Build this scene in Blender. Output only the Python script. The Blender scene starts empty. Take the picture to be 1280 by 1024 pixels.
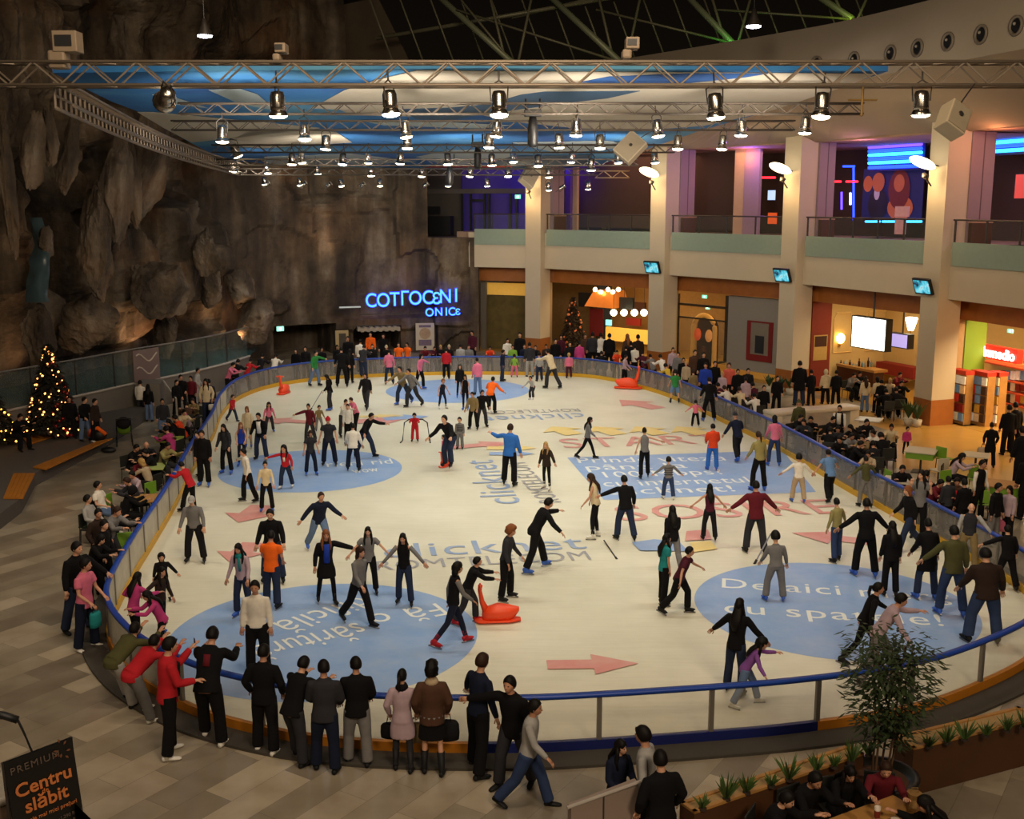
import bpy, bmesh, math, random
from mathutils import Vector, Matrix, Euler, noise
random.seed(7)
C = bpy.context.scene.collection
R = math.radians
# ---------------------------------------------------------------- camera model (1280 x 1024 frame)
F = 1400.0; CAMH = 8.7; TH = math.atan(259/1400)
cT, sT = math.cos(TH), math.sin(TH)
def G(px, py, z=0.0):
    """where the sight line through a spot of the photograph meets the level z"""
    x = (px-640)/F; y = (py-512)/F
    t = (z-CAMH)/(-sT-y*cT)
    return Vector((x*t, (cT-y*sT)*t, z))
def AT(px, py, D):
    """... meets the distance D in front of the camera's foot"""
    x = (px-640)/F; y = (py-512)/F
    t = D/(cT-y*sT)
    return Vector((x*t, D, CAMH+t*(-sT-y*cT)))
def ZAT(py, X, Y):
    """height above (X, Y) that appears on line py"""
    y = (py-512)/F
    return CAMH + Y*(-sT-y*cT)/(cT-y*sT)
# ---------------------------------------------------------------- materials
def lin(c):
    if isinstance(c, str):
        c = c.lstrip('#'); c = [int(c[i:i+2], 16)/255 for i in (0, 2, 4)]
    return tuple(((v/12.92) if v <= .04045 else ((v+.055)/1.055)**2.4) for v in c[:3])
MATS = {}
def mat(name, col='808080', rough=.7, metal=0., var=.12, scale=6., emit=0., ecol=None, trans=0., alpha=1., bump=0., spec=None):
    if name in MATS: return MATS[name]
    m = bpy.data.materials.new(name); m.use_nodes = True
    nt = m.node_tree; b = nt.nodes['Principled BSDF']; l = lin(col)
    b.inputs['Roughness'].default_value = rough; b.inputs['Metallic'].default_value = metal
    if spec is not None: b.inputs['Specular IOR Level'].default_value = spec
    b.inputs['Base Color'].default_value = (*l, 1)
    if var > 0:
        tc = nt.nodes.new('ShaderNodeTexCoord'); n = nt.nodes.new('ShaderNodeTexNoise')
        n.inputs['Scale'].default_value = scale; n.inputs['Detail'].default_value = 3
        nt.links.new(tc.outputs['Object'], n.inputs['Vector'])
        mx = nt.nodes.new('ShaderNodeMix'); mx.data_type = 'RGBA'
        mx.inputs[6].default_value = (*[v*(1-var) for v in l], 1); mx.inputs[7].default_value = (*[min(1, v*(1+var)) for v in l], 1)
        nt.links.new(n.outputs['Fac'], mx.inputs[0]); nt.links.new(mx.outputs[2], b.inputs['Base Color'])
        if bump:
            bp = nt.nodes.new('ShaderNodeBump'); bp.inputs['Strength'].default_value = bump; bp.inputs['Distance'].default_value = .05
            nt.links.new(n.outputs['Fac'], bp.inputs['Height']); nt.links.new(bp.outputs['Normal'], b.inputs['Normal'])
    if emit:
        b.inputs['Emission Color'].default_value = (*lin(ecol or col), 1); b.inputs['Emission Strength'].default_value = emit
    if trans: b.inputs['Transmission Weight'].default_value = trans
    if alpha < 1: b.inputs['Alpha'].default_value = alpha
    MATS[name] = m
    return m
# ---------------------------------------------------------------- objects
def link(o, parent=None):
    C.objects.link(o)
    if parent is not None: o.parent = parent
    return o
def tag(o, label=None, cat=None, group=None, kind=None, category=None):
    cat = cat or category
    if label: o['label'] = label
    if cat: o['category'] = cat
    if group: o['group'] = group
    if kind: o['kind'] = kind
    return o
def thing(name, label, cat, loc=(0, 0, 0), rz=0., group=None):
    o = bpy.data.objects.new(name, None); o.empty_display_size = .2
    o.location = loc; o.rotation_euler = (0, 0, rz); C.objects.link(o)
    return tag(o, label, cat, group)
def mesh_of(bm, name, mats, smooth=False):
    me = bpy.data.meshes.new(name)
    bmesh.ops.recalc_face_normals(bm, faces=bm.faces[:])
    bm.to_mesh(me); bm.free()
    for m in (mats if isinstance(mats, (list, tuple)) else [mats]): me.materials.append(m)
    if smooth:
        me.polygons.foreach_set('use_smooth', [True]*len(me.polygons))
    return me
def obj(name, bm, mats, parent=None, smooth=False, **kw):
    o = bpy.data.objects.new(name, mesh_of(bm, name, mats, smooth)); link(o, parent)
    return tag(o, **kw) if kw else o
def copy_tree(o, parent=None):
    c = o.copy(); C.objects.link(c)
    if parent is not None: c.parent = parent
    for ch in list(o.children): copy_tree(ch, c)
    return c
# ---------------------------------------------------------------- shapes
def box(bm, c, s, rz=0., mi=0, M=None, bev=0.):
    m = Matrix.Translation(c) @ Matrix.Rotation(rz, 4, 'Z') @ Matrix.Diagonal((*s, 1))
    if M is not None: m = M @ m
    r = bmesh.ops.create_cube(bm, size=1, matrix=m)
    fs = {f for v in r['verts'] for f in v.link_faces}
    for f in fs: f.material_index = mi
    if bev:
        es = list({e for v in r['verts'] for e in v.link_edges})
        x = bmesh.ops.bevel(bm, geom=es, offset=bev, segments=2, affect='EDGES', profile=.5)
        for f in x['faces']: f.material_index = mi
    return bm
def frame_z(d):
    d = Vector(d).normalized()
    up = Vector((0, 0, 1)) if abs(d.z) < .95 else Vector((0, 1, 0))
    x = up.cross(d).normalized(); y = d.cross(x)
    return x, y, d
def bar(bm, a, b, r=.03, n=8, mi=0, r2=None, cap=True):
    a, b = Vector(a), Vector(b); x, y, d = frame_z(b-a); r2 = r if r2 is None else r2
    A = [bm.verts.new(a+(x*math.cos(2*math.pi*i/n)+y*math.sin(2*math.pi*i/n))*r) for i in range(n)]
    B = [bm.verts.new(b+(x*math.cos(2*math.pi*i/n)+y*math.sin(2*math.pi*i/n))*r2) for i in range(n)]
    for i in range(n): bm.faces.new((A[i], A[(i+1) % n], B[(i+1) % n], B[i])).material_index = mi
    if cap:
        bm.faces.new(A[::-1]).material_index = mi; bm.faces.new(B).material_index = mi
    return bm
def tube(bm, pts, r, n=8, mi=0, closed=False):
    pts = [Vector(p) for p in pts]; k = len(pts); rings = []
    for i, p in enumerate(pts):
        a = pts[(i-1) % k] if closed or i else p; b = pts[(i+1) % k] if closed or i < k-1 else p
        x, y, d = frame_z(b-a); rr = r[i] if isinstance(r, (list, tuple)) else r
        rings.append([bm.verts.new(p+(x*math.cos(2*math.pi*j/n)+y*math.sin(2*math.pi*j/n))*rr) for j in range(n)])
    for i in range(k if closed else k-1):
        A, B = rings[i], rings[(i+1) % k]
        for j in range(n): bm.faces.new((A[j], A[(j+1) % n], B[(j+1) % n], B[j])).material_index = mi
    if not closed:
        bm.faces.new(rings[0][::-1]).material_index = mi; bm.faces.new(rings[-1]).material_index = mi
    return bm
def lathe(bm, prof, n=20, M=None, mi=0):
    """prof: (radius, z) pairs turned about z"""
    M = M or Matrix(); rings = []
    for r, z in prof:
        rings.append([bm.verts.new(M @ Vector((max(r, 1e-4)*math.cos(2*math.pi*j/n), max(r, 1e-4)*math.sin(2*math.pi*j/n), z))) for j in range(n)])
    for A, B in zip(rings, rings[1:]):
        for j in range(n): bm.faces.new((A[j], A[(j+1) % n], B[(j+1) % n], B[j])).material_index = mi
    bm.faces.new(rings[0][::-1]).material_index = mi; bm.faces.new(rings[-1]).material_index = mi
    return bm
def prism(bm, pts, z0, z1, mi=0):
    """upright prism over a plan outline"""
    A = [bm.verts.new((p[0], p[1], z0)) for p in pts]; B = [bm.verts.new((p[0], p[1], z1)) for p in pts]; n = len(pts)
    for i in range(n): bm.faces.new((A[i], A[(i+1) % n], B[(i+1) % n], B[i])).material_index = mi
    bm.faces.new(A[::-1]).material_index = mi; bm.faces.new(B).material_index = mi
    return bm
def ball(bm, c, s, M=None, u=12, v=8, mi=0):
    m = Matrix.Translation(c) @ Matrix.Diagonal((*(s if hasattr(s, '__len__') else (s, s, s)), 1))
    if M is not None: m = M @ m
    r = bmesh.ops.create_uvsphere(bm, u_segments=u, v_segments=v, radius=1, matrix=m)
    for f in {f for w in r['verts'] for f in w.link_faces}: f.material_index = mi
    return r['verts']
def quad(bm, pts, mi=0):
    f = bm.faces.new([bm.verts.new(p) for p in pts]); f.material_index = mi; return f
def strip(bm, path, prof, closed=False, mi=None):
    """sweep a (outward, z) profile along a plan path with given normals"""
    rows = []
    k = len(path)
    for i, p in enumerate(path):
        a = path[(i-1) % k] if closed or i else path[i]; b = path[(i+1) % k] if closed or i < k-1 else path[i]
        t = Vector((b[0]-a[0], b[1]-a[1])).normalized(); n = Vector((t.y, -t.x))
        rows.append([bm.verts.new((p[0]+n.x*o, p[1]+n.y*o, z)) for o, z in prof])
    m = len(prof)
    for i in range(k if closed else k-1):
        A, B = rows[i], rows[(i+1) % k]
        for j in range(m):
            f = bm.faces.new((A[j], A[(j+1) % m], B[(j+1) % m], B[j]))
            if mi is not None: f.material_index = mi
    if not closed:
        bm.faces.new(rows[0][::-1]); bm.faces.new(rows[-1])
    return bm
def text_mesh(s, size=1., extrude=.004, spacing=1., bold=0., align='CENTER', res=3):
    cu = bpy.data.curves.new('lettering', 'FONT'); cu.body = s; cu.size = size; cu.extrude = extrude
    cu.align_x = align; cu.align_y = 'CENTER'; cu.space_character = spacing; cu.offset = bold; cu.resolution_u = res
    o = bpy.data.objects.new('lettering', cu); C.objects.link(o)
    dg = bpy.context.evaluated_depsgraph_get(); me = bpy.data.meshes.new_from_object(o.evaluated_get(dg))
    bpy.data.objects.remove(o); bpy.data.curves.remove(cu); me.name = 'lettering'
    return me
def text(s, M, m, size=1., parent=None, name='lettering', **kw):
    me = text_mesh(s, size, **kw); me.materials.clear(); me.materials.append(m)
    o = bpy.data.objects.new(name, me); link(o, parent); o.matrix_local = M
    return o
def catmull(P, closed=True, step=.4):
    P = [Vector(p) for p in P]; n = len(P); out = []
    for i in range(n if closed else n-1):
        a, b, c, d = (P[(i+k) % n] if closed else P[min(max(i+k, 0), n-1)] for k in (-1, 0, 1, 2))
        m = max(1, int((c-b).length/step))
        for j in range(m):
            t = j/m
            out.append(.5*((2*b)+(c-a)*t+(2*a-5*b+4*c-d)*t*t+(3*b-a-3*c+d)*t**3))
    if not closed: out.append(P[-1])
    return out
# ================================================================ people
def evmesh(bm, voxel, smooth_it=2, sub=False):
    me = bpy.data.meshes.new('tmp'); bmesh.ops.recalc_face_normals(bm, faces=bm.faces[:]); bm.to_mesh(me); bm.free()
    o = bpy.data.objects.new('tmp', me); C.objects.link(o)
    m = o.modifiers.new('r', 'REMESH'); m.mode = 'VOXEL'; m.voxel_size = voxel; m.use_smooth_shade = True
    s = o.modifiers.new('s', 'SMOOTH'); s.iterations = smooth_it; s.factor = .5
    out = bpy.data.meshes.new_from_object(o.evaluated_get(bpy.context.evaluated_depsgraph_get()))
    bpy.data.objects.remove(o); bpy.data.meshes.remove(me)
    return out
def loft(bm, rings, n=12, mi=0):
    """rings: (centre, x axis, y axis, rx, ry)"""
    rows = []
    for c, x, y, rx, ry in rings:
        rows.append([bm.verts.new(c+x*(rx*math.cos(2*math.pi*j/n))+y*(ry*math.sin(2*math.pi*j/n))) for j in range(n)])
    for A, B in zip(rows, rows[1:]):
        for j in range(n): bm.faces.new((A[j], A[(j+1) % n], B[(j+1) % n], B[j])).material_index = mi
    bm.faces.new(rows[0][::-1]).material_index = mi; bm.faces.new(rows[-1]).material_index = mi
def limb(bm, pts, rad, n=10, mi=0):
    pts = [Vector(p) for p in pts]; rings = []; x = None
    for i, p in enumerate(pts):
        a = pts[max(i-1, 0)]; b = pts[min(i+1, len(pts)-1)]; d = (b-a).normalized()
        x = frame_z(d)[0] if x is None else (x-d*x.dot(d)).normalized()
        rings.append((p, x, d.cross(x), rad[i], rad[i]))
    loft(bm, rings, n, mi)
# pose: lean, head pitch, head yaw, then (hip flex, abduct, knee) left/right, (shoulder flex, abduct, elbow, forearm inward) left/right
POSES = {
 'st': (2, 4, 0, (3, 4, 4), (-3, 5, 4), (4, 9, 14, 4), (-2, 9, 10, 4)),
 'sa': (3, 6, 20, (8, 6, 10), (-5, 5, 3), (12, 12, 45, 25), (10, 12, 40, 25)),
 'po': (2, 6, -15, (5, 5, 6), (-4, 6, 4), (-8, 22, 42, 30), (-6, 22, 40, 30)),
 'wd': (9, 8, 0, (10, 11, 14), (2, 10, 10), (14, 15, 26, 6), (2, 16, 20, 2)),
 'gl': (20, -4, 0, (28, 6, 28), (-18, 10, 22), (36, 32, 18, 0), (-18, 38, 15, 0)),
 'wk': (6, 4, 0, (24, 2, 8), (-22, 3, 18), (-18, 8, 18, 4), (22, 8, 28, 4)),
 'ao': (6, 4, 0, (10, 9, 12), (-6, 9, 8), (10, 46, 14, 0), (8, 42, 18, 0)),
 'al': (8, 2, 0, (14, 8, 14), (-10, 8, 10), (12, 72, 6, 0), (-4, 18, 25, 8)),
 'hd': (4, 6, 10, (8, 9, 8), (-8, 9, 5), (20, 38, 10, 0), (0, 14, 14, 4)),
 'ln': (24, 12, 0, (22, 6, 10), (2, 7, 4), (52, 16, 50, 22), (50, 16, 52, 22)),
 'bd': (58, -18, 0, (34, 6, 14), (18, 8, 8), (72, 14, 55, 20), (70, 14, 55, 20)),
 'ph': (3, 6, 0, (5, 5, 5), (-4, 6, 4), (52, 14, 84, 12), (16, 10, 70, 18)),
 'pu': (22, -6, 0, (26, 4, 24), (-16, 6, 16), (62, 8, 24, 8), (58, 8, 26, 8)),
 'cr': (36, -14, 0, (44, 8, 46), (20, 9, 36), (42, 26, 30, 0), (18, 30, 30, 0)),
 'hh': (12, 8, 0, (14, 6, 10), (-2, 7, 4), (-18, 40, 82, 60), (46, 18, 40, 10)),
 'fa': (4, -2, -30, (3, 4, 4), (-3, 5, 4), (40, 22, 120, 30), (40, 22, 118, 30)),
 'si': (4, 10, 0, (84, 8, 84), (86, 8, 80), (30, 12, 60, 20), (34, 12, 56, 20)),
 'sb': (22, 14, 0, (84, 10, 88), (86, 9, 86), (58, 16, 56, 24), (54, 16, 60, 24)),
 'sr': (-14, 8, 20, (78, 8, 60), (80, 9, 66), (14, 20, 40, 20), (20, 16, 60, 30)),
 'lr': (30, 4, 0, (30, 6, 16), (-14, 8, 10), (70, 20, 18, 10), (20, 40, 20, 0)),
 'up': (4, 2, 0, (6, 8, 8), (-6, 8, 6), (60, 60, 60, 0), (2, 14, 14, 4)),
}
PC = {}
def mirror(p): return (p[0], p[1], -p[2], p[4], p[3], p[6], p[5])
class Skel: pass
def skeleton(pose, child, skates):
    p = POSES[pose.rstrip('-')]; p = mirror(p) if pose.endswith('-') else p
    lean, hp, hy = R(p[0]), R(p[1]), R(p[2]); S = Skel()
    def dirv(a, b, s): return Vector((s*math.sin(b), -math.sin(a)*math.cos(b), -math.cos(a)*math.cos(b)))
    S.pel = Vector((0, 0, .95)); S.T = Matrix.Translation(S.pel) @ Matrix.Rotation(lean, 4, 'X')
    S.leg = {}; S.arm = {}
    for s, lg, ar in ((1, p[3], p[5]), (-1, p[4], p[6])):
        a, b, k = map(R, lg)
        h = S.pel+Vector((s*.09, 0, -.03)); kn = h+dirv(a, b, s)*.43
        sh = dirv(a-k, b*.5, s); an = kn+sh*.42
        S.leg[s] = (h, kn, an, max(0., (k-a)-R(14))*.8)
        a, b, e, tw = map(R, ar)
        shd = S.T @ Vector((s*.178, 0, .47)); el = shd+dirv(a, b, s)*.285
        wr = el+dirv(a+e, b-tw, s)*.25
        S.arm[s] = (shd, el, wr)
    hs = 1.3 if child else 1.
    nk = S.T @ Vector((0, -.01, .56))
    S.H = Matrix.Translation(nk) @ Matrix.Rotation(lean*.45+hp, 4, 'X') @ Matrix.Rotation(hy, 4, 'Z') @ Matrix.Translation((0, -.018, .135*hs)) @ Matrix.Scale(hs, 4)
    S.nk = nk; sole = (.075+(.07 if skates else 0))
    S.dz = -min(S.leg[1][2].z-(.03 if S.leg[1][3] else 0), S.leg[-1][2].z-(.03 if S.leg[-1][3] else 0))+sole
    return S
def hand(bm, el, wr, s):
    d = (wr-el).normalized(); ax = Vector((s, 0, 0))-d*d.x*s
    ax = ax.normalized() if ax.length > .2 else Vector((0, 0, 1)); pal = d.cross(ax).normalized()
    if pal.dot(Vector((-s*.4, .2, -.3))) < 0: pal = -pal
    side = pal.cross(d).normalized()
    k = wr+d*.095
    loft(bm, [(wr-d*.02, side, pal, .028, .022), (wr+d*.03, side, pal, .036, .017), (k, side, pal, .041, .014)], 10)
    for j, (o, L) in enumerate(((-.03, .066), (-.01, .078), (.011, .074), (.031, .058))):
        b = k+side*o-d*.008; m = b+(d+pal*.25).normalized()*L*.55; e = m+(d+pal*.9).normalized()*L*.5
        limb(bm, [b, m, e], [.0095, .0088, .007], 6)
    b = wr+d*.03+side*.03*(-1 if side.y > 0 else 1); t = side*(-1 if side.y > 0 else 1)
    m = b+(d*.6+t*.6+pal*.3).normalized()*.04; limb(bm, [b, m, m+(d*.9+t*.1+pal*.4).normalized()*.034], [.013, .0105, .008], 6)
def head(bm, H, n=20):
    vs = ball(bm, (0, 0, 0), (1, 1, 1), u=n, v=14)
    for v in vs:
        x, y, z = v.co; w = .077-.012*max(0, -z)**1.3*1.6; d = .098; hgt = .118
        X = x*w; Y = y*d; Z = z*hgt
        if z < -.1: Y -= .016*(-z)*(1 if y < 0 else 0); X *= 1-.18*(-z)
        if y > .2: Z += .004
        if y < -.55 and .0 < z < .35 and .15 < abs(x) < .6: Y += .010      # eye sockets
        if y < -.75 and -.62 < z < -.38 and abs(x) < .4: Y -= .005          # lips
        v.co = H @ Vector((X, Y, Z))
    q = [H @ Vector(c) for c in ((0, -.094, .028), (-.017, -.092, -.026), (.017, -.092, -.026), (0, -.121, -.021), (0, -.09, -.036))]
    q = [bm.verts.new(c) for c in q]
    for f in ((0, 1, 3), (0, 3, 2), (1, 4, 3), (3, 4, 2), (0, 2, 1), (1, 2, 4)): bm.faces.new([q[i] for i in f])
    for s in (-1, 1):
        ball(bm, (s*.077, .008, -.004), (.011, .022, .034), M=H, u=8, v=6)
        ball(bm, (s*.03, -.083, .016), (.013, .009, .008), M=H, u=8, v=6, mi=1)
    ball(bm, (0, -.093, -.058), (.024, .008, .007), M=H, u=8, v=5, mi=2)
def body_mesh(S):
    bm = bmesh.new(); X = Vector((1, 0, 0)); T = S.T; R3 = T.to_3x3()
    ux, uy = R3 @ X, R3 @ Vector((0, 1, 0))
    loft(bm, [(T @ Vector((0, o, z)), ux, uy, a, b) for z, o, a, b in ((-.13, 0, .12, .09), (0, 0, .145, .1), (.14, 0, .125, .088), (.3, 0, .145, .1), (.43, 0, .16, .095), (.5, 0, .12, .08), (.545, 0, .062, .06))]
         + [(S.nk, ux, uy, .053, .056), (S.H @ Vector((0, .012, -.075)), ux, uy, .05, .055), (S.H @ Vector((0, .012, -.02)), ux, uy, .045, .05)], 14)
    for s in (1, -1):
        h, k, a, ft = S.leg[s]
        limb(bm, [h, h.lerp(k, .5), k, k.lerp(a, .35), a], [.07, .066, .048, .05, .034])
        sh, el, wr = S.arm[s]
        limb(bm, [sh+R3 @ Vector((-s*.06, 0, 0)), sh.lerp(el, .4), el, el.lerp(wr, .3), wr], [.045, .041, .034, .036, .024])
    me = evmesh(bm, .017, 2)
    bm = bmesh.new(); bm.from_mesh(me); bpy.data.meshes.remove(me)
    head(bm, S.H)
    for s in (1, -1): hand(bm, S.arm[s][1], S.arm[s][2], s)
    bmesh.ops.translate(bm, verts=bm.verts[:], vec=(0, 0, S.dz))
    return mesh_of(bm, 'person', [None, None, None], True)
def POSE_LEAN(S): return math.acos(max(-1, min(1, S.T.to_3x3().col[2].z)))
def top_mesh(S, style):
    """style: j jacket, t short sleeves, v sleeveless, c long coat, s slim sweater, p padded"""
    bm = bmesh.new(); T = S.T; R3 = T.to_3x3(); ux, uy = R3 @ Vector((1, 0, 0)), R3 @ Vector((0, 1, 0))
    g = {'j': .035, 't': .024, 'v': .02, 'c': .036, 's': .02, 'p': .055}[style]
    hem = -.12 if style in 'jtp' else -.06
    if POSE_LEAN(S) > .5: hem = -.01
    rings = [(hem, .162, .12), (0, .154, .112), (.14, .132, .092), (.3, .15, .104), (.42, .158, .1), (.485, .13, .086), (.525, .08, .07), (.56, .06, .062)]
    loft(bm, [(T @ Vector((0, 0, z)), ux, uy, a+g, b+g*.9) for z, a, b in rings[:-2]]+[(T @ Vector((0, 0, z)), ux, uy, a+g*.4, b+g*.4) for z, a, b in rings[-2:]], 16)
    if style == 'c':
        h = [S.leg[s][0].lerp(S.leg[s][1], .75) for s in (1, -1)]; m = (h[0]+h[1])/2
        w = abs(h[0].x-h[1].x)/2; dy = abs(h[0].y-h[1].y)/2; X, Y = Vector((1, 0, 0)), Vector((0, 1, 0))
        loft(bm, [(m, X, Y, w+.115, dy+.12), (m.lerp(S.pel, .5), X, Y, w*.6+.16, dy*.5+.13), (S.pel, X, Y, .185, .14), (S.pel+Vector((0, 0, .1)), ux, uy, .165, .125)], 16)
    SI = lambda s, sh: sh+R3 @ Vector((-s*.07, 0, -.005))
    for s in (1, -1):
        sh, el, wr = S.arm[s]; r = g*.8
        if style == 'v': continue
        if style == 't': limb(bm, [SI(s, sh), sh.lerp(el, .06), sh.lerp(el, .3), sh.lerp(el, .62)], [.04+r*.5, .05+r*.8, .053+r, .05+r], 12)
        else: limb(bm, [SI(s, sh), sh.lerp(el, .06), sh.lerp(el, .4), el, el.lerp(wr, .4), wr.lerp(el, .02)], [.04+r*.5, .05+r*.75, .047+r*.9, .041+r*.85, .039+r*.8, .03+r*.6], 12)
    if POSE_LEAN(S) > .5: loft(bm, [(S.pel+Vector((0, .02, -.1)), Vector((1, 0, 0)), Vector((0, 1, 0)), .15+g, .11+g), (S.pel+Vector((0, .01, .02)), Vector((1, 0, 0)), Vector((0, 1, 0)), .15+g, .115+g), (T @ Vector((0, 0, .14)), ux, uy, .133+g, .092+g*.9)], 16)
    me = evmesh(bm, .02, 3)
    me.transform(Matrix.Translation((0, 0, S.dz)))
    return me
def leg_mesh(S, style):
    """style: w wide, j jeans, l leggings, k skirt over bare legs, h shorts"""
    bm = bmesh.new(); X, Y = Vector((1, 0, 0)), Vector((0, 1, 0)); T = S.T; R3 = T.to_3x3(); ux, uy = R3 @ X, R3 @ Y
    g = {'w': .034, 'j': .02, 'l': .011, 'k': .03, 'h': .032}[style]
    loft(bm, [(S.pel+Vector((0, 0, -.12)), X, Y, .13+min(g, .02), .095+min(g, .02)), (S.pel, X, Y, .148+min(g, .016), .102+min(g, .016)), (T @ Vector((0, 0, .09)), ux, uy, .13, .088)], 16)
    for s in (1, -1):
        h, k, a, ft = S.leg[s]
        if style == 'k':
            continue
        if style == 'h': limb(bm, [h+Vector((0, 0, .02)), h.lerp(k, .5), k.lerp(h, .1)], [.075+g, .072+g, .062+g], 12); continue
        limb(bm, [h+Vector((0, 0, .02)), h.lerp(k, .45), k, k.lerp(a, .4), a.lerp(k, .02)], [.074+g, .07+g, .052+g, .05+g*1.1, .036+g*1.5], 12)
    if style == 'k':
        h = [S.leg[s][0].lerp(S.leg[s][1], .8) for s in (1, -1)]; m = (h[0]+h[1])/2
        w = abs(h[0].x-h[1].x)/2; dy = abs(h[0].y-h[1].y)/2
        loft(bm, [(m, X, Y, w+.12, dy+.12), (m.lerp(S.pel, .5), X, Y, w*.6+.15, dy*.5+.13), (S.pel, X, Y, .17, .125)], 16)
    me = evmesh(bm, .018, 2); me.transform(Matrix.Translation((0, 0, S.dz)))
    return me
def shoe_mesh(S, s, kind):
    """kind: s shoe, b tall boot, k skate with blade"""
    bm = bmesh.new(); h, k, a, ft = S.leg[s]
    Q = Matrix.Translation(a) @ Matrix.Rotation(R(12)*s, 4, 'Z') @ Matrix.Rotation(ft, 4, 'X'); q3 = Q.to_3x3()
    x, z, f = q3 @ Vector((1, 0, 0)), q3 @ Vector((0, 0, 1)), q3 @ Vector((0, 1, 0))
    loft(bm, [(Q @ Vector((0, y, zz)), x, z, w, t) for y, zz, w, t in ((.075, -.035, .026, .03), (.055, -.032, .04, .042), (0, -.03, .043, .045), (-.08, -.045, .045, .031), (-.15, -.052, .043, .024), (-.19, -.056, .025, .016))], 12)
    up = {'s': .03, 'b': .30, 'k': .15}[kind]; d = (k-a).normalized(); fx, fy, fd = frame_z(d); gg = .05 if kind != 's' else .046
    loft(bm, [(a-d*.04, fx, fy, gg, gg+.012), (a+d*.02, fx, fy, gg, gg), (a+d*up, fx, fy, gg+.005+(.014 if kind == 'b' else 0), gg+.007+(.014 if kind == 'b' else 0))], 12)
    if kind == 'k':
        M = Q @ Matrix.Translation((0, -.05, -.09)); box(bm, (0, 0, .005), (.03, .22, .04), M=M, mi=0); box(bm, (0, -.005, -.035), (.006, .29, .04), M=M, mi=1)
    bmesh.ops.translate(bm, verts=bm.verts[:], vec=(0, 0, S.dz))
    return mesh_of(bm, 'ice_skate' if kind == 'k' else 'shoe', [None, None], True)
def hair_mesh(S, style):
    """style: s short, l long, p ponytail, b bob, c cap, w woolly hat, h hood, u bun, f big curls"""
    bm = bmesh.new(); H = S.H
    vs = ball(bm, (0, 0, 0), (1, 1, 1), u=20, v=14)
    g = {'f': 1.42, 'l': 1.16, 'b': 1.2, 'h': 1.28, 'w': 1.15, 'c': 1.11}.get(style, 1.12)
    for v in vs:
        x, y, z = v.co; fr = max(0, -y)
        lim = -.5 if style not in 'cw' else .1
        if style == 'h': lim = -1.
        if style in 'lbf': lim = -.75
        lo = lim+fr*(.95-lim*.35)*1.05 if style not in 'cw' else .12
        if style == 'h': lo = -1+fr*1.2
        z2 = max(z, min(lo, .8))
        e_ = max(0., min(1., (z2-lo)/.4)) if style not in 'cwh' else 1.; ge = .99+(g-.99)*e_*(2-e_)
        X, Y, Z = x*.081*ge, y*.102*ge+.008, z2*.121*(g if z2 > .3 else ge)+.004
        if style in 'fl' or style == 'b':
            nz = noise.noise(Vector((x, y, z))*3)*.012*(2 if style == 'f' else 1); X += x*nz*2; Y += y*nz*2
        v.co = H @ Vector((X, Y, Z))
    if style == 'c':
        loft(bm, [(H @ Vector((0, -.09, .028)), H.to_3x3() @ Vector((1, 0, 0)), H.to_3x3() @ Vector((0, 0, 1)), .07, .008), (H @ Vector((0, -.165, .015)), H.to_3x3() @ Vector((1, 0, 0)), H.to_3x3() @ Vector((0, 0, 1)), .05, .004)], 12)
    if style == 'w': ball(bm, (0, .01, .15), .025, M=H, u=8, v=6)
    R3 = S.T.to_3x3(); ux, uy = R3 @ Vector((1, 0, 0)), R3 @ Vector((0, 1, 0)); T = S.T
    if style == 'l':
        c0 = H @ Vector((0, .05, .02)); pts = [c0, H @ Vector((0, .085, -.09)), T @ Vector((0, .14, .48)), T @ Vector((0, .158, .36)), T @ Vector((0, .15, .24))]
        loft(bm, [(p, ux, uy, a, b) for p, a, b in zip(pts, (.07, .095, .115, .1, .04), (.05, .05, .045, .035, .015))], 14)
        for s in (1, -1):
            limb(bm, [H @ Vector((s*.07, .02, .02)), H @ Vector((s*.09, .0, -.1)), T @ Vector((s*.105, -.07, .47)), T @ Vector((s*.1, -.12, .36))], [.03, .034, .035, .014], 8)
    if style == 'b':
        loft(bm, [(H @ Vector((0, .03, 0)), ux, uy, .085, .07), (H @ Vector((0, .05, -.09)), ux, uy, .102, .065), (H @ Vector((0, .055, -.16)), ux, uy, .085, .05)], 14)
    if style == 'p':
        limb(bm, [H @ Vector((0, .09, .04)), H @ Vector((0, .15, .02)), H @ Vector((0, .165, -.1)), H @ Vector((0, .15, -.22))], [.022, .036, .034, .01], 8)
    if style == 'u': ball(bm, (0, .1, .07), .045, M=H, u=10, v=8)
    if style == 'h':
        loft(bm, [(T @ Vector((0, .03, .55)), ux, uy, .12, .11), (T @ Vector((0, .02, .49)), ux, uy, .16, .13)], 14)
    bmesh.ops.translate(bm, verts=bm.verts[:], vec=(0, 0, S.dz))
    return mesh_of(bm, 'hair', [None], True)
def cached(key, fn, *a):
    if key not in PC: PC[key] = fn(*a)
    return PC[key]
def scarf_mesh(S):
    bm = bmesh.new(); T = S.T; R3 = T.to_3x3(); ux, uy = R3 @ Vector((1, 0, 0)), R3 @ Vector((0, 1, 0))
    loft(bm, [(T @ Vector((0, -.005, z)), ux, uy, a, b) for z, a, b in ((.49, .125, .12), (.54, .115, .115), (.585, .085, .09))], 14)
    limb(bm, [T @ Vector((.03, -.12, .52)), T @ Vector((.045, -.16, .35)), T @ Vector((.04, -.16, .2))], [.03, .034, .03], 8)
    bmesh.ops.translate(bm, verts=bm.verts[:], vec=(0, 0, S.dz))
    return mesh_of(bm, 'scarf', [None], True)
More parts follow.
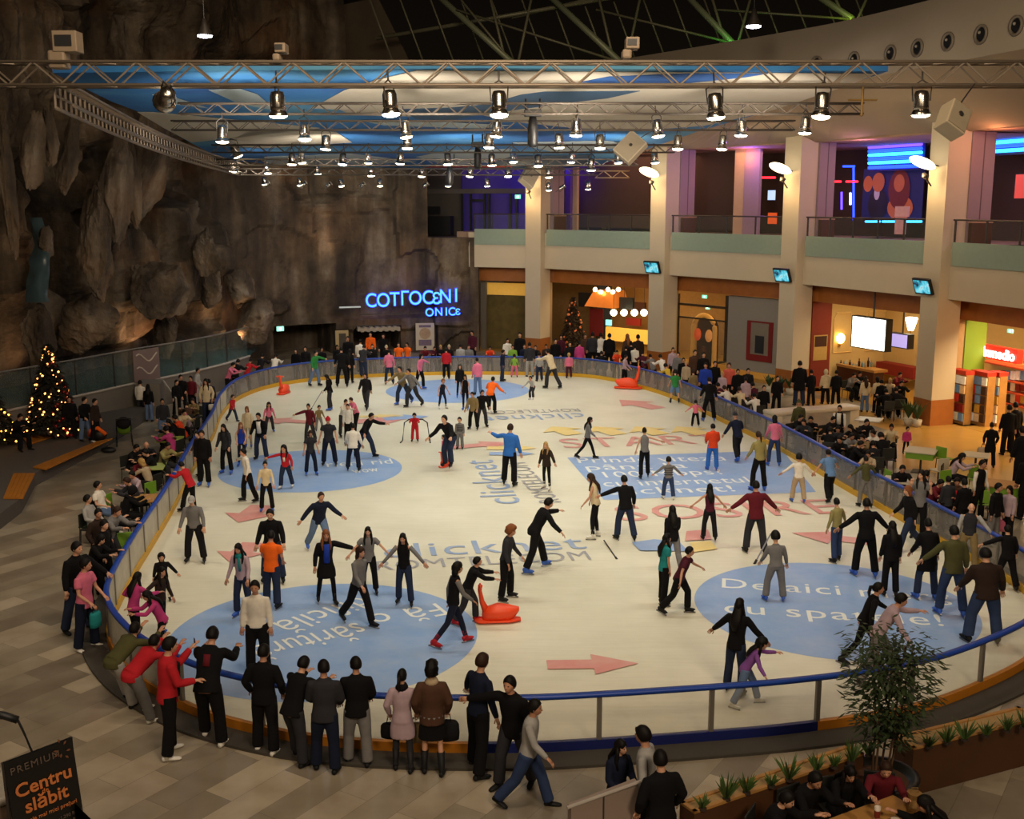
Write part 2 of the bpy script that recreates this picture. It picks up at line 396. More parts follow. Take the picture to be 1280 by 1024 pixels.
COL = {'bk': '0c0b0e', 'bk2': '161519', 'nv': '141a2e', 'dg': '2b2b30', 'gr': '6e6c6c', 'lg': '9a9896', 'wh': 'd8d2c8', 'cr': 'c9b795', 'be': 'a8957a', 'br': '4a3226', 'dbr': '2c201b',
       'rd': 'b0202a', 'drd': '5e1822', 'mr': '451626', 'or': 'e8641a', 'ror': 'd4421f', 'pk': 'cc6a86', 'mg': 'b03a74', 'pu': '7a4a92', 'bl': '2e66b8', 'rb': '203a9c', 'sb': '5d7fae', 'je': '2b3a5c', 'lj': '5a6f92', 'dj': '222c44',
       'tl': '1f7c80', 'gn': '2c7a3c', 'lgn': '7aa23c', 'ol': '4b4a2c', 'yo': '8c8252', 'ye': 'c8a83a', 'khaki': '7c6a48', 'lp': 'a8929c', 'sk': 'c49a80', 'ba': 'c4584a',
       'sblue': '3f66c4', 'sred': 'b0242e', 'swhite': 'd8d6d0', 'sblack': '1a1a1c', 'blond': 'a8854e', 'gin': '7c4a2a', 'greyh': '7c7a78', 'hb': '0e0a08', 'hbr': '2e1d14'}
MATDEF = {}
def cm(c, what='fabric'):
    return mat(what+'_'+c, COL[c], .9 if what == 'fabric' else .6, var=.18, scale=9., spec=.2)
def plain(o, k, name, me, mats):
    q = bpy.data.objects.new(name, me); C.objects.link(q); q.parent = o
    for i, m in enumerate(mats):
        if i < len(q.material_slots): q.material_slots[i].link = 'OBJECT'; q.material_slots[i].material = m
    return q
SKIN = ['cc9a7c', 'c08c70', 'b48266']
def person(loc, h, pose, face, top, bot, hair, shoes, label, build='m', group=None, scarf=None, rnd=0):
    """top 'style:colour', bot 'style:colour', hair 'style:colour', shoes 'kind:colour'"""
    ts, tcol = top.split(':'); bs, bcol = bot.split(':'); hs, hcol = hair.split(':'); ss, scol = shoes.split(':')
    child = build == 'c'; sk = ss == 'k'; key = (pose, child, sk)
    S = cached(('S',)+key, skeleton, pose, child, sk)
    b = cached(('B',)+key, body_mesh, S)
    o = bpy.data.objects.new('person', b); C.objects.link(o)
    wx = {'m': 1.04, 'f': .9, 'c': 1.08, 'x': 1.24}[build]
    base = 1.75+(.07 if sk else 0)+(.07 if child else 0); k = h/base
    o.location = loc; o.scale = (k*wx, k*(1.0 if build != 'x' else 1.15), k); o.rotation_euler = (0, 0, R(face))
    skin = mat('skin_%d' % (rnd % 3), SKIN[rnd % 3], .55, var=.08)
    for i, m in enumerate((skin, mat('eye_dark', '1c1512', .3, var=0), mat('lips', '8a4a44', .5, var=0))):
        o.material_slots[i].link = 'OBJECT'; o.material_slots[i].material = m
    tag(o, label, 'person', group)
    nm = {'j': 'jacket', 't': 'shirt', 'v': 'vest', 'c': 'coat', 's': 'sweater', 'p': 'padded_jacket'}[ts]
    plain(o, 0, nm, cached(('T', ts)+key, lambda: slot(top_mesh(S, ts))), [cm(tcol)])
    plain(o, 0, {'w': 'trousers', 'j': 'jeans', 'l': 'leggings', 'k': 'skirt', 'h': 'shorts'}[bs], cached(('L', bs)+key, lambda: slot(leg_mesh(S, bs))), [cm(bcol)])
    for s in (1, -1):
        plain(o, 0, {'s': 'shoe', 'b': 'boot', 'k': 'ice_skate'}[ss], cached(('F', ss, s)+key, shoe_mesh, S, s, ss), [cm(scol, 'leather'), mat('steel', '9a9a9c', .3, 1., var=.05)])
    if hs != 'n':
        plain(o, 0, {'c': 'cap', 'w': 'woolly_hat', 'h': 'hood'}.get(hs, 'hair'), cached(('H', hs)+key, hair_mesh, S, hs), [cm(hcol, 'hair' if hs not in 'cwh' else 'fabric')])
    if scarf: plain(o, 0, 'scarf', cached(('W',)+key, scarf_mesh, S), [cm(scarf)])
    return o, S, k
def slot(me):
    me.materials.clear(); me.materials.append(None); return me
# ================================================================ the place
def nodemat(name):
    m = bpy.data.materials.new(name); m.use_nodes = True; nt = m.node_tree
    return m, nt, nt.nodes['Principled BSDF'], nt.nodes.new, nt.links.new
def ramp(nt, stops):
    r = nt.nodes.new('ShaderNodeValToRGB'); e = r.color_ramp.elements
    while len(e) < len(stops): e.new(.5)
    for q, (p, c) in zip(e, stops): q.position = p; q.color = (*lin(c), 1)
    return r
def mix(nt, a, b, fac, mode='MIX'):
    m = nt.nodes.new('ShaderNodeMix'); m.data_type = 'RGBA'; m.blend_type = mode
    for k, v in ((6, a), (7, b), (0, fac)):
        if hasattr(v, 'is_output'): nt.links.new(v, m.inputs[k])
        else: m.inputs[k].default_value = v
    return m.outputs[2]
# --- floor tiles: long planks laid aslant
def tile_mat():
    m, nt, b, N, L = nodemat('stone_planks')
    tc = N('ShaderNodeTexCoord'); mp = N('ShaderNodeMapping'); mp.inputs['Rotation'].default_value = (0, 0, -R(57))
    L(tc.outputs['Object'], mp.inputs['Vector'])
    br = N('ShaderNodeTexBrick'); br.offset = .37; br.inputs['Scale'].default_value = 1; br.inputs['Brick Width'].default_value = 1.75
    br.inputs['Row Height'].default_value = .56; br.inputs['Mortar Size'].default_value = .003; br.inputs['Bias'].default_value = 0
    br.inputs['Color1'].default_value = (*lin('7a7164'), 1); br.inputs['Color2'].default_value = (*lin('b2a692'), 1); br.inputs['Mortar'].default_value = (*lin('5c5347'), 1)
    L(mp.outputs[0], br.inputs['Vector'])
    n = N('ShaderNodeTexNoise'); n.inputs['Scale'].default_value = 1.4; n.inputs['Detail'].default_value = 6; L(tc.outputs['Object'], n.inputs['Vector'])
    r = ramp(nt, [(.3, 'd2cdc4'), (.7, 'ffffff')]); L(n.outputs['Fac'], r.inputs[0])
    L(mix(nt, br.outputs['Color'], r.outputs[0], .8, 'MULTIPLY'), b.inputs['Base Color'])
    b.inputs['Roughness'].default_value = .28
    return m
def ice_mat():
    m, nt, b, N, L = nodemat('ice'); tc = N('ShaderNodeTexCoord')
    n = N('ShaderNodeTexNoise'); n.inputs['Scale'].default_value = .22; n.inputs['Detail'].default_value = 8; n.inputs['Roughness'].default_value = .65
    L(tc.outputs['Object'], n.inputs['Vector']); r = ramp(nt, [(.3, 'c9c5b2'), (.55, 'd9d5c3'), (.75, 'e4e0d0')]); L(n.outputs['Fac'], r.inputs[0])
    mp = N('ShaderNodeMapping'); mp.inputs['Rotation'].default_value = (0, 0, .4); mp.inputs['Scale'].default_value = (1, 14, 1); L(tc.outputs['Object'], mp.inputs[0])
    s = N('ShaderNodeTexNoise'); s.inputs['Scale'].default_value = .8; s.inputs['Detail'].default_value = 6; L(mp.outputs[0], s.inputs['Vector'])
    r2 = ramp(nt, [(.35, 'dcd8cc'), (.6, 'ffffff')]); L(s.outputs['Fac'], r2.inputs[0])
    L(mix(nt, r.outputs[0], r2.outputs[0], .2, 'MULTIPLY'), b.inputs['Base Color'])
    rr = N('ShaderNodeMapRange'); rr.inputs[3].default_value = .25; rr.inputs[4].default_value = .5; L(s.outputs['Fac'], rr.inputs[0]); L(rr.outputs[0], b.inputs['Roughness'])
    b.inputs['Specular IOR Level'].default_value = .25
    return m
def paint(name, col, fade=.35):
    m, nt, b, N, L = nodemat(name); tc = N('ShaderNodeTexCoord')
    n = N('ShaderNodeTexNoise'); n.inputs['Scale'].default_value = 1.3; n.inputs['Detail'].default_value = 8; n.inputs['Roughness'].default_value = .7; L(tc.outputs['Object'], n.inputs['Vector'])
    L(mix(nt, (*lin(col), 1), (*lin('e4dfd0'), 1), None or n.outputs['Fac']), b.inputs['Base Color'])
    mr = N('ShaderNodeMapRange'); mr.inputs[1].default_value = .35; mr.inputs[2].default_value = .8; mr.inputs[3].default_value = 0; mr.inputs[4].default_value = fade
    L(n.outputs['Fac'], mr.inputs[0]); L(mr.outputs[0], b.inputs['Base Color'].links[0].from_node.inputs[0])
    b.inputs['Roughness'].default_value = .4; b.inputs['Specular IOR Level'].default_value = .25
    return m
def rock_mat():
    m, nt, b, N, L = nodemat('rock'); tc = N('ShaderNodeTexCoord')
    n = N('ShaderNodeTexNoise'); n.inputs['Scale'].default_value = .33; n.inputs['Detail'].default_value = 12; n.inputs['Roughness'].default_value = .68; L(tc.outputs['Object'], n.inputs['Vector'])
    r = ramp(nt, [(.28, '2c2926'), (.42, '564c42'), (.55, '74685a'), (.68, '8c8376'), (.8, '6a6762')]); L(n.outputs['Fac'], r.inputs[0])
    mp = N('ShaderNodeMapping'); mp.inputs['Scale'].default_value = (1.1, 1.1, .16); L(tc.outputs['Object'], mp.inputs[0])
    s = N('ShaderNodeTexNoise'); s.inputs['Scale'].default_value = .8; s.inputs['Detail'].default_value = 8; L(mp.outputs[0], s.inputs['Vector'])
    r2 = ramp(nt, [(.36, '57493c'), (.52, 'b7a893'), (.66, 'ffffff')]); L(s.outputs['Fac'], r2.inputs[0])
    o = N('ShaderNodeTexNoise'); o.inputs['Scale'].default_value = .21; o.inputs['Detail'].default_value = 5; L(tc.outputs['Object'], o.inputs['Vector'])
    r3 = ramp(nt, [(.55, '000000'), (.7, 'ffffff')]); L(o.outputs['Fac'], r3.inputs[0])
    c = mix(nt, r.outputs[0], r2.outputs[0], .85, 'MULTIPLY'); bw = N('ShaderNodeRGBToBW'); L(r3.outputs[0], bw.inputs[0])
    mu = N('ShaderNodeMath'); mu.operation = 'MULTIPLY'; mu.inputs[1].default_value = .32; L(bw.outputs[0], mu.inputs[0])
    L(mix(nt, c, (*lin('8a5a2c'), 1), mu.outputs[0]), b.inputs['Base Color'])
    f = N('ShaderNodeTexNoise'); f.inputs['Scale'].default_value = 2.2; f.inputs['Detail'].default_value = 10; L(tc.outputs['Object'], f.inputs['Vector'])
    bp = N('ShaderNodeBump'); bp.inputs['Strength'].default_value = .7; bp.inputs['Distance'].default_value = .25; L(f.outputs['Fac'], bp.inputs['Height']); L(bp.outputs[0], b.inputs['Normal'])
    b.inputs['Roughness'].default_value = .9
    return m
def clear_mat(name, tint, alpha, rough=.08):
    m, nt, b, N, L = nodemat(name)
    tc = N('ShaderNodeTexCoord'); n = N('ShaderNodeTexNoise'); n.inputs['Scale'].default_value = 3; n.inputs['Detail'].default_value = 4; L(tc.outputs['Object'], n.inputs['Vector'])
    mr = N('ShaderNodeMapRange'); mr.inputs[3].default_value = alpha*.75; mr.inputs[4].default_value = min(1, alpha*1.25); L(n.outputs['Fac'], mr.inputs[0]); L(mr.outputs[0], b.inputs['Alpha'])
    b.inputs['Base Color'].default_value = (*lin(tint), 1); b.inputs['Roughness'].default_value = rough
    return m
def glow(name, col, e): return mat(name, col, .5, var=0, emit=e)
TILE, ICE, ROCK = tile_mat(), ice_mat(), rock_mat()
WHITE = mat('plaster', 'c2b49c', .8, var=.05, scale=1.5)
STEEL = mat('truss_steel', '75695c', .5, .3, var=.1)
DSTEEL = mat('dark_steel', '3a3532', .5, .4, var=.1)
CHROME = mat('chrome', 'aaa49c', .24, 1., var=.05)
BLACK = mat('black_plastic', '0f0f11', .5, var=.1)
WOOD = mat('brown_veneer', '9a5c28', .5, var=.25, scale=2.5)
DWOOD = mat('dark_veneer', '43210f', .5, var=.2, scale=2.5)
LWOOD = mat('oak', 'a87a40', .55, var=.25, scale=4)
BLUE = mat('blue_rail', '163f9e', .4, var=.06)
# --- floor
bm = bmesh.new(); quad(bm, [(-34, 6, 0), (30, 6, 0), (30, 84, 0), (-34, 84, 0)])
FLOOR = obj('floor', bm, TILE, kind='structure')
# ---------------------------------------------------------------- rink
RP = [(0, 16.65), (1.4, 16.78), (3.4, 17.08), (4.5, 17.28), (5.7, 17.6), (6.8, 18.0), (7.9, 18.6), (9.7, 20.0), (10.9, 21.6), (11.5, 23.6), (11.5, 25), (11.1, 27.7), (10.7, 30.5), (10.25, 33.2), (9.85, 36.5), (9.3, 40), (8.5, 43.8), (7.6, 48), (6.9, 50.5), (6.05, 52.5), (4.9, 54.6), (3.2, 56), (0, 56.6), (-3.3, 56.6), (-6.5, 56), (-9.5, 54.8), (-11.4, 52.7), (-12.2, 49.5), (-12.0, 45.5), (-11.2, 41), (-10.4, 35.3), (-9.7, 31), (-9.2, 27.4), (-8.9, 25.2), (-8.4, 22.3), (-7.9, 20.9), (-7.0, 19.5), (-6.0, 18.45), (-5.1, 17.75), (-4, 17.2), (-3.1, 16.9), (-1.8, 16.7)]
RINK = catmull([(x, y, 0) for x, y in RP], True, .12)
# even spacing
ln = [0.]
for a, b in zip(RINK, RINK[1:]+RINK[:1]): ln.append(ln[-1]+(b-a).length)
def rink_at(s):
    s %= ln[-1]; lo, hi = 0, len(ln)-1
    while hi-lo > 1:
        m = (lo+hi)//2
        if ln[m] <= s: lo = m
        else: hi = m
    t = (s-ln[lo])/(ln[hi]-ln[lo]+1e-9); return RINK[lo].lerp(RINK[(lo+1) % len(RINK)], t)
NPOST = int(round(ln[-1]/1.87)); STEP = ln[-1]/NPOST
bm = bmesh.new(); NI = 300; pts = [rink_at(ln[-1]*i/NI) for i in range(NI)]
prism(bm, [(p.x, p.y) for p in pts], .002, .03)
ICEO = obj('floor_ice', bm, ICE, kind='structure')
# dark channel around the boards
bm = bmesh.new(); strip(bm, [(p.x, p.y) for p in pts], [(.06, .004), (.55, .004), (.55, .05), (.06, .05)], True)
obj('trim_rink', bm, mat('edge_trim', '3b362f', .7), kind='structure')
BAR = thing('rink_barrier', 'low skating rink barrier with blue top rail and clear panels', 'barrier', (0, 0, 0))
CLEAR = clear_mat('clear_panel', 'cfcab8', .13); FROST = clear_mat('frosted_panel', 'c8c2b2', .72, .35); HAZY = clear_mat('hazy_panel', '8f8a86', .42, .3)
YK = mat('yellow_kick', 'c99a1c', .5, var=.08); YO = mat('amber_kick', 'b97418', .5, var=.1); BK = mat('navy_kick', '101c5c', .45, var=.08)
bm = bmesh.new(); strip(bm, [(p.x, p.y) for p in pts], [(-.05, .93), (.05, .93), (.06, .97), (.05, 1.0), (-.05, 1.0), (-.06, .97)], True)
obj('top_rail', bm, BLUE, BAR, True)
s0 = 1.43
# arc length where x = 1.43 on the near side
s0 = min((ln[i] for i in range(len(RINK)) if RINK[i].y < 20 and abs(RINK[i].x-1.43) < .2), key=lambda s: abs(rink_at(s).x-1.43))
for k in range(NPOST):
    a = s0+k*STEP; seg = [rink_at(a+STEP*j/6) for j in range(7)]; q = [(p.x, p.y) for p in seg]; md = seg[3]; t = seg[1]-seg[0]
    bm = bmesh.new(); box(bm, (seg[0].x, seg[0].y, .48), (.075, .07, .92), math.atan2(t.y, t.x))
    obj('post', bm, mat('alu_post', '7c7770', .45, .5, var=.05), BAR)
    near = md.y < 22; left = md.x < -6 and md.y > 18.5; right = md.x > 4 and md.y > 22
    navy = md.y < 18 and -1.2 < md.x < 5.6
    bm = bmesh.new(); strip(bm, q, [(-.045, .0), (.045, .0), (.045, .2), (-.045, .2)])
    obj('kick_plate', bm, BK if navy else (YO if md.y < 22 else YK), BAR)
    bm = bmesh.new(); strip(bm, q, [(-.012, .2), (.012, .2), (.012, .93), (-.012, .93)])
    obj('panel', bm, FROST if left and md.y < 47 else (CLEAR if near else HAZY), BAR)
# painted marks on the ice: thin coats of paint, parts of the ice
P_BLUE, P_RED, P_YEL, P_LET, P_WHT = paint('ice_blue', '7f9fd0', .22), paint('ice_red', 'cc8580', .3), paint('ice_yellow', 'dfc474', .4), paint('ice_lettering', '8299c0', .3), paint('ice_white', 'dfe2e0', .1)
P_GRY = paint('ice_grey', '8c8d98', .35)
ZI = .032; _Z = [0]
def nz():
    _Z[0] += 1; return ZI+_Z[0]*.0006
def patch(name, px, m, z=None):
    z = nz()
    bm = bmesh.new(); pts = [G(x, y, z) for x, y in px]; A = [bm.verts.new(p) for p in pts]; bm.faces.new(A)
    return obj(name, bm, m, ICEO)
def disc(cx, cy, r, name='painted_circle', m=None, z=None):
    z = nz()
    c = G(cx, cy, z); bm = bmesh.new(); bm.faces.new([bm.verts.new((c.x+r*math.cos(a*math.pi/48), c.y+r*math.sin(a*math.pi/48), z)) for a in range(96)])
    return obj(name, bm, m or P_BLUE, ICEO)
disc(1042, 758, 3.0); disc(405, 794, 3.12); disc(389, 587, 2.98); disc(572, 488, 3.35)
def ice_text(s, px, py, size, ang, m, spacing=1., bold=0., sx=1.):
    c = G(px, py, nz())
    M = Matrix.Translation(c) @ Matrix.Rotation(R(ang), 4, 'Z') @ Matrix.Diagonal((sx, 1, 1, 1))
    return text(s, M, m, size, ICEO, 'ice_lettering', extrude=0., spacing=spacing, bold=bold)
ice_text('De aici merg', 1040, 738, .95, -11, P_WHT, 1.08, 0., .95); ice_text('cu spatele!', 1040, 768, .98, -10, P_WHT, 1.08, 0., 1.)
patch('painted_rectangle', [(709, 572), (978, 563), (1020, 615), (755, 625)], P_BLUE)
def ice_fit(s, x0, x1, y0, y1, h, m):
    a, b = G(x0, y0, nz()), G(x1, y1, ZI); me = text_mesh(s, h, 0., 1.05); w = max(v.co.x for v in me.vertices)-min(v.co.x for v in me.vertices); bpy.data.meshes.remove(me)
    d = b-a; M = Matrix.Translation(((a.x+b.x)/2, (a.y+b.y)/2, a.z)) @ Matrix.Rotation(math.atan2(d.y, d.x), 4, 'Z') @ Matrix.Diagonal((math.hypot(d.x, d.y)/w, 1, 1, 1))
    return text(s, M, m, h, ICEO, 'ice_lettering', extrude=0., spacing=1.05)
for s, x0, x1, y0, y1 in (('Prinde viteză', 722, 905, 576, 573), ('pâna la', 731, 856, 585, 582), ('100 Mbps?', 752, 900, 594, 590), ('cu internetul', 754, 936, 605, 600), ('clicknet!', 756, 917, 615, 611)): ice_fit(s, x0, x1, y0, y1, 1.1, P_WHT)
ice_fit('Fă o', 553, 466, 760, 776, 1.1, P_WHT); ice_fit('dificilă', 458, 350, 751, 785, 1.1, P_WHT); ice_fit('săritură', 453, 318, 785, 817, 1.15, P_WHT)
ice_fit('rieni rid', 408, 490, 581, 577, 1.1, P_WHT); ice_fit('wow', 440, 472, 589, 587, 1.0, P_WHT)
ice_fit('clicknet', 478, 728, 690, 679, 1.6, P_LET); ice_fit('ROMTELECOM', 470, 736, 708, 695, 1.0, P_GRY)
ice_fit('clicknet', 731, 606, 519, 524, 1.7, P_LET); ice_fit('ROMTELECOM', 724, 604, 512, 516, 1.0, P_GRY)
ice_fit('clicknet', 632, 598, 630, 576, 1.6, P_LET); ice_fit('ROMTELECOM', 690, 646, 628, 579, .95, P_GRY)
ice_fit('START', 701, 906, 555, 549, 2.3, P_RED); ice_fit('SOSIRE', 772, 1046, 643, 634, 2.2, P_RED)
def arrow(px, py, L, W, ang, m):
    c = G(px, py, nz()); q = [(-L/2, -W*.22), (0, -W*.22), (0, -W/2), (L/2, 0), (0, W/2), (0, W*.22), (-L/2, W*.22)]; a = R(ang)
    bm = bmesh.new(); bm.faces.new([bm.verts.new((c.x+x*math.cos(a)-y*math.sin(a), c.y+x*math.sin(a)+y*math.cos(a), c.z)) for x, y in q])
    return obj('painted_arrow', bm, m, ICEO)
arrow(741, 830, 1.75, .95, 2, P_RED); arrow(798, 505, 2.6, 1.9, 125, P_RED); arrow(1040, 672, 2.1, 1.2, 155, P_RED); arrow(313, 642, 1.8, 1.5, 262, P_RED); arrow(302, 690, 1.6, 1.3, 262, P_RED)
arrow(358, 526, 2.6, 1.4, 165, P_RED); arrow(604, 556, 2.4, 1.3, 20, P_RED); arrow(640, 560, 1.8, 1.2, 0, P_YEL); arrow(640, 567, 1.6, 1.0, 0, P_BLUE)
arrow(475, 525, 2.2, 1.9, 20, P_RED); arrow(472, 520, 2.0, .8, 10, P_YEL); arrow(508, 522, 1.9, 1.4, 20, P_BLUE)
for x in (703, 758, 810, 862): arrow(x, 538, 1.75, 1.75, 118, P_YEL)
patch('painted_patch', [(790, 678), (818, 674), (850, 678), (860, 689), (800, 688)], P_BLUE); patch('painted_patch', [(862, 678), (888, 676), (897, 686), (868, 690)], P_YEL); patch('painted_patch', [(858, 664), (885, 662), (890, 674), (856, 676)], P_RED)
# ---------------------------------------------------------------- rock wall on the left and behind the rink
RKP = catmull([(-27, 18, 0), (-24.6, 34, 0), (-22.4, 42, 0), (-20.4, 49, 0), (-18, 55.5, 0), (-14.6, 61.3, 0), (-11, 64, 0), (-6, 65.6, 0), (-2.3, 66, 0)], False, .22)
rl = [0.]
for a, b in zip(RKP, RKP[1:]): rl.append(rl[-1]+(b-a).length)
def path_at(P, L, s):
    s = min(max(s, 0), L[-1]-1e-6); lo = 0; hi = len(L)-1
    while hi-lo > 1:
        m = (lo+hi)//2
        if L[m] <= s: lo = m
        else: hi = m
    p = P[lo].lerp(P[lo+1], (s-L[lo])/(L[lo+1]-L[lo]+1e-9)); t = (P[lo+1]-P[lo]).normalized()
    return p, Vector((t.y, -t.x, 0))      # normal towards the rink
def pos_on_rock(px, py):
    """(s, z) where the sight line meets the undisplaced rock face"""
    best = None
    for i in range(0, len(RKP)-1):
        p = RKP[i]; xx = (px-640)/F
        # column of the photo: x / depth along the axis
        z = ZAT(py, p.x, p.y); dpt = p.y*cT-(z-CAMH)*sT
        e = abs(p.x/dpt-xx)
        if best is None or e < best[0]: best = (e, rl[i], z)
    return best[1], best[2]
# (px, py, half width px, half height px, depth in metres: + bulges out, - recess)
FEAT = [(20, 330, 26, 130, 1.0), (150, 215, 90, 45, -2.8), (60, 300, 28, 110, -1.8), (78, 200, 22, 60, 1.6), (90, 205, 16, 55, 1.4), (125, 330, 42, 55, 1.5), (170, 300, 40, 90, .7), (195, 355, 40, 45, 1.3), (255, 310, 26, 40, 1.3),
        (245, 210, 14, 90, -1.6), (205, 250, 35, 80, .9), (60, 405, 34, 50, 1.0), (120, 400, 60, 35, 1.2), (215, 400, 55, 22, -1.2), (200, 425, 16, 25, 1.3), (40, 60, 60, 60, .6), (160, 60, 60, 60, -1.2), (290, 30, 70, 45, 1.0), (350, 50, 60, 60, .8),
        (300, 300, 60, 100, .3), (395, 225, 34, 30, -1.2), (430, 255, 60, 14, .9), (420, 310, 70, 40, .25), (480, 310, 22, 45, -.5), (560, 320, 24, 60, .8), (460, 405, 130, 6, .7), (330, 385, 30, 10, 1.3), (10, 150, 30, 60, .8), (100, 250, 12, 40, -1.2), (180, 150, 60, 25, 1.2)]
FT = []
for px, py, w, h, d in FEAT:
    s, z = pos_on_rock(px, py); s1, _ = pos_on_rock(px+w, py); s2_, _ = pos_on_rock(px-w, py); _, z1 = pos_on_rock(px, py-h)
    FT.append((s, z, max(.5, abs(s1-s2_)/2), max(.4, abs(z1-z)), d))
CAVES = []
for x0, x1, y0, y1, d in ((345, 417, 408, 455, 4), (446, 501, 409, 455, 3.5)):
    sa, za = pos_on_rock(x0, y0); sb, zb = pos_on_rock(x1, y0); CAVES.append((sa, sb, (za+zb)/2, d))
def rock_disp(s, z):
    v = Vector((s*.23, z*.10, 3.1)); cell = noise.cell_vector(Vector((s*.42+.4*noise.noise(v*2), z*.17+.5*noise.noise(Vector((s*.3, z*.2, 9))), 0)))
    d = (cell.x-.5)*1.1+noise.fractal(Vector((s*.35, z*.2, 1.7)), 1., 2.1, 5)*.75+noise.turbulence(Vector((s*1.1, z*.5, 5)), 4, False)*.28
    for a, c, w, h, k in FT:
        q = ((s-a)/w)**2+((z-c)/h)**2
        if q < 1.7:
            j = 1.25-q+.3*noise.noise(Vector((s*.9, z*.9, a)))
            d += k*max(0, min(1, j*1.6))
    back = min(1, max(0, (s-rl[-1]+17)/4)); d = d*(1-.55*back)
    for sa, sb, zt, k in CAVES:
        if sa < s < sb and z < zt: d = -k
    return d
def rock_sheet(s0, s1, z0, z1f, name, step=.2, zs=.22):
    ns = int((s1-s0)/step); bm = bmesh.new(); rows = []
    for i in range(ns+1):
        s = s0+(s1-s0)*i/ns; p, n = path_at(RKP, rl, s); zt = z1f(s); nz = int(max(zt-z0, .5)/zs); row = []
        row = [(p+n*rock_disp(s, z0+(zt-z0)*j/NZ)+Vector((0, 0, z0+(zt-z0)*j/NZ))) for j in range(NZ+1)]
        rows.append([bm.verts.new(v) for v in row])
    for A, B in zip(rows, rows[1:]):
        for j in range(NZ): bm.faces.new((A[j], B[j], B[j+1], A[j+1]))
    return obj(name, bm, ROCK, None, False, kind='structure')
sc, _ = pos_on_rock(400, 300); sd, _ = pos_on_rock(532, 260); NZ = 120
WL = rock_sheet(4, sc, -.3, lambda s: 21.5, 'wall_left', .2)
NZ = 100
def back_top(s): return 21. if s < sd-7 else (13. if s < sd else 6.75)
sk_, _ = pos_on_rock(438, 300)
NZ = 110; rock_sheet(sc-.05, sk_, -.3, lambda s: 21.5, 'wall_back', .18)
NZ = 70; rock_sheet(sk_-.05, sd, -.3, lambda s: 13.2, 'wall_back', .16)
NZ = 40; WB = rock_sheet(sd-.05, rl[-1], -.3, lambda s: 6.7, 'wall_back', .14)
# rock end beside the gallery and dark lining of the two passages
bm = bmesh.new(); p, n = path_at(RKP, rl, rl[-1]); box(bm, (p.x+.1, p.y+1.2, 3.35), (.5, 3.2, 6.7)); box(bm, (-5.4, 67.6, 6.55), (7, 3.4, .25)); obj('wall_back_end', bm, ROCK, kind='structure')
# hanging boulders and waterfall
def boulder(px, py, w, h, D, parent=None, seed=0):
    c = AT(px, py, D+.9); k = D/1400; bm = bmesh.new()
    bmesh.ops.create_icosphere(bm, subdivisions=5, radius=1.25); rr = random.Random(seed); PL = [(Vector((rr.gauss(0, 1), rr.gauss(0, 1), rr.gauss(0, .8))).normalized(), rr.uniform(.62, .98)) for _ in range(16)]
    for v in bm.verts:
        q = v.co.copy()
        for n_, d_ in PL:
            e = q.dot(n_)-d_
            if e > 0: q -= n_*e*.93
        r = 1+.12*noise.noise(q*1.7+Vector((seed, 0, 0)))+.09*noise.turbulence(q*4+Vector((0, seed, 0)), 4, False)
        v.co = Vector((q.x*w*k*r, q.y*min(w, h)*k*.8*r, q.z*h*k*r))
    o = obj('boulder', bm, ROCK, WL, False); o.location = c; o.rotation_euler = (0, R(8)*math.sin(seed*3), seed)
    return o
for i, (px, py, w, h, D) in enumerate([(42, 195, 16, 50, 40), (62, 180, 12, 34, 41), (86, 200, 15, 46, 41.5), (118, 305, 30, 60, 42), (140, 235, 22, 60, 46), (165, 225, 16, 50, 47), (195, 365, 36, 40, 48.5), (255, 320, 18, 34, 53.5), (58, 300, 12, 18, 43), (205, 420, 17, 26, 51), (52, 420, 24, 46, 42.5), (110, 405, 40, 32, 44.5), (265, 360, 16, 22, 54), (185, 190, 30, 70, 48), (10, 240, 14, 90, 38), (320, 400, 26, 24, 58), (300, 360, 24, 30, 58)]):
    boulder(px, py, w, h, D, seed=i*1.7+.3)
WATER = mat('blue_water', '3e5158', .3, var=.5, scale=1.5)
bm = bmesh.new()
rows = []
for i in range(25):
    t = i/24; y = 272+t*106; x = 44+5*math.sin(t*5)+t*8; D = 44.6-1.6*t; rows.append([bm.verts.new(AT(x+dx*(.6+.5*t+.5*noise.noise(Vector((t*5, dx, 2)))), y, D-.3*math.cos(dx/14*1.5)+.25*noise.noise(Vector((t*6, dx*.3, 0))))) for dx in (-14, -7, 0, 7, 14)])
for A, B in zip(rows, rows[1:]):
    for j in range(4): bm.faces.new((A[j], A[j+1], B[j+1], B[j]))
o = obj('waterfall', bm, WATER, None, True, label='narrow blue waterfall running down the dark rock on the left', category='waterfall')
# smooth vault beside the rock and the dark glass roof
bm = bmesh.new(); q = [AT(365, -60, 68), AT(470, -8, 66), AT(516, 84, 66), AT(560, 160, 66), AT(425, 160, 68)]
f = bm.faces.new([bm.verts.new(p) for p in q]); bmesh.ops.solidify(bm, geom=[f], thickness=.3); obj('wall_vault', bm, mat('vault_plaster', '7c6e5c', .9, var=.1), kind='structure')
ROOFM = mat('night_glass', '020202', .35, var=0)
bm = bmesh.new(); box(bm, (0, 0, 0), (90, 60, .3)); o = obj('ceiling_roof', bm, ROOFM, kind='structure'); o.location = (5, 55, 22.6); o.rotation_euler = (-math.atan(.222), 0, 0)
ROOFS = thing('roof_frame', 'dark steel roof frame of tubes and thin rafters under the night sky', 'roof frame', (0, 60, 18))
RS = mat('roof_steel', '77755f', .5, .2)
def rbar(a, b, r, nm='tube', m=None):
    m = m or RS
    bm = bmesh.new(); bar(bm, Vector(a)-ROOFS.location, Vector(b)-ROOFS.location, r, 8); return obj(nm, bm, m or DSTEEL, ROOFS, True)
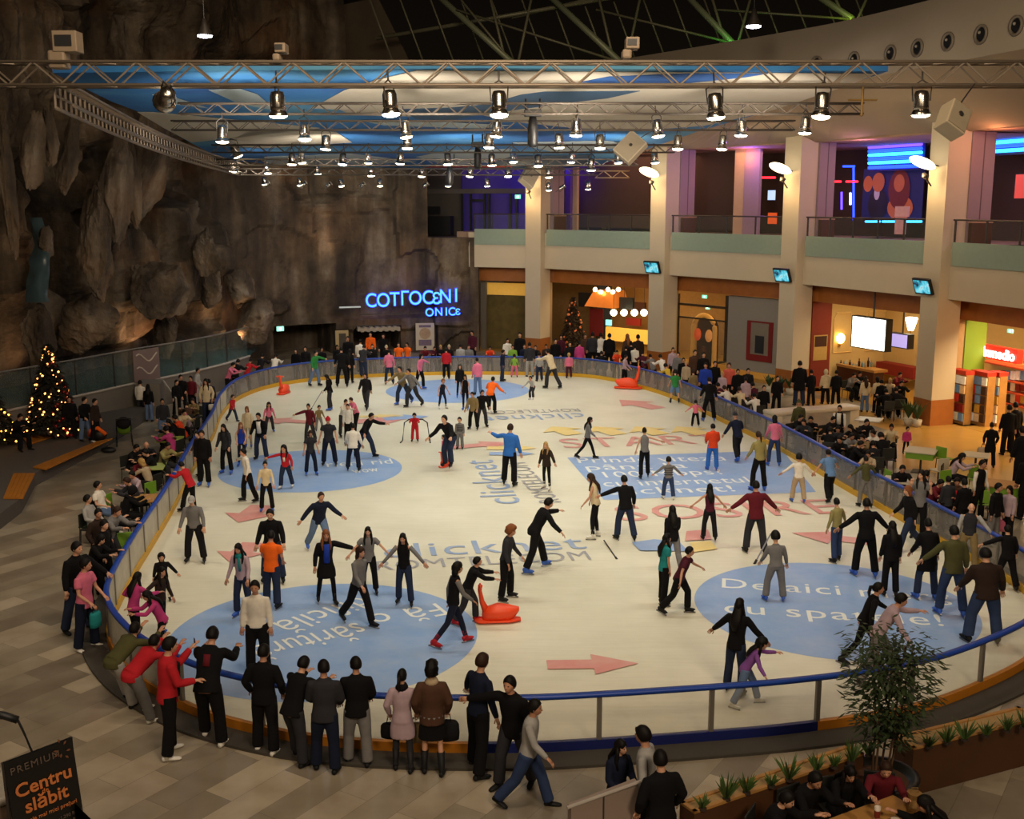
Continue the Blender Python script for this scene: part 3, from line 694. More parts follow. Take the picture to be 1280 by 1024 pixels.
GREENLIT = mat('green_lit_steel', '8c9478', .5, .3, var=.1)  # green cast of the roof lights put into the tube colour
for x0, x1 in ((520, 640), (660, 776), (835, 916), (985, 1066)):
    b = AT(x1, 78 if x1 < 900 else (54 if x1 < 1000 else 24), 58); d = AT(x0, -30, 62); rbar(d, b, .16, m=GREENLIT)
    e = AT(x1-34, -30, 60); rbar(e, b+Vector((-.3, .3, 0)), .07); e = AT(x1+30, -30, 60); rbar(e, b+Vector((.3, .3, 0)), .07)
    rbar(AT(x0-90 if x0 > 600 else 560, 12 if x0 > 600 else -20, 60), b, .06)
rbar(AT(470, 48, 63), AT(770, -4, 61), .11, 'purlin'); rbar(AT(640, 22, 62), AT(900, -40, 60), .09, 'purlin')
for i in range(17): rbar(AT(455+i*38, -20, 62), AT(495+i*38, 88, 62), .05, 'rafter')
# ---------------------------------------------------------------- painted ceiling over the rink
DN, DF, ZN, ZF = 30., 63.5, 12.35, 10.72
def mz(D): return ZN+(ZF-ZN)*(D-DN)/(DF-DN)
def MU(px, py, dz=0.):
    """sight line -> the sloping ceiling"""
    lo, hi = 20., 90.
    for _ in range(40):
        D = (lo+hi)/2
        if ZAT(py, 0, D) > mz(D): hi = D
        else: lo = D
    p = AT(px, py, lo); p.z += dz; return p
def mural(name, px, m, dz, parent, th=.012):
    bm = bmesh.new(); q = [MU(x, y, dz) for x, y in px]
    f = bm.faces.new([bm.verts.new(p) for p in q]); r = bmesh.ops.extrude_face_region(bm, geom=[f])
    bmesh.ops.translate(bm, verts=[v for v in r['geom'] if isinstance(v, bmesh.types.BMVert)], vec=(0, 0, th))
    bmesh.ops.triangulate(bm, faces=bm.faces[:])
    return obj(name, bm, m, parent)
def sky_mat():
    m, nt, b, N, L = nodemat('sky_painting'); tc = N('ShaderNodeTexCoord')
    n = N('ShaderNodeTexNoise'); n.inputs['Scale'].default_value = .12; n.inputs['Detail'].default_value = 5; L(tc.outputs['Object'], n.inputs['Vector'])
    r = ramp(nt, [(.35, '1d4f94'), (.5, '2a72b4'), (.62, '5c9cc4'), (.75, '9fb7c2')]); L(n.outputs['Fac'], r.inputs[0]); L(r.outputs[0], b.inputs['Base Color']); b.inputs['Roughness'].default_value = .9
    return m
SKYM = sky_mat(); MW = mat('mural_white', 'b7b0a2', .9, var=.05); MB = mat('mural_blue', '1f4f8f', .9, var=.08); MS = mat('mural_slate', '31506e', .9, var=.08); MC = mat('mural_cloud', '9aa9b0', .9, var=.12, scale=1)
CEIL = mural('ceiling', [(66, 92), (107, 112), (140, 128), (172, 140), (205, 160), (240, 180), (300, 211), (420, 213), (560, 213), (700, 211), (745, 208), (800, 190), (872, 165), (960, 140), (1062, 106), (1110, 90), (600, 86)], SKYM, .02, None, .2)
tag(CEIL, kind='structure')
for m, px in ((MW, [(520, 88), (470, 100), (430, 113), (390, 135), (425, 137), (440, 144), (560, 146), (600, 143), (640, 152), (720, 160), (800, 163), (880, 157), (958, 140), (1062, 106), (1095, 92)]),
              (MW, [(172, 140), (190, 140), (320, 152), (400, 160), (330, 168), (240, 178), (205, 160)]), (MW, [(320, 160), (420, 165), (440, 178), (330, 185), (270, 182)]),
              (MC, [(260, 112), (300, 111), (322, 118), (345, 138), (300, 130)]), (MC, [(190, 118), (220, 122), (260, 135), (215, 130)]), (MC, [(520, 196), (560, 188), (640, 186), (640, 200), (560, 207)]), (MC, [(330, 196), (440, 192), (520, 202), (420, 208), (330, 206)]), (MC, [(640, 178), (760, 176), (800, 182), (700, 192)])):
    mural('painted_cloud', px, m, -.01, CEIL)
for m, px in ((MS, [(500, 136), (560, 134), (610, 130), (650, 118), (680, 114), (800, 113), (760, 122), (700, 129), (600, 143), (560, 150), (520, 148)]), (MB, [(725, 102), (760, 95), (860, 91), (960, 91), (930, 96), (860, 103), (760, 104)]), (MS, [(610, 205), (640, 195), (740, 193), (740, 206), (640, 210)]), (MC, [(450, 150), (500, 150), (640, 156), (600, 160), (480, 156)])):
    mural('painted_shape', px, m, -.025, CEIL)
mural('painted_stripe', [(527, 209), (560, 206), (640, 206), (640, 209)], mat('mural_red', '9c3a30', .9), -.03, CEIL)
# ---------------------------------------------------------------- facade on the right: columns, gallery, shops
K = [Vector((-2.4, 65.2, 0))]+[G(x, y) for x, y in ((675, 446), (827, 465), (988, 491), (1162, 533))]
K.append(K[4]+Vector((2.3, -7.9, 0))); K.append(K[5]+Vector((2, -9, 0)))
BAY = []
for a, b in zip(K, K[1:]):
    t = (b-a).normalized(); BAY.append((a, t, Vector((-t.y, t.x, 0)), (b-a).length))
def LP(i, u, w, z):
    a, t, n, L = BAY[i]; return Vector((a.x+t.x*u+n.x*w, a.y+t.y*u+n.y*w, z))
def ON(i, px, py, w):
    """(u, z) where the sight line meets the upright plane w behind bay i"""
    a, t, n, L = BAY[i]; x = (px-640)/F; y = (py-512)/F; d = Vector((x, cT-y*sT, -sT-y*cT)); o = Vector((0, 0, CAMH))
    q = a+n*w; k = (q-o).dot(n)/d.dot(n); p = o+d*k
    return (p-a).dot(t), p.z
def bbox(bm, i, u0, u1, w0, w1, z0, z1, mi=0):
    a, t, n, L = BAY[i]; c = LP(i, (u0+u1)/2, (w0+w1)/2, (z0+z1)/2)
    return box(bm, c, (abs(u1-u0), abs(w1-w0), abs(z1-z0)), math.atan2(t.y, t.x), mi)
def pan(i, px0, py0, px1, py1, w, th=.1, mi=0, bm=None):
    """box whose front lies w behind the bay and covers that window of the photo"""
    u0, za = ON(i, px0, py0, w); u1, zb = ON(i, px1, py0, w); _, zc = ON(i, (px0+px1)/2, py1, w); _, zt = ON(i, (px0+px1)/2, py0, w)
    return bbox(bm or bmesh.new(), i, u0, u1, w, w+th, zc, zt, mi)
ZF0, ZF1, ZG, ZFL, ZSO = 5.0, 6.3, 7.2, 7.0, 11.35
MAUVE = mat('lilac_lit_plaster', '8d7880', .85, var=.04); DKB = mat('dark_brown_wall', '3a2a1e', .8, var=.1)  # mauve light on the piers is put into the plaster colour
SIDEW = mat('side_wall', 'b39a74', .85, var=.06)
# columns
for i in (1, 2, 3, 4, 5):
    a = K[i]; t = (BAY[i-1][1]+BAY[i][1]).normalized(); n = Vector((-t.y, t.x, 0))
    c = thing('column_pillar', '', 'pillar'); c['kind'] = 'structure'; c.name = 'column'
    for k in ('label', 'category'):
        if k in c: del c[k]
    q = [a, a+n*1.1, a+n*1.1-t*1.0, a-t*1.0]
    bm = bmesh.new(); prism(bm, [(p.x, p.y) for p in q], 1.03, 13.0); obj('shaft', bm, WHITE, c)
    cc = sum(q, Vector())/4; bm = bmesh.new(); prism(bm, [((p.x-cc.x)*1.03+cc.x, (p.y-cc.y)*1.03+cc.y) for p in q], 0, 1.03); obj('wood_base', bm, WOOD, c)
# slab fronts, glass parapets, gallery floor, soffit
GLZ = mat('green_glass_band', '8d9e90', .3, var=.08)
for i in range(0, 6):
    L = BAY[i][3]; bm = bmesh.new(); bbox(bm, i, -.3, L+.3, .45, 1.5, ZF0, ZF1+.7); obj('wall_fascia', bm, WHITE, kind='structure')
    bm = bmesh.new(); bbox(bm, i, -1.5, L+.8, 1.5, 12, 5.0, ZFL); obj('floor_gallery', bm, mat('gallery_floor', 'a98d78', .35), kind='structure')
    bm = bmesh.new(); bbox(bm, i, -.5, L+.5, .9, 12, ZSO, ZSO+.5); obj('ceiling_gallery', bm, mat('gallery_ceiling', '9a7c68', .85), kind='structure')
    bm = bmesh.new(); bbox(bm, i, -1.2, L+.6, 1.5, 2.3, 4.15, 5.0); obj('wall_wood_band', bm, WOOD, kind='structure')
ADJ = ['behind the blue sign', 'in front of the purple room', 'over the restaurant', 'over the arched shop door', 'over the cafe', 'over the newsstand']
for i in range(0, 5):
    L = BAY[i][3]; g = thing('glass_balustrade', 'green glass gallery balustrade with dark rail '+('left of the leftmost pillar', 'over the restaurant with globe lamps', 'over the arched shop doorway', 'over the cafe with the bright screen', 'over the red newsstand sign')[i], 'balustrade', LP(i, 0, .4, ZF1))
    u0, u1 = (0.1, L-1.05); m0 = g.location
    def loc(bm): bmesh.ops.translate(bm, verts=bm.verts[:], vec=-m0); return bm
    bm = bmesh.new(); bbox(bm, i, u0, u1, .38, .42, ZF1, ZG); obj('glass_band', loc(bm), GLZ, g)
    bm = bmesh.new(); bbox(bm, i, u0, u1, .37, .40, ZG+.02, 8.0); obj('pane', loc(bm), clear_mat('clear_pane', '9aa8a0', .035), g)
    bm = bmesh.new(); bar(bm, LP(i, u0, .38, 8.04), LP(i, u1, .38, 8.04), .035); obj('handrail', loc(bm), DSTEEL, g)
    k = max(3, int((u1-u0)/1.45))
    for j in range(k+1):
        u = u0+(u1-u0)*j/k; bm = bmesh.new(); bbox(bm, i, u-.03, u+.03, .44, .5, ZF1+.3, 8.02); obj('baluster', loc(bm), DSTEEL, g)
# sloping soffit and the curved white bulkhead with round openings
BK_ = catmull([(6.4, 53.7, 11.25), (10.6, 47.3, 12.5), (12.9, 42.9, 13.15), (15.6, 34.4, 13.25), (17.5, 26, 13.3)], False, .7)
FK_ = [LP(1, 0, .9, ZSO), LP(2, 0, .9, ZSO), LP(3, 0, .9, ZSO), LP(4, 0, .9, ZSO), LP(5, 0, .9, ZSO), LP(5, 9, .9, ZSO)]
FK = catmull([(p.x, p.y, p.z) for p in FK_], False, .5)
bm = bmesh.new(); nb = len(BK_)
BKX = [Vector((1.0, 61.5, 10.9))]+BK_; nb = len(BKX)
A = [bm.verts.new(p) for p in BKX]; B = [bm.verts.new(FK[int(j*(len(FK)-1)/(nb-1))]) for j in range(nb)]
for j in range(nb-1): bm.faces.new((A[j], A[j+1], B[j+1], B[j]))
SOF = mat('soffit_plaster', '8f8370', .9, var=.04)
obj('ceiling_soffit', bm, SOF, kind='structure')
bm = bmesh.new(); top = [Vector((p.x, p.y, 15.4)) for p in BKX]; A = [bm.verts.new(p) for p in BKX]; B = [bm.verts.new(p) for p in top]; D_ = [bm.verts.new(p+Vector((1.6, .9, 0))) for p in top]
for j in range(nb-1): bm.faces.new((A[j], A[j+1], B[j+1], B[j])); bm.faces.new((B[j], B[j+1], D_[j+1], D_[j]))
obj('wall_bulkhead', bm, mat('bulkhead_plaster', '9c9080', .85, var=.03), None, True, kind='structure')
for k, (px, py) in enumerate(((1027, 80), (1067, 75), (1109, 67), (1145, 60), (1183, 52), (1220, 43), (1268, 32))):
    # on the bulkhead: find the upright sheet along the sight line
    best = None
    for j in range(nb-1):
        p = BKX[j].lerp(BKX[j+1], .5); z = ZAT(py, p.x, p.y); e = abs(p.x/(p.y*cT-(z-CAMH)*sT)-(px-640)/F)
        if best is None or e < best[0]: best = (e, j, z)
    j = best[1]; t = (BKX[j+1]-BKX[j]); t.z = 0; t.normalize(); n = Vector((t.y, -t.x, 0)); n = -n if n.x > 0 else n
    p = BKX[j].lerp(BKX[j+1], .5); p = Vector((p.x, p.y, best[2]))+n*.03; q = n.to_track_quat('Z', 'Y').to_matrix().to_4x4()
    v = thing('round_vent', ('first', 'second', 'third', 'fourth', 'fifth', 'sixth', 'seventh')[k]+' from the left of the round dark vents along the curved bulkhead', 'vent', p, 0, 'round vents in the curved bulkhead'); v.matrix_world = Matrix.Translation(p) @ q
    bm = bmesh.new(); lathe(bm, [(.31, -.02), (.31, .04), (.24, .05), (.22, 0), (.22, -.02)], 20); obj('ring', bm, mat('vent_ring', '6e6458', .6), v, True)
    bm = bmesh.new(); lathe(bm, [(.215, -.01), (.2, .012), (.1, .02)], 20); obj('mouth', bm, BLACK, v)
    bm = bmesh.new(); ball(bm, (-.04, .06, .03), .05); obj('nozzle', bm, mat('vent_nozzle', '8c8478', .5), v)
# gallery walls behind: per bay panels given by where they show
def wall(i, x0, y0, x1, y1, w, m, name='wall_gallery', th=.15): return obj(name, pan(i, x0, y0, x1, y1, w, th), m, kind='structure')
for i in range(0, 6):
    bm = bmesh.new(); bbox(bm, i, -2, BAY[i][3]+1, 8.4, 8.6, ZFL, ZSO); obj('wall_gallery_back', bm, DKB, kind='structure')
def depth_to(i, px, u=0., z=9.):
    w = 1.1
    while w < 7:
        p = LP(i, u, w, z); q = 640+F*p.x/(p.y*cT-(p.z-CAMH)*sT)
        if q >= px: break
        w += .02
    return w
for i, x1 in ((1, 705), (2, 868), (3, 1042), (4, 1240)):
    W = depth_to(i, x1); bm = bmesh.new(); bbox(bm, i, -.6, 0, 1.05, W, ZFL, ZSO); obj('wall_pier', bm, MAUVE, kind='structure')
    bm = bmesh.new(); bbox(bm, i, 0, .012, (1.1+W)/2-.02, (1.1+W)/2+.02, ZFL, ZSO); obj('trim_pier', bm, mat('joint', '5c4c52', .8), kind='structure')
    bm = bmesh.new(); bbox(bm, i, .02, .2, 1.12, W-.05, ZFL, 7.92); o = obj('wood_parapet', bm, DWOOD); tag(o, 'dark wooden panel at knee height behind the gallery rail beside the '+('leftmost', 'second', 'third', 'rightmost')[i-1]+' pillar', 'panel', 'wooden panels of the gallery')
    bm = bmesh.new(); bbox(bm, i, .01, .22, 1.1, W-.03, 7.92, 7.97); obj('top_edge', bm, mat('parapet_sheen', 'a88468', .35), o)  # pale strip paints the bright reflection along the panel top
for i, x0, x1, y0, w, m in ((1, 706, 713, 195, 3.2, mat('purple_wall', '5a3f8c', .8)), (1, 713, 721, 205, 3.4, SIDEW), (1, 722, 812, 205, 4.5, DKB), (2, 868, 918, 190, 4.5, DKB), (2, 917, 929, 190, 3.6, SIDEW), (2, 929, 948, 190, 3.4, MAUVE)):
    bm = bmesh.new(); ua, _ = ON(i, x0, 250, w); ub, _ = ON(i, x1, 250, w); bbox(bm, i, ua, ub, w, w+.2, ZFL+(.25 if m is DKB else 0), ZSO); obj('wall_gallery', bm, m, kind='structure')
# purple room left of the first pillar
PURP = mat('violet_lit_wall', '4a3a9a', .8, var=.05); GREYD = mat('grey_wall', '4a443e', .85)  # purple light of the room is put into the wall colour
wall(0, 528, 205, 576, 296, 5.0, GREYD); wall(0, 576, 205, 662, 300, 5.4, PURP)
fr = thing('glazed_doors', 'row of dark framed glazed doors in the violet room beside the leftmost pillar', 'doors', LP(0, 2, 4.6, ZFL))
for x in (577, 588, 605, 611, 638, 646):
    bm = pan(0, x-1.2, 240, x+1.2, 294, 4.6, .1); bmesh.ops.translate(bm, verts=bm.verts[:], vec=-fr.location); obj('door_frame', bm, BLACK, fr)
bm = pan(0, 588, 249, 606, 252, 4.6, .1); bmesh.ops.translate(bm, verts=bm.verts[:], vec=-fr.location); obj('transom', bm, BLACK, fr)
bm = pan(0, 530, 236, 656, 242, 4.4, .5); obj('trim_gallery_beam', bm, mat('beam_grey', '5a544c', .8), kind='structure')
bm = pan(0, 536, 270, 563, 294, 3.6, .5); o = obj('dark_cabinet', bm, BLACK, label='low black cabinet in the dim corner over the rock', category='cabinet')
bm = pan(0, 534, 258, 549, 268, 3.9, .15); o = obj('wall_speaker', bm, BLACK, label='small black box speaker on the grey gallery wall', category='speaker')
def exit_sign(i, px, py, w, lab, s=1.):
    t = thing('exit_sign', lab, 'exit sign', LP(i, *(lambda q: (q[0], w, q[1]))(ON(i, px, py, w))))
    bm = pan(i, px-3.4*s, py-2.6*s, px+3.4*s, py+2.6*s, w, .08); bmesh.ops.translate(bm, verts=bm.verts[:], vec=-t.location); obj('sign_box', bm, glow('exit_green', '6fd8b0', 1.2), t)
    bm = pan(i, px-1.2*s, py-1.4*s, px+1.6*s, py+1.6*s, w-.02, .02); bmesh.ops.translate(bm, verts=bm.verts[:], vec=-t.location); obj('pictogram', bm, glow('exit_white', 'e8fff4', 1.6), t)
exit_sign(0, 647, 246, 4.4, 'small lit green exit sign in the violet gallery room')
# neon, film banner and stands of the gallery on the right
NB, NC, NR, NV = glow('neon_blue', '1838ff', 5), glow('neon_cyan', '30a8ff', 4.5), glow('neon_red', 'ff1c28', 5), glow('neon_violet', '6a48ff', 2.5)
def neon(i, x0, y0, x1, y1, w, m, lab, group=None):
    ua, za = ON(i, x0, y0, w); ub, zb = ON(i, x1, y1, w)
    bm = bmesh.new(); bar(bm, LP(i, ua, w, za), LP(i, ub, w, zb), .05, 8); return obj('neon_tube', bm, m, label=lab, category='neon tube', **({'group': group} if group else {}))
def neon_sign(i, x0, x1, ys, w, lab):
    t = thing('neon_sign', lab, 'neon sign', LP(i, *(lambda q: (q[0], w, q[1]))(ON(i, x0, ys[0], w))))
    for k, y in enumerate(ys):
        ua, za = ON(i, x0, y, w); ub, zb = ON(i, x1, y, w); z = za+(zb-za)*.35
        bm = bmesh.new(); bar(bm, LP(i, ua, w, z)-t.location, LP(i, ub, w, z)-t.location, .075, 8); obj('neon_tube', bm, NV if k == 0 else (NB if k % 2 else NC), t)
    bm = bmesh.new(); ua, za = ON(i, x0, ys[0], w); ub, zb = ON(i, x1, ys[-1], w); bbox(bm, i, ua, ub, w+.15, w+.25, zb-.1, za+.2); bmesh.ops.translate(bm, verts=bm.verts[:], vec=-t.location); obj('backboard', bm, mat('neon_back', '0c1030', .5), t)
neon_sign(3, 1086, 1152, (183, 188, 193, 198, 203, 209), 5.6, 'stack of blue and cyan neon tubes above the film poster in the gallery')
neon_sign(4, 1242, 1300, (167, 172, 177, 182, 188), 6.0, 'stack of cyan neon tubes in the gallery at the right edge')
neon(3, 1054, 208, 1068, 208, 5, NB, 'short blue neon tube on top of the blue doorway outline', 'blue neon outline'); neon(3, 1067, 208, 1067, 276, 5, NB, 'upright blue neon tube of the doorway outline', 'blue neon outline')
neon(3, 1044, 227, 1051, 227, 4.8, NR, 'short red neon bar left of the blue neon doorway'); neon(3, 1058, 227, 1072, 227, 4.9, NR, 'red neon bar crossing the blue neon doorway'); neon(2, 947, 222, 969, 222, 5, NR, 'red neon bar left of the third pillar')
neon(3, 1052, 240, 1052, 262, 5.2, NV, 'dim violet neon upright behind the blue doorway outline'); neon(3, 1063, 241, 1063, 256, 4.9, glow('neon_white', 'bcd0ff', 5), 'short white neon upright inside the blue doorway')
for i, x0, y0, x1, y1, w, m, lab in ((2, 960, 238, 968, 250, 5, glow('blue_screen', '9ab8e8', 1.3), 'small pale blue screen in the gallery left of the third pillar'), (2, 960, 266, 970, 280, 4.8, glow('orange_box', 'b84a18', .8), 'orange lit box under the pale blue screen in the gallery'),
                                  (4, 1270, 218, 1286, 248, 5.2, glow('shop_window', 'b84030', .8), 'colourful lit display in the dark gallery at the right edge')):
    bm = pan(i, x0, y0, x1, y1, w, .1); t = thing('lit_display', lab, 'display', LP(i, *(lambda q: (q[0], w, q[1]))(ON(i, x0, y1, w)))); bmesh.ops.translate(bm, verts=bm.verts[:], vec=-t.location); obj('screen', bm, m, t)
    bm = pan(i, x0-.8, y0-1, x1+.8, y1+1, w+.1, .06); bmesh.ops.translate(bm, verts=bm.verts[:], vec=-t.location); obj('frame', bm, BLACK, t)
# wide film banner: plain generic couple on dark blue
w = 6.2; t = thing('film_banner', 'dark blue lit banner showing a man in a suit and a long haired woman', 'banner', LP(3, *(lambda q: (q[0], w, q[1]))(ON(3, 1082, 272, w))))
def bpart(nm, m, x0, y0, x1, y1, dw, ell=False):
    if not ell: bm = pan(3, x0, y0, x1, y1, w-dw, .02)
    else:
        (ua, za), (ub, zb) = ON(3, x0, y0, w-dw), ON(3, x1, y1, w-dw); bm = bmesh.new(); n = 20
        bm.faces.new([bm.verts.new(LP(3, (ua+ub)/2+(ub-ua)/2*math.cos(2*math.pi*k/n), w-dw, (za+zb)/2+(za-zb)/2*math.sin(2*math.pi*k/n))) for k in range(n)])
    bmesh.ops.translate(bm, verts=bm.verts[:], vec=-t.location); return obj(nm, bm, m, t)
bpart('canvas', mat('banner_navy', '0c1440', .6, emit=.25, ecol='16205c', var=.3), 1080, 210, 1156, 274, 0)
skn, hrn = mat('banner_skin', 'a8582c', .6, emit=.35, ecol='8a4420'), mat('banner_hair', '5a1c0c', .6, emit=.3, ecol='5a1c0c')
bpart('figure', BLACK, 1086, 236, 1108, 276, .03, True); bpart('figure', mat('banner_shirt', 'c0b8b0', .6), 1093, 234, 1099, 250, .045, True); bpart('figure', skn, 1091, 216, 1105, 240, .05, True)
bpart('figure', hrn, 1112, 212, 1136, 262, .04, True); bpart('figure', skn, 1118, 218, 1130, 240, .06, True); bpart('figure', skn, 1110, 244, 1140, 276, .035, True); bpart('figure', skn, 1080, 220, 1090, 240, .03, True)
u0, z0 = ON(3, 1084, 277, 6); neon(3, 1082, 277, 1100, 277, 5.9, NC, 'left cyan light bar under the film banner', 'cyan bars under the film banner'); neon(3, 1103, 277, 1118, 277, 5.9, NC, 'middle cyan light bar under the film banner', 'cyan bars under the film banner'); neon(3, 1132, 277, 1152, 277, 5.9, NC, 'right cyan light bar under the film banner', 'cyan bars under the film banner')
t = thing('leaflet_stand', 'white and pink printed stand on the gallery in front of the film banner', 'stand', LP(3, *(lambda q: (q[0], 3, ZFL))(ON(3, 1125, 292, 3))))
for nm, a in (('panel', (1119, 258, 1136, 271)), ('foot', (1119, 272, 1132, 293))):
    bm = pan(3, *a, 3., .06); bmesh.ops.translate(bm, verts=bm.verts[:], vec=-t.location); obj(nm, bm, mat('leaflet_pink', 'c8a0a4', .6, var=.35, scale=3), t)
# ---------------------------------------------------------------- shops on the ground floor
CREAM = mat('shop_cream', 'c2a66e', .8, var=.06); SHOPF = mat('shop_floor', 'a8823e', .3, var=.12)
def rel(bm, t): bmesh.ops.translate(bm, verts=bm.verts[:], vec=-t.location); return bm
def spot_on(i, px, py, w): u, z = ON(i, px, py, w); return LP(i, u, w, z)
for i in range(0, 6):
    L = BAY[i][3]
    bm = bmesh.new(); bbox(bm, i, -1, L+1, 7.8, 8.0, 0, 5); obj('wall_shop_back', bm, (mat('shop_dim', '6e5630', .8, var=.2), mat('shop_warm', 'a8824a', .8, var=.15), CREAM, CREAM, mat('shop_yellow', 'cca654', .8), CREAM)[i], kind='structure')
    bm = bmesh.new(); bbox(bm, i, -1, L+1, 1.7, 8, 4.85, 4.99); obj('ceiling_shop', bm, mat('shop_ceiling', 'c9a25e', .8), kind='structure')
    bm = bmesh.new(); bbox(bm, i, -.6, L+.6, 1.2, 7.8, .004, .012); obj('floor_shop', bm, SHOPF, kind='structure')
    bm = bmesh.new(); bbox(bm, i, -1.05, -.85, 1.12, 7.8 if i == 3 else 2.0, 0, 4.9); obj('wall_shop_side', bm, CREAM if i == 3 else mat('side_plaster', 'b49468', .8), kind='structure')
# warm lit wood floor in front of the newsstand
bm = bmesh.new(); A = [G(x, y, .006) for x, y in ((1000, 503), (1110, 538), (1120, 585), (1235, 600), (1300, 640), (1330, 560), (1180, 520), (1160, 533), (1000, 493))]; bm.faces.new([bm.verts.new(p) for p in A]); obj('floor_wood', bm, mat('wood_floor', 'b48a44', .3, var=.15, scale=1.5), kind='structure')
# bay 0: dim shop window
t = thing('shop_window', 'dim shop window with patterned curtain left of the leftmost pillar', 'shop window', LP(0, 1, 1.9, 0))
obj('curtain', rel(pan(0, 609, 370, 660, 442, 2.4, .06), t), mat('patterned_curtain', '5c4e26', .9, var=.6, scale=2.2), t)
obj('post', rel(pan(0, 601, 350, 607, 440, 2.0, .25), t), mat('grey_post', '6e665a', .6), t)
obj('lit_strip', rel(pan(0, 609, 354, 660, 369, 2.6, .06), t), mat('warm_strip', 'c8963c', .6, emit=.5), t)
# bay 1: restaurant
t = thing('cooking_hood', 'large copper hood lit from above in the restaurant between the two far pillars', 'hood', spot_on(1, 757, 382, 5))
bm = bmesh.new(); (ua, za), (ub, zb) = ON(1, 737, 362, 5), ON(1, 776, 385, 5); P = []
for z, e in ((za, -.5), (zb, -.1)): P.append([bm.verts.new(LP(1, u, w, z)) for u, w in ((ua-e, 4.3-e), (ub+e, 4.3-e), (ub+e, 6), (ua-e, 6))])
for k in range(4): bm.faces.new((P[0][k], P[0][(k+1) % 4], P[1][(k+1) % 4], P[1][k]))
bm.faces.new(P[0]); bm.faces.new(P[1][::-1]); obj('shell', rel(bm, t), mat('copper', 'c4702c', .35, .5, var=.3, scale=1.5, emit=.35, ecol='d8782c'), t)  # shell glows faintly to imitate lamplight on the metal
for k, x in enumerate((744, 751, 760, 766, 773)):
    bm = bmesh.new(); ball(bm, spot_on(1, x, 362+(k % 2)*3, 4.6), .13); obj('lamp', rel(bm, t), glow('hood_lamp', 'ffe0a0', 14), t, True)
for k, x in enumerate((767, 780, 793, 805)):
    p = spot_on(1, x, 391, 4.2); l = thing('globe_lamp', ('leftmost', 'second from left', 'third from left', 'rightmost')[k]+' round white globe lamp hanging in the restaurant', 'lamp', p, 0, 'globe lamps of the restaurant')
    bm = bmesh.new(); ball(bm, (0, 0, 0), .2); obj('globe', bm, glow('globe_white', 'fff0c0', 8), l, True)
    bm = bmesh.new(); bar(bm, (0, 0, .18), (0, 0, 4.84-p.z), .012, 6); obj('cord', bm, BLACK, l)
for lab, nm, x0, y0, x1, y1, w, m in (('dark red panel under the copper hood in the restaurant', 'red_board', 737, 386, 753, 420, 5.2, mat('panel_red', '6e1414', .7)), ('black signboard left of the copper hood', 'signboard', 723, 366, 739, 384, 4.9, BLACK), ('dark signboard right of the copper hood', 'signboard', 774, 372, 791, 387, 4.9, BLACK),
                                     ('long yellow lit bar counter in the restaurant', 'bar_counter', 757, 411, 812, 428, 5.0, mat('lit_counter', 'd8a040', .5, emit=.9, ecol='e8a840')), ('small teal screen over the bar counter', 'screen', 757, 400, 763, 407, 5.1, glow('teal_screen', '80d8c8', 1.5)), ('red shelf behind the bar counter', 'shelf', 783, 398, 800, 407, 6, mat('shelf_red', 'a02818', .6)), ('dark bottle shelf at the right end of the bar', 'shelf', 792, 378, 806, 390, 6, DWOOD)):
    o = obj(nm, pan(1, x0, y0, x1, y1, w, .15), m, label=lab, category=nm.replace('_', ' ').split()[-1])
# christmas tree of the restaurant
def conifer(name, lab, base, h, r, lights, tint, lc='ffb060', e=9, seed=0, ls=.035, n=260):
    rnd = random.Random(seed); t = thing(name, lab, 'christmas tree', base)
    bm = bmesh.new(); bar(bm, (0, 0, 0), (0, 0, h*.92), .09*h/3, 8, r2=.02); obj('trunk', bm, DWOOD, t)
    bm = bmesh.new()
    for k in range(int(n*4)):
        z = h*(.06+.92*rnd.random()**1.35); R0 = r*(1-z/h)*1.02+.03; a = rnd.random()*6.283; ri = R0*(.35+.65*rnd.random()**.5)
        c = Vector((ri*math.cos(a), ri*math.sin(a), z)); d = Vector((math.cos(a), math.sin(a), -.35)).normalized(); s = d.cross(Vector((0, 0, 1))).normalized(); L = .16+.22*rnd.random()*r
        up = Vector((0, 0, .05)); bm.faces.new([bm.verts.new(c-d*L*.5), bm.verts.new(c+s*L*.35+up), bm.verts.new(c+d*L*.6), bm.verts.new(c-s*L*.35+up)])
    obj('foliage', bm, mat('fir_'+tint, tint, .85, var=.3), t)
    bm = bmesh.new()
    for k in range(lights):
        z = h*(.05+.92*rnd.random()**1.2); R0 = r*(1-z/h)*1.03+.05; a = -math.pi*rnd.random() if k % 4 else rnd.random()*6.283; ball(bm, (R0*math.cos(a), R0*math.sin(a), z), ls*(.7+.6*rnd.random()), u=6, v=4)
    obj('fairy_lights', bm, glow('fairy_'+lc, lc, e), t, kind='stuff')
    return t
conifer('christmas_tree', 'dim christmas tree with copper baubles in front of the restaurant window', Vector((*spot_on(1, 716, 440, 2.4)[:2], .02)), 3.3, .95, 40, '3a2a18', 'c06030', .45, 5, .06)
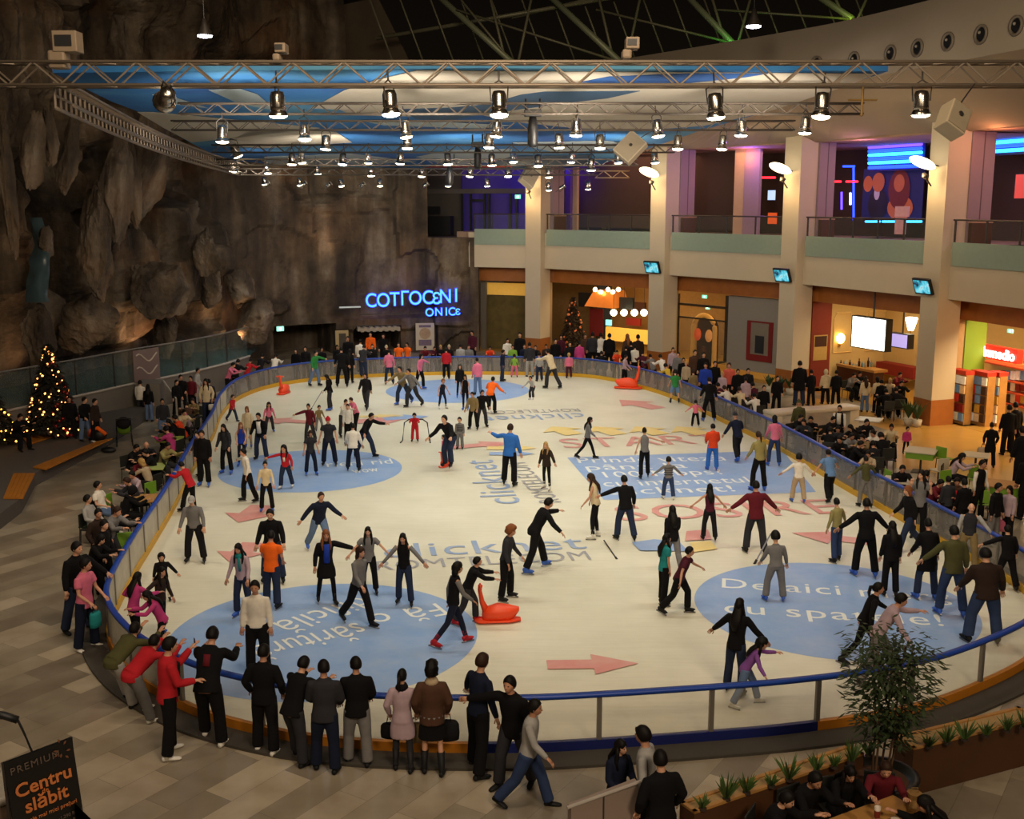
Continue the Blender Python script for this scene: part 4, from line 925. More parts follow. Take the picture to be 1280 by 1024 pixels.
# bay 2: arched doorway shop, plain wall with framed poster
t = thing('shop_portal', 'golden arched shop doorway behind glass right of the second pillar', 'doorway', LP(2, 2, 2.2, 0))
u0, z0 = ON(2, 872, 452, 3.2); ua, za = ON(2, 867, 400, 3.2); ub, _ = ON(2, 894, 400, 3.2); _, zt = ON(2, 880, 394, 3.2)
bm = bmesh.new(); n = 12; um = (ua+ub)/2; rr = (ub-ua)/2; arch = [(ua, 0)]+[(um-rr*math.cos(math.pi*k/n), zt-rr+rr*math.sin(math.pi*k/n)) for k in range(n+1)]+[(ub, 0)]
tube(bm, [LP(2, u, 3.2, z) for u, z in arch], .13, 8); obj('arch', rel(bm, t), mat('gold_frame', 'c89040', .5, emit=.25, ecol='d89840'), t)  # frame given a weak glow to look lit
bm = bmesh.new(); bm.faces.new([bm.verts.new(LP(2, u, 3.5, z)) for u, z in arch]); obj('backdrop', rel(bm, t), mat('arch_dark', '3a1008', .8, var=.5, scale=1.5), t)
obj('glass', rel(pan(2, 847, 400, 908, 452, 2.1, .03), t), clear_mat('shop_glass', '6e7466', .2), t)
for x0, y0, x1, y1 in ((846, 367, 849, 455), (907, 370, 911, 452), (846, 381, 910, 384), (846, 398, 910, 400)): obj('mullion', rel(pan(2, x0, y0, x1, y1, 2.05, .08), t), mat('dark_frame', '3c3020', .6), t)
for k, (x, y, m) in enumerate(((872, 418, 'e85a28'), (886, 420, 'e89a50'), (879, 440, '5a1c14'))):
    bm = bmesh.new(); ball(bm, spot_on(2, x, y, 3.3), (.2, .18, .34)); obj('display', rel(bm, t), mat('goods_'+m, m, .7, emit=.4 if k < 2 else 0, var=.3), t, True)  # the brighter goods glow a little, standing in for shop light
exit_sign(2, 880, 371, 2.6, 'green exit sign hanging over the arched shop doorway', .8); exit_sign(2, 884, 385, 4.5, 'second green exit sign deeper inside the arched shop', .7)
obj('wall_plain', pan(2, 911, 372, 975, 465, 1.9, .2), mat('grey_wall_panel', '8e8880', .85, var=.04), kind='structure')
t = thing('framed_poster', 'red framed poster of a grey arched window on the plain wall between pillars', 'poster', spot_on(2, 950, 452, 1.85))
obj('frame', rel(pan(2, 934, 402, 966, 452, 1.82, .06), t), mat('poster_red', '7a1a18', .6), t)
obj('print', rel(pan(2, 939, 404, 961, 444, 1.79, .02), t), mat('poster_grey', '7c7468', .6, var=.3, scale=1.5), t); obj('window_motif', rel(pan(2, 944, 420, 955, 442, 1.77, .02), t), mat('poster_dark', '22242a', .6), t)
# bay 3: cafe with screens
obj('wall_cafe', pan(3, 1030, 378, 1150, 465, 6.2, .1), CREAM, kind='structure')
def sbox(w0, w1, z0, z1, u=-.84, th=.05): return bbox(bmesh.new(), 3, u, u+th, w0, w1, z0, z1)
obj('wall_cafe_red', sbox(1.7, 2.85, 0, 4.3), mat('cafe_red', '7c2a1a', .7, var=.1), kind='structure')
t = thing('poster', 'cream and black poster on the red cafe panel beside the third pillar', 'poster', LP(3, -.78, 2.2, 1.3))
sh_ = obj('sheet', rel(sbox(1.85, 2.65, 1.3, 2.5, -.785, .02), t), mat('poster_cream', 'b89858', .6, var=.15), t); obj('picture', rel(sbox(1.9, 2.6, 1.95, 2.45, -.765, .01), t), mat('poster_pic', '3c1a10', .6, var=.5, scale=4), sh_)
for wa, wb in ((3.05, 4.15), (5.0, 6.4)):
    bm = bmesh.new(); tube(bm, [LP(3, -.83, wa+(wb-wa)*a, 1.6+1.9*b) for a, b in ((0, 0), (0, .85), (.12, 1), (.88, 1), (1, .85), (1, 0))], .045, 6, closed=True); obj('wall_moulding', bm, mat('moulding', 'd8b878', .7), kind='structure')
p = LP(3, -.68, 3.35, 2.3); t = thing('wall_lamp', 'glowing shell wall lamp in the cafe left of the big white screen', 'lamp', p); bm = bmesh.new(); ball(bm, (0, 0, 0), (.22, .15, .26)); obj('shade', bm, glow('warm_shade', 'ffd070', 9), t, True); bm = bmesh.new(); box(bm, (0, .1, -.3), (.1, .1, .2)); obj('bracket', bm, mat('brass', 'a07830', .4, .8), t)
p = spot_on(3, 1139, 405, 5.0); t = thing('wall_lamp', 'white fluted lamp in the cafe next to the rightmost pillar', 'lamp', p); bm = bmesh.new(); lathe(bm, [(.12, -.3), (.28, .25), (.24, .3)]); obj('shade', bm, glow('warm_shade2', 'fff0c8', 8), t, True); bm = bmesh.new(); bar(bm, (0, 0, -.3), (0, 0, -.8), .03); obj('stem', bm, MATS['brass'], t)
def screen(i, x0, y0, x1, y1, w, m, lab, pole=None):
    t = thing('hanging_screen', lab, 'screen', spot_on(i, (x0+x1)/2, y1, w)); hs = obj('housing', rel(pan(i, x0-1.2, y0-1.2, x1+1.6, y1+1.2, w+.03, .35), t), BLACK, t)
    obj('display', rel(pan(i, x0, y0, x1, y1, w, .02), t), m, hs)
    u, _ = ON(i, (x0+x1)/2, y0, w); _, zt = ON(i, (x0+x1)/2, y0, w); bm = bmesh.new(); bar(bm, LP(i, u, w+.25, zt), LP(i, u, w+.25, 4.9), .04); obj('pole', rel(bm, t), DSTEEL, t)
    return t
screen(3, 1066, 398, 1107, 436, 1.0, glow('screen_white', 'fffff0', 3.5), 'large glowing white screen hanging in front of the cafe'); screen(3, 1112, 418, 1134, 434, 3.5, glow('screen_lilac', 'a89cd8', 1.1), 'small lilac screen beside the large white screen')
t = thing('cafe_counter', 'cafe counter with cups and bottles below the white screen', 'counter', spot_on(3, 1066, 474, 3.2)); obj('front', rel(pan(3, 1046, 462, 1092, 480, 3.2, .6), t), DWOOD, t); obj('top', rel(pan(3, 1045, 459, 1093, 462, 3.1, .8), t), LWOOD, t)
rnd = random.Random(3)
for k in range(12):
    x = 1047+k*3.8; p = spot_on(3, x, 459, 3.4); bm = bmesh.new(); h = .2+.25*rnd.random(); lathe(bm, [(.05, 0), (.06, h*.6), (.025, h*.75), (.025, h)], 10); o = obj('bottle', bm, (mat('bottle_pale', 'a8b0a8', .2), mat('bottle_dark', '3a1c10', .2), mat('bottle_blue', '6a90a0', .2))[k % 3], smooth=True); o.location = p
    tag(o, ('leftmost' if k == 0 else 'rightmost' if k == 11 else ('pale', 'dark', 'bluish')[k % 3])+' bottle in the row standing on the cafe counter', 'bottle', 'bottles on the cafe counter')
o = obj('red_box', pan(3, 1068, 467, 1080, 476, 3.6, .5), mat('box_red', 'c83018', .6), label='bright red box on the cafe table below the white screen', category='box')
o = obj('red_bench', pan(3, 1095, 456, 1142, 470, 5.5, .6), mat('bench_red', '7c1a10', .7, var=.15), label='dark red upholstered bench along the cafe back wall', category='bench')
# bay 4: newsstand
obj('wall_green', bbox(bmesh.new(), 4, -1.05, -.8, 2.0, 3.0, 0, 4.9), mat('lime_wall', '7c9c28', .7, var=.15, scale=1), kind='structure')
exit_sign(4, 1262, 414, 2.6, 'green exit sign above the red newsstand sign', .9)
t = thing('newsstand_sign', 'red lit box sign with white lettering over the newsstand', 'sign', spot_on(4, 1248, 455, 3.0)); obj('box', rel(pan(4, 1225, 434, 1272, 451, 3.0, .3), t), mat('sign_red', 'c01c10', .5, emit=1.1, ecol='d82010', var=0), t)
M = Matrix.LocRotScale(spot_on(4, 1248, 443, 2.94)-t.location, None, None) @ Matrix.Rotation(math.atan2(BAY[4][1].y, BAY[4][1].x), 4, 'Z') @ Matrix.Rotation(R(90), 4, 'X')
text('Inmedio', M, glow('sign_letters', 'fff6e8', 3), .56, t, 'lettering', extrude=.01, bold=.015)
t = thing('newsstand_shelves', 'lit newsstand shelf wall of magazines and boxes under the red sign', 'shelf', spot_on(4, 1250, 500, 4.0))
obj('back', rel(pan(4, 1224, 452, 1300, 525, 4.4, .1), t), mat('shelf_back', 'b88a48', .7, emit=.25), t)  # backing glows weakly to imitate light falling on the shelves
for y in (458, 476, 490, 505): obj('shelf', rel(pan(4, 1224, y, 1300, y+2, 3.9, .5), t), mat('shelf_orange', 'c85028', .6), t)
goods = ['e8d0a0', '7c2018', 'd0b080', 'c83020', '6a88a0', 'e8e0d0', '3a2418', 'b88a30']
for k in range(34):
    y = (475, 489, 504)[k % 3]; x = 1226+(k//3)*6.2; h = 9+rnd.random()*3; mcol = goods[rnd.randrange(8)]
    o = obj('magazine', rel(pan(4, x, y-h, x+5, y, 4.0, .12), t) and pan(4, x, y-h, x+5, y, 4.0, .12), mat('goods_'+mcol, mcol, .6, emit=.12, var=.35, scale=8), label='bright magazine or box in a row on the newsstand shelves', category='magazine', group='goods on the newsstand shelves')  # covers carry a slight glow in place of shelf lighting
for nm, x0, x1, y0, y1, w, lab in (('magazine_rack', 1184, 1204, 491, 533, 1.35, 'red topped magazine rack against the rightmost pillar'), ('magazine_rack', 1210, 1231, 491, 535, 1.9, 'leaning magazine rack with pale covers in front of the lime wall'), ('magazine_rack', 1233, 1246, 486, 537, 2.4, 'tall narrow magazine rack at the newsstand entrance')):
    t = thing(nm, lab, 'rack', spot_on(4, (x0+x1)/2, y1, w)); t.location.z = 0
    a, b = ON(4, x0, (y0+y1)/2, w)[0], ON(4, x1, (y0+y1)/2, w)[0]; H_ = 2.0
    bm = bmesh.new(); bbox(bm, 4, a, b, w+.05, w+.4, 0, H_); obj('case', rel(bm, t), LWOOD, t)
    bm = bmesh.new(); bbox(bm, 4, a, b, w, w+.42, H_, H_+.16); obj('header', rel(bm, t), mat('rack_red', 'b8301c', .6), t)
    for r_ in range(5):
        for c_ in range(3):
            bm = bmesh.new(); ua = a+(b-a)*(c_+.08)/3; ub = a+(b-a)*(c_+.92)/3; bbox(bm, 4, ua, ub, w-.01, w+.05, .15+r_*.37, .46+r_*.37); mcol = goods[rnd.randrange(8)]
            obj('cover', rel(bm, t), mat('goods_'+mcol, mcol), t)
# potted plants at the pillar feet
def potted(p, lab, h=.9, pot='b8b0a0', seed=1):
    r_ = random.Random(seed); t = thing('potted_plant', lab, 'plant', p); bm = bmesh.new(); lathe(bm, [(.13, 0), (.19, .3), (.17, .3)], 14); obj('pot', bm, mat('pot_'+pot, pot, .6), t, True); bm = bmesh.new()
    for k in range(40):
        a = r_.random()*6.28; d = Vector((math.cos(a)*.5, math.sin(a)*.5, 1)); c = Vector((0, 0, .28)); L = h*(.3+.5*r_.random()); e = c+d*L; s = d.cross(Vector((0, 0, 1))).normalized()*.05; m_ = c.lerp(e, .6)
        bm.faces.new([bm.verts.new(c), bm.verts.new(m_+s), bm.verts.new(e+Vector((0, 0, -.05))), bm.verts.new(m_-s)])
    obj('leaves', bm, mat('leaf_dark', '1e3a18', .6, var=.3), t); return t
for k, (x, y, lab) in enumerate(((961, 491, 'small potted plant left of the third pillar foot'), (975, 493, 'small white potted plant in front of the third pillar'), (987, 494, 'small white potted plant at the corner of the third pillar'), (1135, 532, 'dark potted plant left of the rightmost pillar'), (1146, 534, 'dark potted plant nearest the corner of the rightmost pillar'))): potted(G(x, y), lab, 1.1 if k > 2 else .8, seed=k)
# screens and lamps on the pillars
SCR = mat('screen_cyan', '4ac0d8', .4, var=0, emit=1.2, ecol='48c8e0')
for k, (x, y) in enumerate(((815, 334), (975, 344), (1153, 358))):
    i = k+2; a = K[i]; t_ = (BAY[i-1][1]+BAY[i][1]).normalized(); n_ = Vector((-t_.y, t_.x, 0)); p = a-t_*.5-n_*.35; p = Vector((p.x, p.y, ZAT(y, p.x, p.y)))
    t = thing('pillar_screen', 'tilted screen with a cyan picture on the '+('second pillar from the left', 'third pillar from the left', 'rightmost pillar')[k], 'screen', p); t.matrix_world = Matrix.Translation(p) @ Matrix.Rotation(math.atan2(t_.y, t_.x), 4, 'Z') @ Matrix.Rotation(R(20), 4, 'X')
    bm = bmesh.new(); box(bm, (0, 0, 0), (.98, .12, .66), bev=.02); hs = obj('housing', bm, BLACK, t)
    m, nt, b, N, L = nodemat('screen_picture') if k == 0 else (MATS['screen_picture'],)+(None,)*4
    if k == 0:
        MATS['screen_picture'] = m; tc = N('ShaderNodeTexCoord'); n0 = N('ShaderNodeTexNoise'); n0.inputs['Scale'].default_value = 3.; L(tc.outputs['Object'], n0.inputs['Vector']); r = ramp(nt, [(.38, '0c1c40'), (.5, '38b8d0'), (.62, '9ae0e8'), (.7, 'c86878')]); L(n0.outputs['Fac'], r.inputs[0]); L(r.outputs[0], b.inputs['Emission Color']); b.inputs['Emission Strength'].default_value = 1.1; b.inputs['Base Color'].default_value = (.02, .02, .02, 1)
    bm = bmesh.new(); box(bm, (0, -.065, 0), (.84, .012, .52)); obj('display', bm, m, hs)
    bm = bmesh.new(); bar(bm, (0, .05, 0), (0, .32, .08), .05); obj('wall_bracket', bm, DSTEEL, t)
REFL = glow('lamp_white', 'fff2cc', 3.2)  # reflector plate glows by itself in place of light thrown onto it
LIGHTS = []
for k, (x, y) in enumerate(((659, 228), (814, 215), (971, 210), (1150, 203))):
    i = k+1; a = K[i]; t_ = (BAY[i-1][1]+BAY[i][1]).normalized(); n_ = Vector((-t_.y, t_.x, 0)); p = a-t_*.5-n_*.75; p = Vector((p.x, p.y, ZAT(y, p.x, p.y)))
    t = thing('pillar_lamp', 'white tilted reflector lamp at the top of the '+('leftmost pillar', 'second pillar from the left', 'third pillar from the left', 'rightmost pillar')[k], 'lamp', p); t.matrix_world = Matrix.Translation(p) @ Matrix.Rotation(math.atan2(t_.y, t_.x), 4, 'Z') @ Matrix.Rotation(R(-28), 4, 'X')
    s = .75 if k else .45; bm = bmesh.new(); lathe(bm, [(.02, .06), (.62*s, .03), (.7*s, -.02), (.66*s, -.05), (.3*s, -.03), (.02, -.02)], 24); obj('reflector', bm, REFL, t, True)
    bm = bmesh.new(); lathe(bm, [(.1, -.5), (.14, -.36), (.05, -.33)], 14, Matrix.Translation((.1, .3, 0))); obj('lamp_head', bm, DSTEEL, t, True)
    bm = bmesh.new(); bar(bm, (.1, .3, -.45), (.1, .75, -.6), .03); bar(bm, (0, 0, 0), (0, .75, .25), .025); obj('arm', bm, DSTEEL, t)
    LIGHTS.append(p-n_*.25+Vector((0, 0, -.5)))
# blue sign, awning, banner and passages in the back wall
def wallpt(px, py, off=.6):
    best = None
    for i in range(len(RKP)-1):
        pn = RKP[i]; t_ = (RKP[i+1]-RKP[i]).normalized(); n_ = Vector((t_.y, -t_.x, 0)); p = pn+n_*off; z = ZAT(py, p.x, p.y); e = abs(p.x/(p.y*cT-(z-CAMH)*sT)-(px-640)/F)
        if best is None or e < best[0]: best = (e, Vector((p.x, p.y, z)), math.atan2(t_.y, t_.x))
    return best[1], best[2]
p, a = wallpt(514, 374, 1.1); SG = thing('neon_lettering', 'blue glowing lettering in two lines on the rock wall above the doorway', 'sign', p, a)
NEON = glow('neon_letters', '4898ff', 2.2); HALO = glow('neon_halo', '1c30ff', 2.2)
M0 = Matrix.Rotation(R(90), 4, 'X')
sgn = [('C', 464, 375.5), ('O', 479, 375.5), ('T', 493, 374.5), ('Γ', 505.5, 374), ('O', 518.5, 373.5), ('C', 534, 373), ('ε', 545, 372.5), ('N', 556, 372), ('I', 569.5, 371)]
k_ = p.y/1400
def letter(ch, x, y, size, m, d=0., bold=.0): return text(ch, Matrix.Translation(((x-514)*k_*1.012, d, (374-y)*k_)) @ M0 @ Matrix.Diagonal((.86 if size > 1 else .95, 1, 1, 1)), m, size, SG, 'letter', extrude=.04, bold=bold, res=8)
for ch, x, y in sgn: letter(ch, x, y, 1.12 if ch != 'ε' else 1.25, NEON, 0, .0); letter(ch, x, y, 1.12 if ch != 'ε' else 1.25, HALO, .07, .025)
for ch, x, y in (('O', 536, 391.5), ('N', 547.5, 391), ('I', 557, 391), ('C', 564, 391), ('ε', 571.5, 390.5)): letter(ch, x, y, .66, NEON, 0, .0); letter(ch, x, y, .66, HALO, .07, .02)
bm = bmesh.new(); box(bm, (0, .3, -.85), (6., .06, .05)); box(bm, (0, .3, .3), (6., .06, .05)); obj('rail', bm, DSTEEL, SG)
p, a = wallpt(531, 440, .7); p.z = 0; t = thing('tall_banner', 'tall white banner with a faint round emblem below the blue letters', 'banner', p, a); zt = ZAT(404, p.x, p.y); bm = bmesh.new(); box(bm, (0, 0, zt/2+.1), (1.08, .05, zt-.2)); obj('sheet', bm, mat('banner_white', 'b8aea0', .8, var=.05), t)
bm = bmesh.new(); lathe(bm, [(.33, 0), (.33, .02)], 20, Matrix.Translation((0, -.03, zt*.66)) @ Matrix.Rotation(R(90), 4, 'X')); obj('emblem', bm, mat('emblem', 'a08870', .8, var=.3), t); bm = bmesh.new(); box(bm, (0, -.03, zt*.9), (.7, .02, .14)); box(bm, (0, -.03, zt*.36), (.75, .02, .35)); obj('print', bm, mat('banner_print', '6a5c70', .8, var=.3), t)
p, a = wallpt(474, 408, .75); t = thing('awning', 'narrow pale scalloped awning over the dark doorway in the rock', 'awning', p, a); bm = bmesh.new()
for k in range(14): box(bm, ((k-6.5)*.175, -.2, -.1-.05*(k % 2)), (.17, .5, .22)); 
obj('canvas', bm, mat('awning_cloth', '9a9084', .85, var=.2), t); bm = bmesh.new(); box(bm, (0, 0, .05), (2.5, .08, .08)); obj('bar', bm, DSTEEL, t)
p, a = wallpt(426, 425, .7); t = thing('picture_frame', 'lit framed notice on the rock left of the doorway', 'notice', p, a); bm = bmesh.new(); box(bm, (0, 0, 0), (.75, .08, 1.1)); obj('frame', bm, mat('notice_frame', 'a8946c', .6), t); bm = bmesh.new(); box(bm, (.02, -.05, -.02), (.4, .03, .8)); obj('print', bm, mat('notice_dark', '3c362c', .6, var=.3), t)
p, a = wallpt(350, 411, .9); t = thing('exit_sign', 'pale green exit sign at the dark cave passage', 'exit sign', p, a); bm = bmesh.new(); box(bm, (0, 0, 0), (.4, .1, .26)); obj('sign_box', bm, glow('exit_pale', '9ae8d0', 1.1), t); bm = bmesh.new(); box(bm, (-.03, -.055, 0), (.12, .02, .14)); obj('pictogram', bm, MATS['exit_white'], t)
p, a = wallpt(437, 384, 1.0); t = thing('rock_ledge_light', 'thin pale light strip on the rock ledge left of the blue letters', 'light', p, a); bm = bmesh.new(); box(bm, (0, 0, 0), (1.2, .2, .07)); obj('strip', bm, mat('pale_strip', 'a8b0b0', .5, emit=.5), t); bm = bmesh.new(); box(bm, (0, .05, -.08), (1.25, .12, .08)); obj('bracket', bm, DSTEEL, t)
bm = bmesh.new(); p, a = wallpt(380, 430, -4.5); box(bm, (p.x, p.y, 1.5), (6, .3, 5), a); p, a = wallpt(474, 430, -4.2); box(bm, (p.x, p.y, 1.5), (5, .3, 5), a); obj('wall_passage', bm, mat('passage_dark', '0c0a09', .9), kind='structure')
# ---------------------------------------------------------------- trusses and stage lights
def truss(name, a, b, h, w, lab, panel=.5, r=.028, rb=.014, m=STEEL, group=None):
    a, b = Vector(a), Vector(b); t = thing(name, lab, 'truss', a, 0, group); d = (b-a); L = d.length; d.normalize(); s = d.cross(Vector((0, 0, 1))).normalized(); u = Vector((0, 0, 1)); e = b-a
    c = [s*w/2+u*h/2, -s*w/2+u*h/2, s*w/2-u*h/2, -s*w/2-u*h/2]
    for q in c: bm = bmesh.new(); bar(bm, q, q+e, r, 8); obj('chord', bm, m, t, True)
    bm = bmesh.new(); n = int(L/panel)
    for k in range(n):
        p0, p1 = e*k/n, e*(k+1)/n
        for q in (0, 1):
            (x, y) = (c[q], c[q+2]) if k % 2 else (c[q+2], c[q]); bar(bm, x+p0, y+p1, rb, 5)
        (x, y) = (c[0], c[1]) if k % 2 else (c[1], c[0]); bar(bm, x+p0, y+p1, rb, 5); (x, y) = (c[2], c[3]) if k % 2 else (c[3], c[2]); bar(bm, x+p0, y+p1, rb, 5)
    obj('bracing', bm, m, t); return t
TDIM = mat('truss_dim', '4c443c', .5, .3, var=.1)  # truss steel darkened by colour for the dimmer trusses further back
T1 = AT(640, 93, 24).z
TL = []
truss('lighting_truss', (-13.5, 24, T1), (13.5, 24, T1), .46, .42, 'nearest and thickest lighting truss crossing the whole view', .52, .035, .02)
zt2, zt3, zt4, zt5, zt6 = AT(640, 136, 33).z, AT(640, 157, 38).z, AT(640, 186, 46).z, AT(640, 215, 55).z, AT(640, 203, 50).z
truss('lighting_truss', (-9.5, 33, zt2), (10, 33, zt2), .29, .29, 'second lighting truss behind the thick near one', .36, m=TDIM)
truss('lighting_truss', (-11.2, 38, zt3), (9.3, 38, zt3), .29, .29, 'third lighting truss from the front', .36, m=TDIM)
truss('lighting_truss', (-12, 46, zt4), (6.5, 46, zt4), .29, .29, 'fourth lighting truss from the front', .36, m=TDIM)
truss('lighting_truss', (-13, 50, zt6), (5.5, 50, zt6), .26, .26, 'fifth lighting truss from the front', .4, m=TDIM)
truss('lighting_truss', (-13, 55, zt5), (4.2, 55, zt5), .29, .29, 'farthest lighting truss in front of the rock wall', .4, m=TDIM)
truss('lighting_truss', (4.4, 60.5, AT(730, 218, 60.5).z), (6.2, 60.5, AT(730, 218, 60.5).z), .35, .3, 'short stub of truss before the brown gallery wall', .4, m=mat('truss_lit', 'a89474', .5, .3))  # truss steel lightened by colour, a lit copy
A_, B_ = AT(72, 119, 24.3), AT(300, 212, 55.5); t = thing('edge_truss', 'long ladder truss running back along the left side under the painted ceiling', 'truss', A_)
sg = [A_.lerp(B_, k/60)+Vector((-.55*math.sin(math.pi*k/60), 0, 0)) for k in range(61)]
for o_ in (.26, -.26): bm = bmesh.new(); tube(bm, [p-A_+Vector((-.06, 0, o_)) for p in sg], .045, 8); obj('chord', bm, STEEL, t, True); bm = bmesh.new(); tube(bm, [p-A_+Vector((.3, 0, o_*.8)) for p in sg], .035, 8); obj('chord', bm, STEEL, t, True)
bm = bmesh.new()
for k, p in enumerate(sg): bar(bm, p-A_+Vector((-.06, 0, .26)), p-A_+Vector((-.06, 0, -.26)), .03, 5); bar(bm, p-A_+Vector((-.06, 0, .26)), p-A_+Vector((.3, 0, .2)), .02, 5); 
obj('rung', bm, STEEL, t, kind='stuff')
bm = bmesh.new(); tube(bm, [p-A_+Vector((-.06, 0, 0)) for p in sg], .03, 6); obj('middle_chord', bm, STEEL, t)
LENS = glow('lens_white', 'fff0cc', 22); LENSW = glow('lens_cool', 'f4f2ff', 22)
def make_lamp(s):
    t = thing('stage_light', 'x', 'lamp')
    bm = bmesh.new(); lathe(bm, [(.03*s, .52*s), (.12*s, .5*s), (.15*s, .42*s), (.155*s, .2*s), (.15*s, .12*s)], 18); hs = obj('housing', bm, CHROME, t, True)
    bm = bmesh.new(); lathe(bm, [(.15*s, .13*s), (.21*s, .03*s), (.205*s, .02*s), (.145*s, .12*s)], 18); obj('rim', bm, CHROME, hs, True)
    bm = bmesh.new(); lathe(bm, [(.19*s, .03*s), (.17*s, -.01*s), (.1*s, -.035*s)], 18); obj('lens', bm, LENS, hs, True)
    bm = bmesh.new(); tube(bm, [(-.17*s, 0, .3*s), (-.19*s, 0, .6*s), (0, 0, .72*s), (.19*s, 0, .6*s), (.17*s, 0, .3*s)], .016*s, 6); bar(bm, (0, 0, .7*s), (0, 0, .92*s), .02*s, 6); obj('yoke', bm, DSTEEL, t)
    return t
proto = None; LAMPPOS = []
ROWS = [(24, 1.0, [(348, 146), (489, 144), (624, 145), (895, 148), (1026, 147), (1151, 145)], 'nearest thick truss'),
        (33, .95, [(278, 178), (381, 175), (508, 172), (620, 171), (720, 170), (823, 171), (926, 170), (1006, 167)], 'second truss'),
        (38, .92, [(407, 187), (509, 186), (611, 185), (699, 185), (750, 186), (847, 187), (902, 187)], 'third truss'),
        (46, .92, [(365, 206), (428, 206), (500, 205), (560, 206), (615, 207), (673, 208), (739, 213)], 'fourth truss'),
        (50, .92, [(378, 204), (460, 204), (642, 203), (714, 203), (773, 204), (819, 204)], 'fifth truss'),
        (55, .92, [(335, 217), (397, 218), (464, 220), (527, 221), (587, 221), (635, 221), (686, 222)], 'farthest truss'),
        (57, .75, [(331, 231), (375, 232), (427, 233), (475, 233), (560, 233), (609, 233), (686, 238), (735, 237)], 'lowest far row below the farthest truss')]
ordw = ['leftmost', 'second', 'third', 'fourth', 'fifth', 'sixth', 'seventh', 'eighth']
pr = make_lamp(1.0)
first = True
for D, s, lst, nm in ROWS:
    for k, (x, y) in enumerate(lst):
        o = pr if first else copy_tree(pr); first = False
        o.location = AT(x, y, D); o.scale = (s, s, s); o.rotation_euler = (R(random.uniform(-6, 6)), R(random.uniform(-6, 6)), random.random()*3)
        tag(o, (ordw[k] if k < len(lst)-1 else 'rightmost')+' chrome stage light of those under the '+nm, 'lamp', 'stage lights'); LAMPPOS.append((Vector(o.location), D))
for x, y, D, rx, ry, lab, m in ((205, 128, 24, 60, 60, 'tilted stage light facing away under the left end of the near truss', LENS), (298, 196, 49.5, 10, -20, 'brightest glaring lamp at the far end of the left ladder truss', LENSW), (291, 215, 54.6, 0, 0, 'small glaring lamp under the tip of the left ladder truss', LENSW)):
    o = copy_tree(pr); o.location = AT(x, y, D); o.rotation_euler = (R(rx), R(ry), 0); s = 1.15 if D == 24 else 1.1; o.scale = (s,)*3; tag(o, lab, 'lamp', 'stage lights'); LAMPPOS.append((Vector(o.location), D))
for k, (x, y, D, dr) in enumerate(((337, 228, 57, 1), (383, 228, 57, 1), (414, 229, 57, -1), (456, 229, 57, 1), (535, 229, 57, 1), (706, 232, 57, 1))):
    o = copy_tree(pr); o.location = AT(x, y, D); o.scale = (.6, .6, .6); o.rotation_euler = (0, R(-125), 0); tag(o, (ordw[k] if k < 5 else 'rightmost')+' small spotlight turned sideways below the farthest truss', 'lamp', 'stage lights')
    for c in o.children_recursive:
        if c.name.startswith('lens'): c.data = c.data.copy(); c.data.materials[0] = mat('lens_off', '8c8474', .3)
for k, (x, y, D) in enumerate(((666, 146, 33), (597, 184, 46), (562, 207, 50))):
    t = thing('moving_head_light', ('largest', 'middle sized', 'smallest, lowest')[k]+' black moving head light hanging over the rink centre', 'lamp', AT(x, y, D), 0, 'black moving heads'); bm = bmesh.new(); box(bm, (0, 0, .1), (.5, .3, .2), bev=.03); obj('base', bm, BLACK, t)
    bm = bmesh.new(); bar(bm, (-.2, 0, .2), (-.2, 0, .5), .03); bar(bm, (.2, 0, .2), (.2, 0, .5), .03); obj('clamp', bm, BLACK, t); bm = bmesh.new(); lathe(bm, [(.1, -.85), (.15, -.75), (.15, -.3), (.1, 0)], 16); obj('head', bm, BLACK, t, True)
for k, (x, y, D, s, rz, lab) in enumerate(((1191, 150, 22.5, .6, 10, 'large beige box loudspeaker hanging tilted at the right end of the near truss'), (788, 185, 40, .95, -30, 'beige box loudspeaker hung cornerwise under the right part of the trusses'), (661, 222, 56, .95, 20, 'small beige box loudspeaker hung cornerwise at the leftmost pillar'))):
    t = thing('hanging_loudspeaker', lab, 'loudspeaker', AT(x, y, D)); t.rotation_euler = (R(-25), R(38 if k else 32), R(rz)); M = mat('speaker_beige', 'a0937c', .6, var=.04)
    bm = bmesh.new(); box(bm, (0, 0, 0), (.8*s, .62*s if k == 0 else .35, 1.0*s), bev=.02); obj('cabinet', bm, M, t); bm = bmesh.new(); box(bm, (0, -.32*s if k == 0 else -.185, 0), (.7*s, .02, .9*s)); obj('grille', bm, mat('speaker_cloth', '8a7e6a', .8, var=.1), t)
    bm = bmesh.new(); lathe(bm, [(.06, 0), (.05, .02)], 12, Matrix.Translation((0, -.33*s if k == 0 else -.2, .05)) @ Matrix.Rotation(R(90), 4, 'X')); obj('badge', bm, DSTEEL, t); bm = bmesh.new(); bar(bm, (0, 0, .5*s), (.2, 0, 1.1), .015); obj('bracket', bm, DSTEEL, t)
for lab, x, y, D, s in (('beige projector box standing on the left end of the near truss', 85, 56, 24, 1), ('small pale device standing on the near truss above a stage light', 352, 64, 24, .45), ('pale box fixed on the near truss right of the middle', 790, 58, 24, .55)):
    t = thing('truss_device', lab, 'device', AT(x, y, D)); bm = bmesh.new(); box(bm, (0, 0, .05), (.5*s, .4, .42*s), bev=.02); box(bm, (-.2*s, 0, -.3*s), (.36*s, .36, .36*s), bev=.05); obj('body', bm, mat('device_beige', '7c6c5a', .6), t); bm = bmesh.new(); box(bm, (-.02, -.21, .06), (.34*s, .02, .22*s)); obj('opening', bm, BLACK, t)
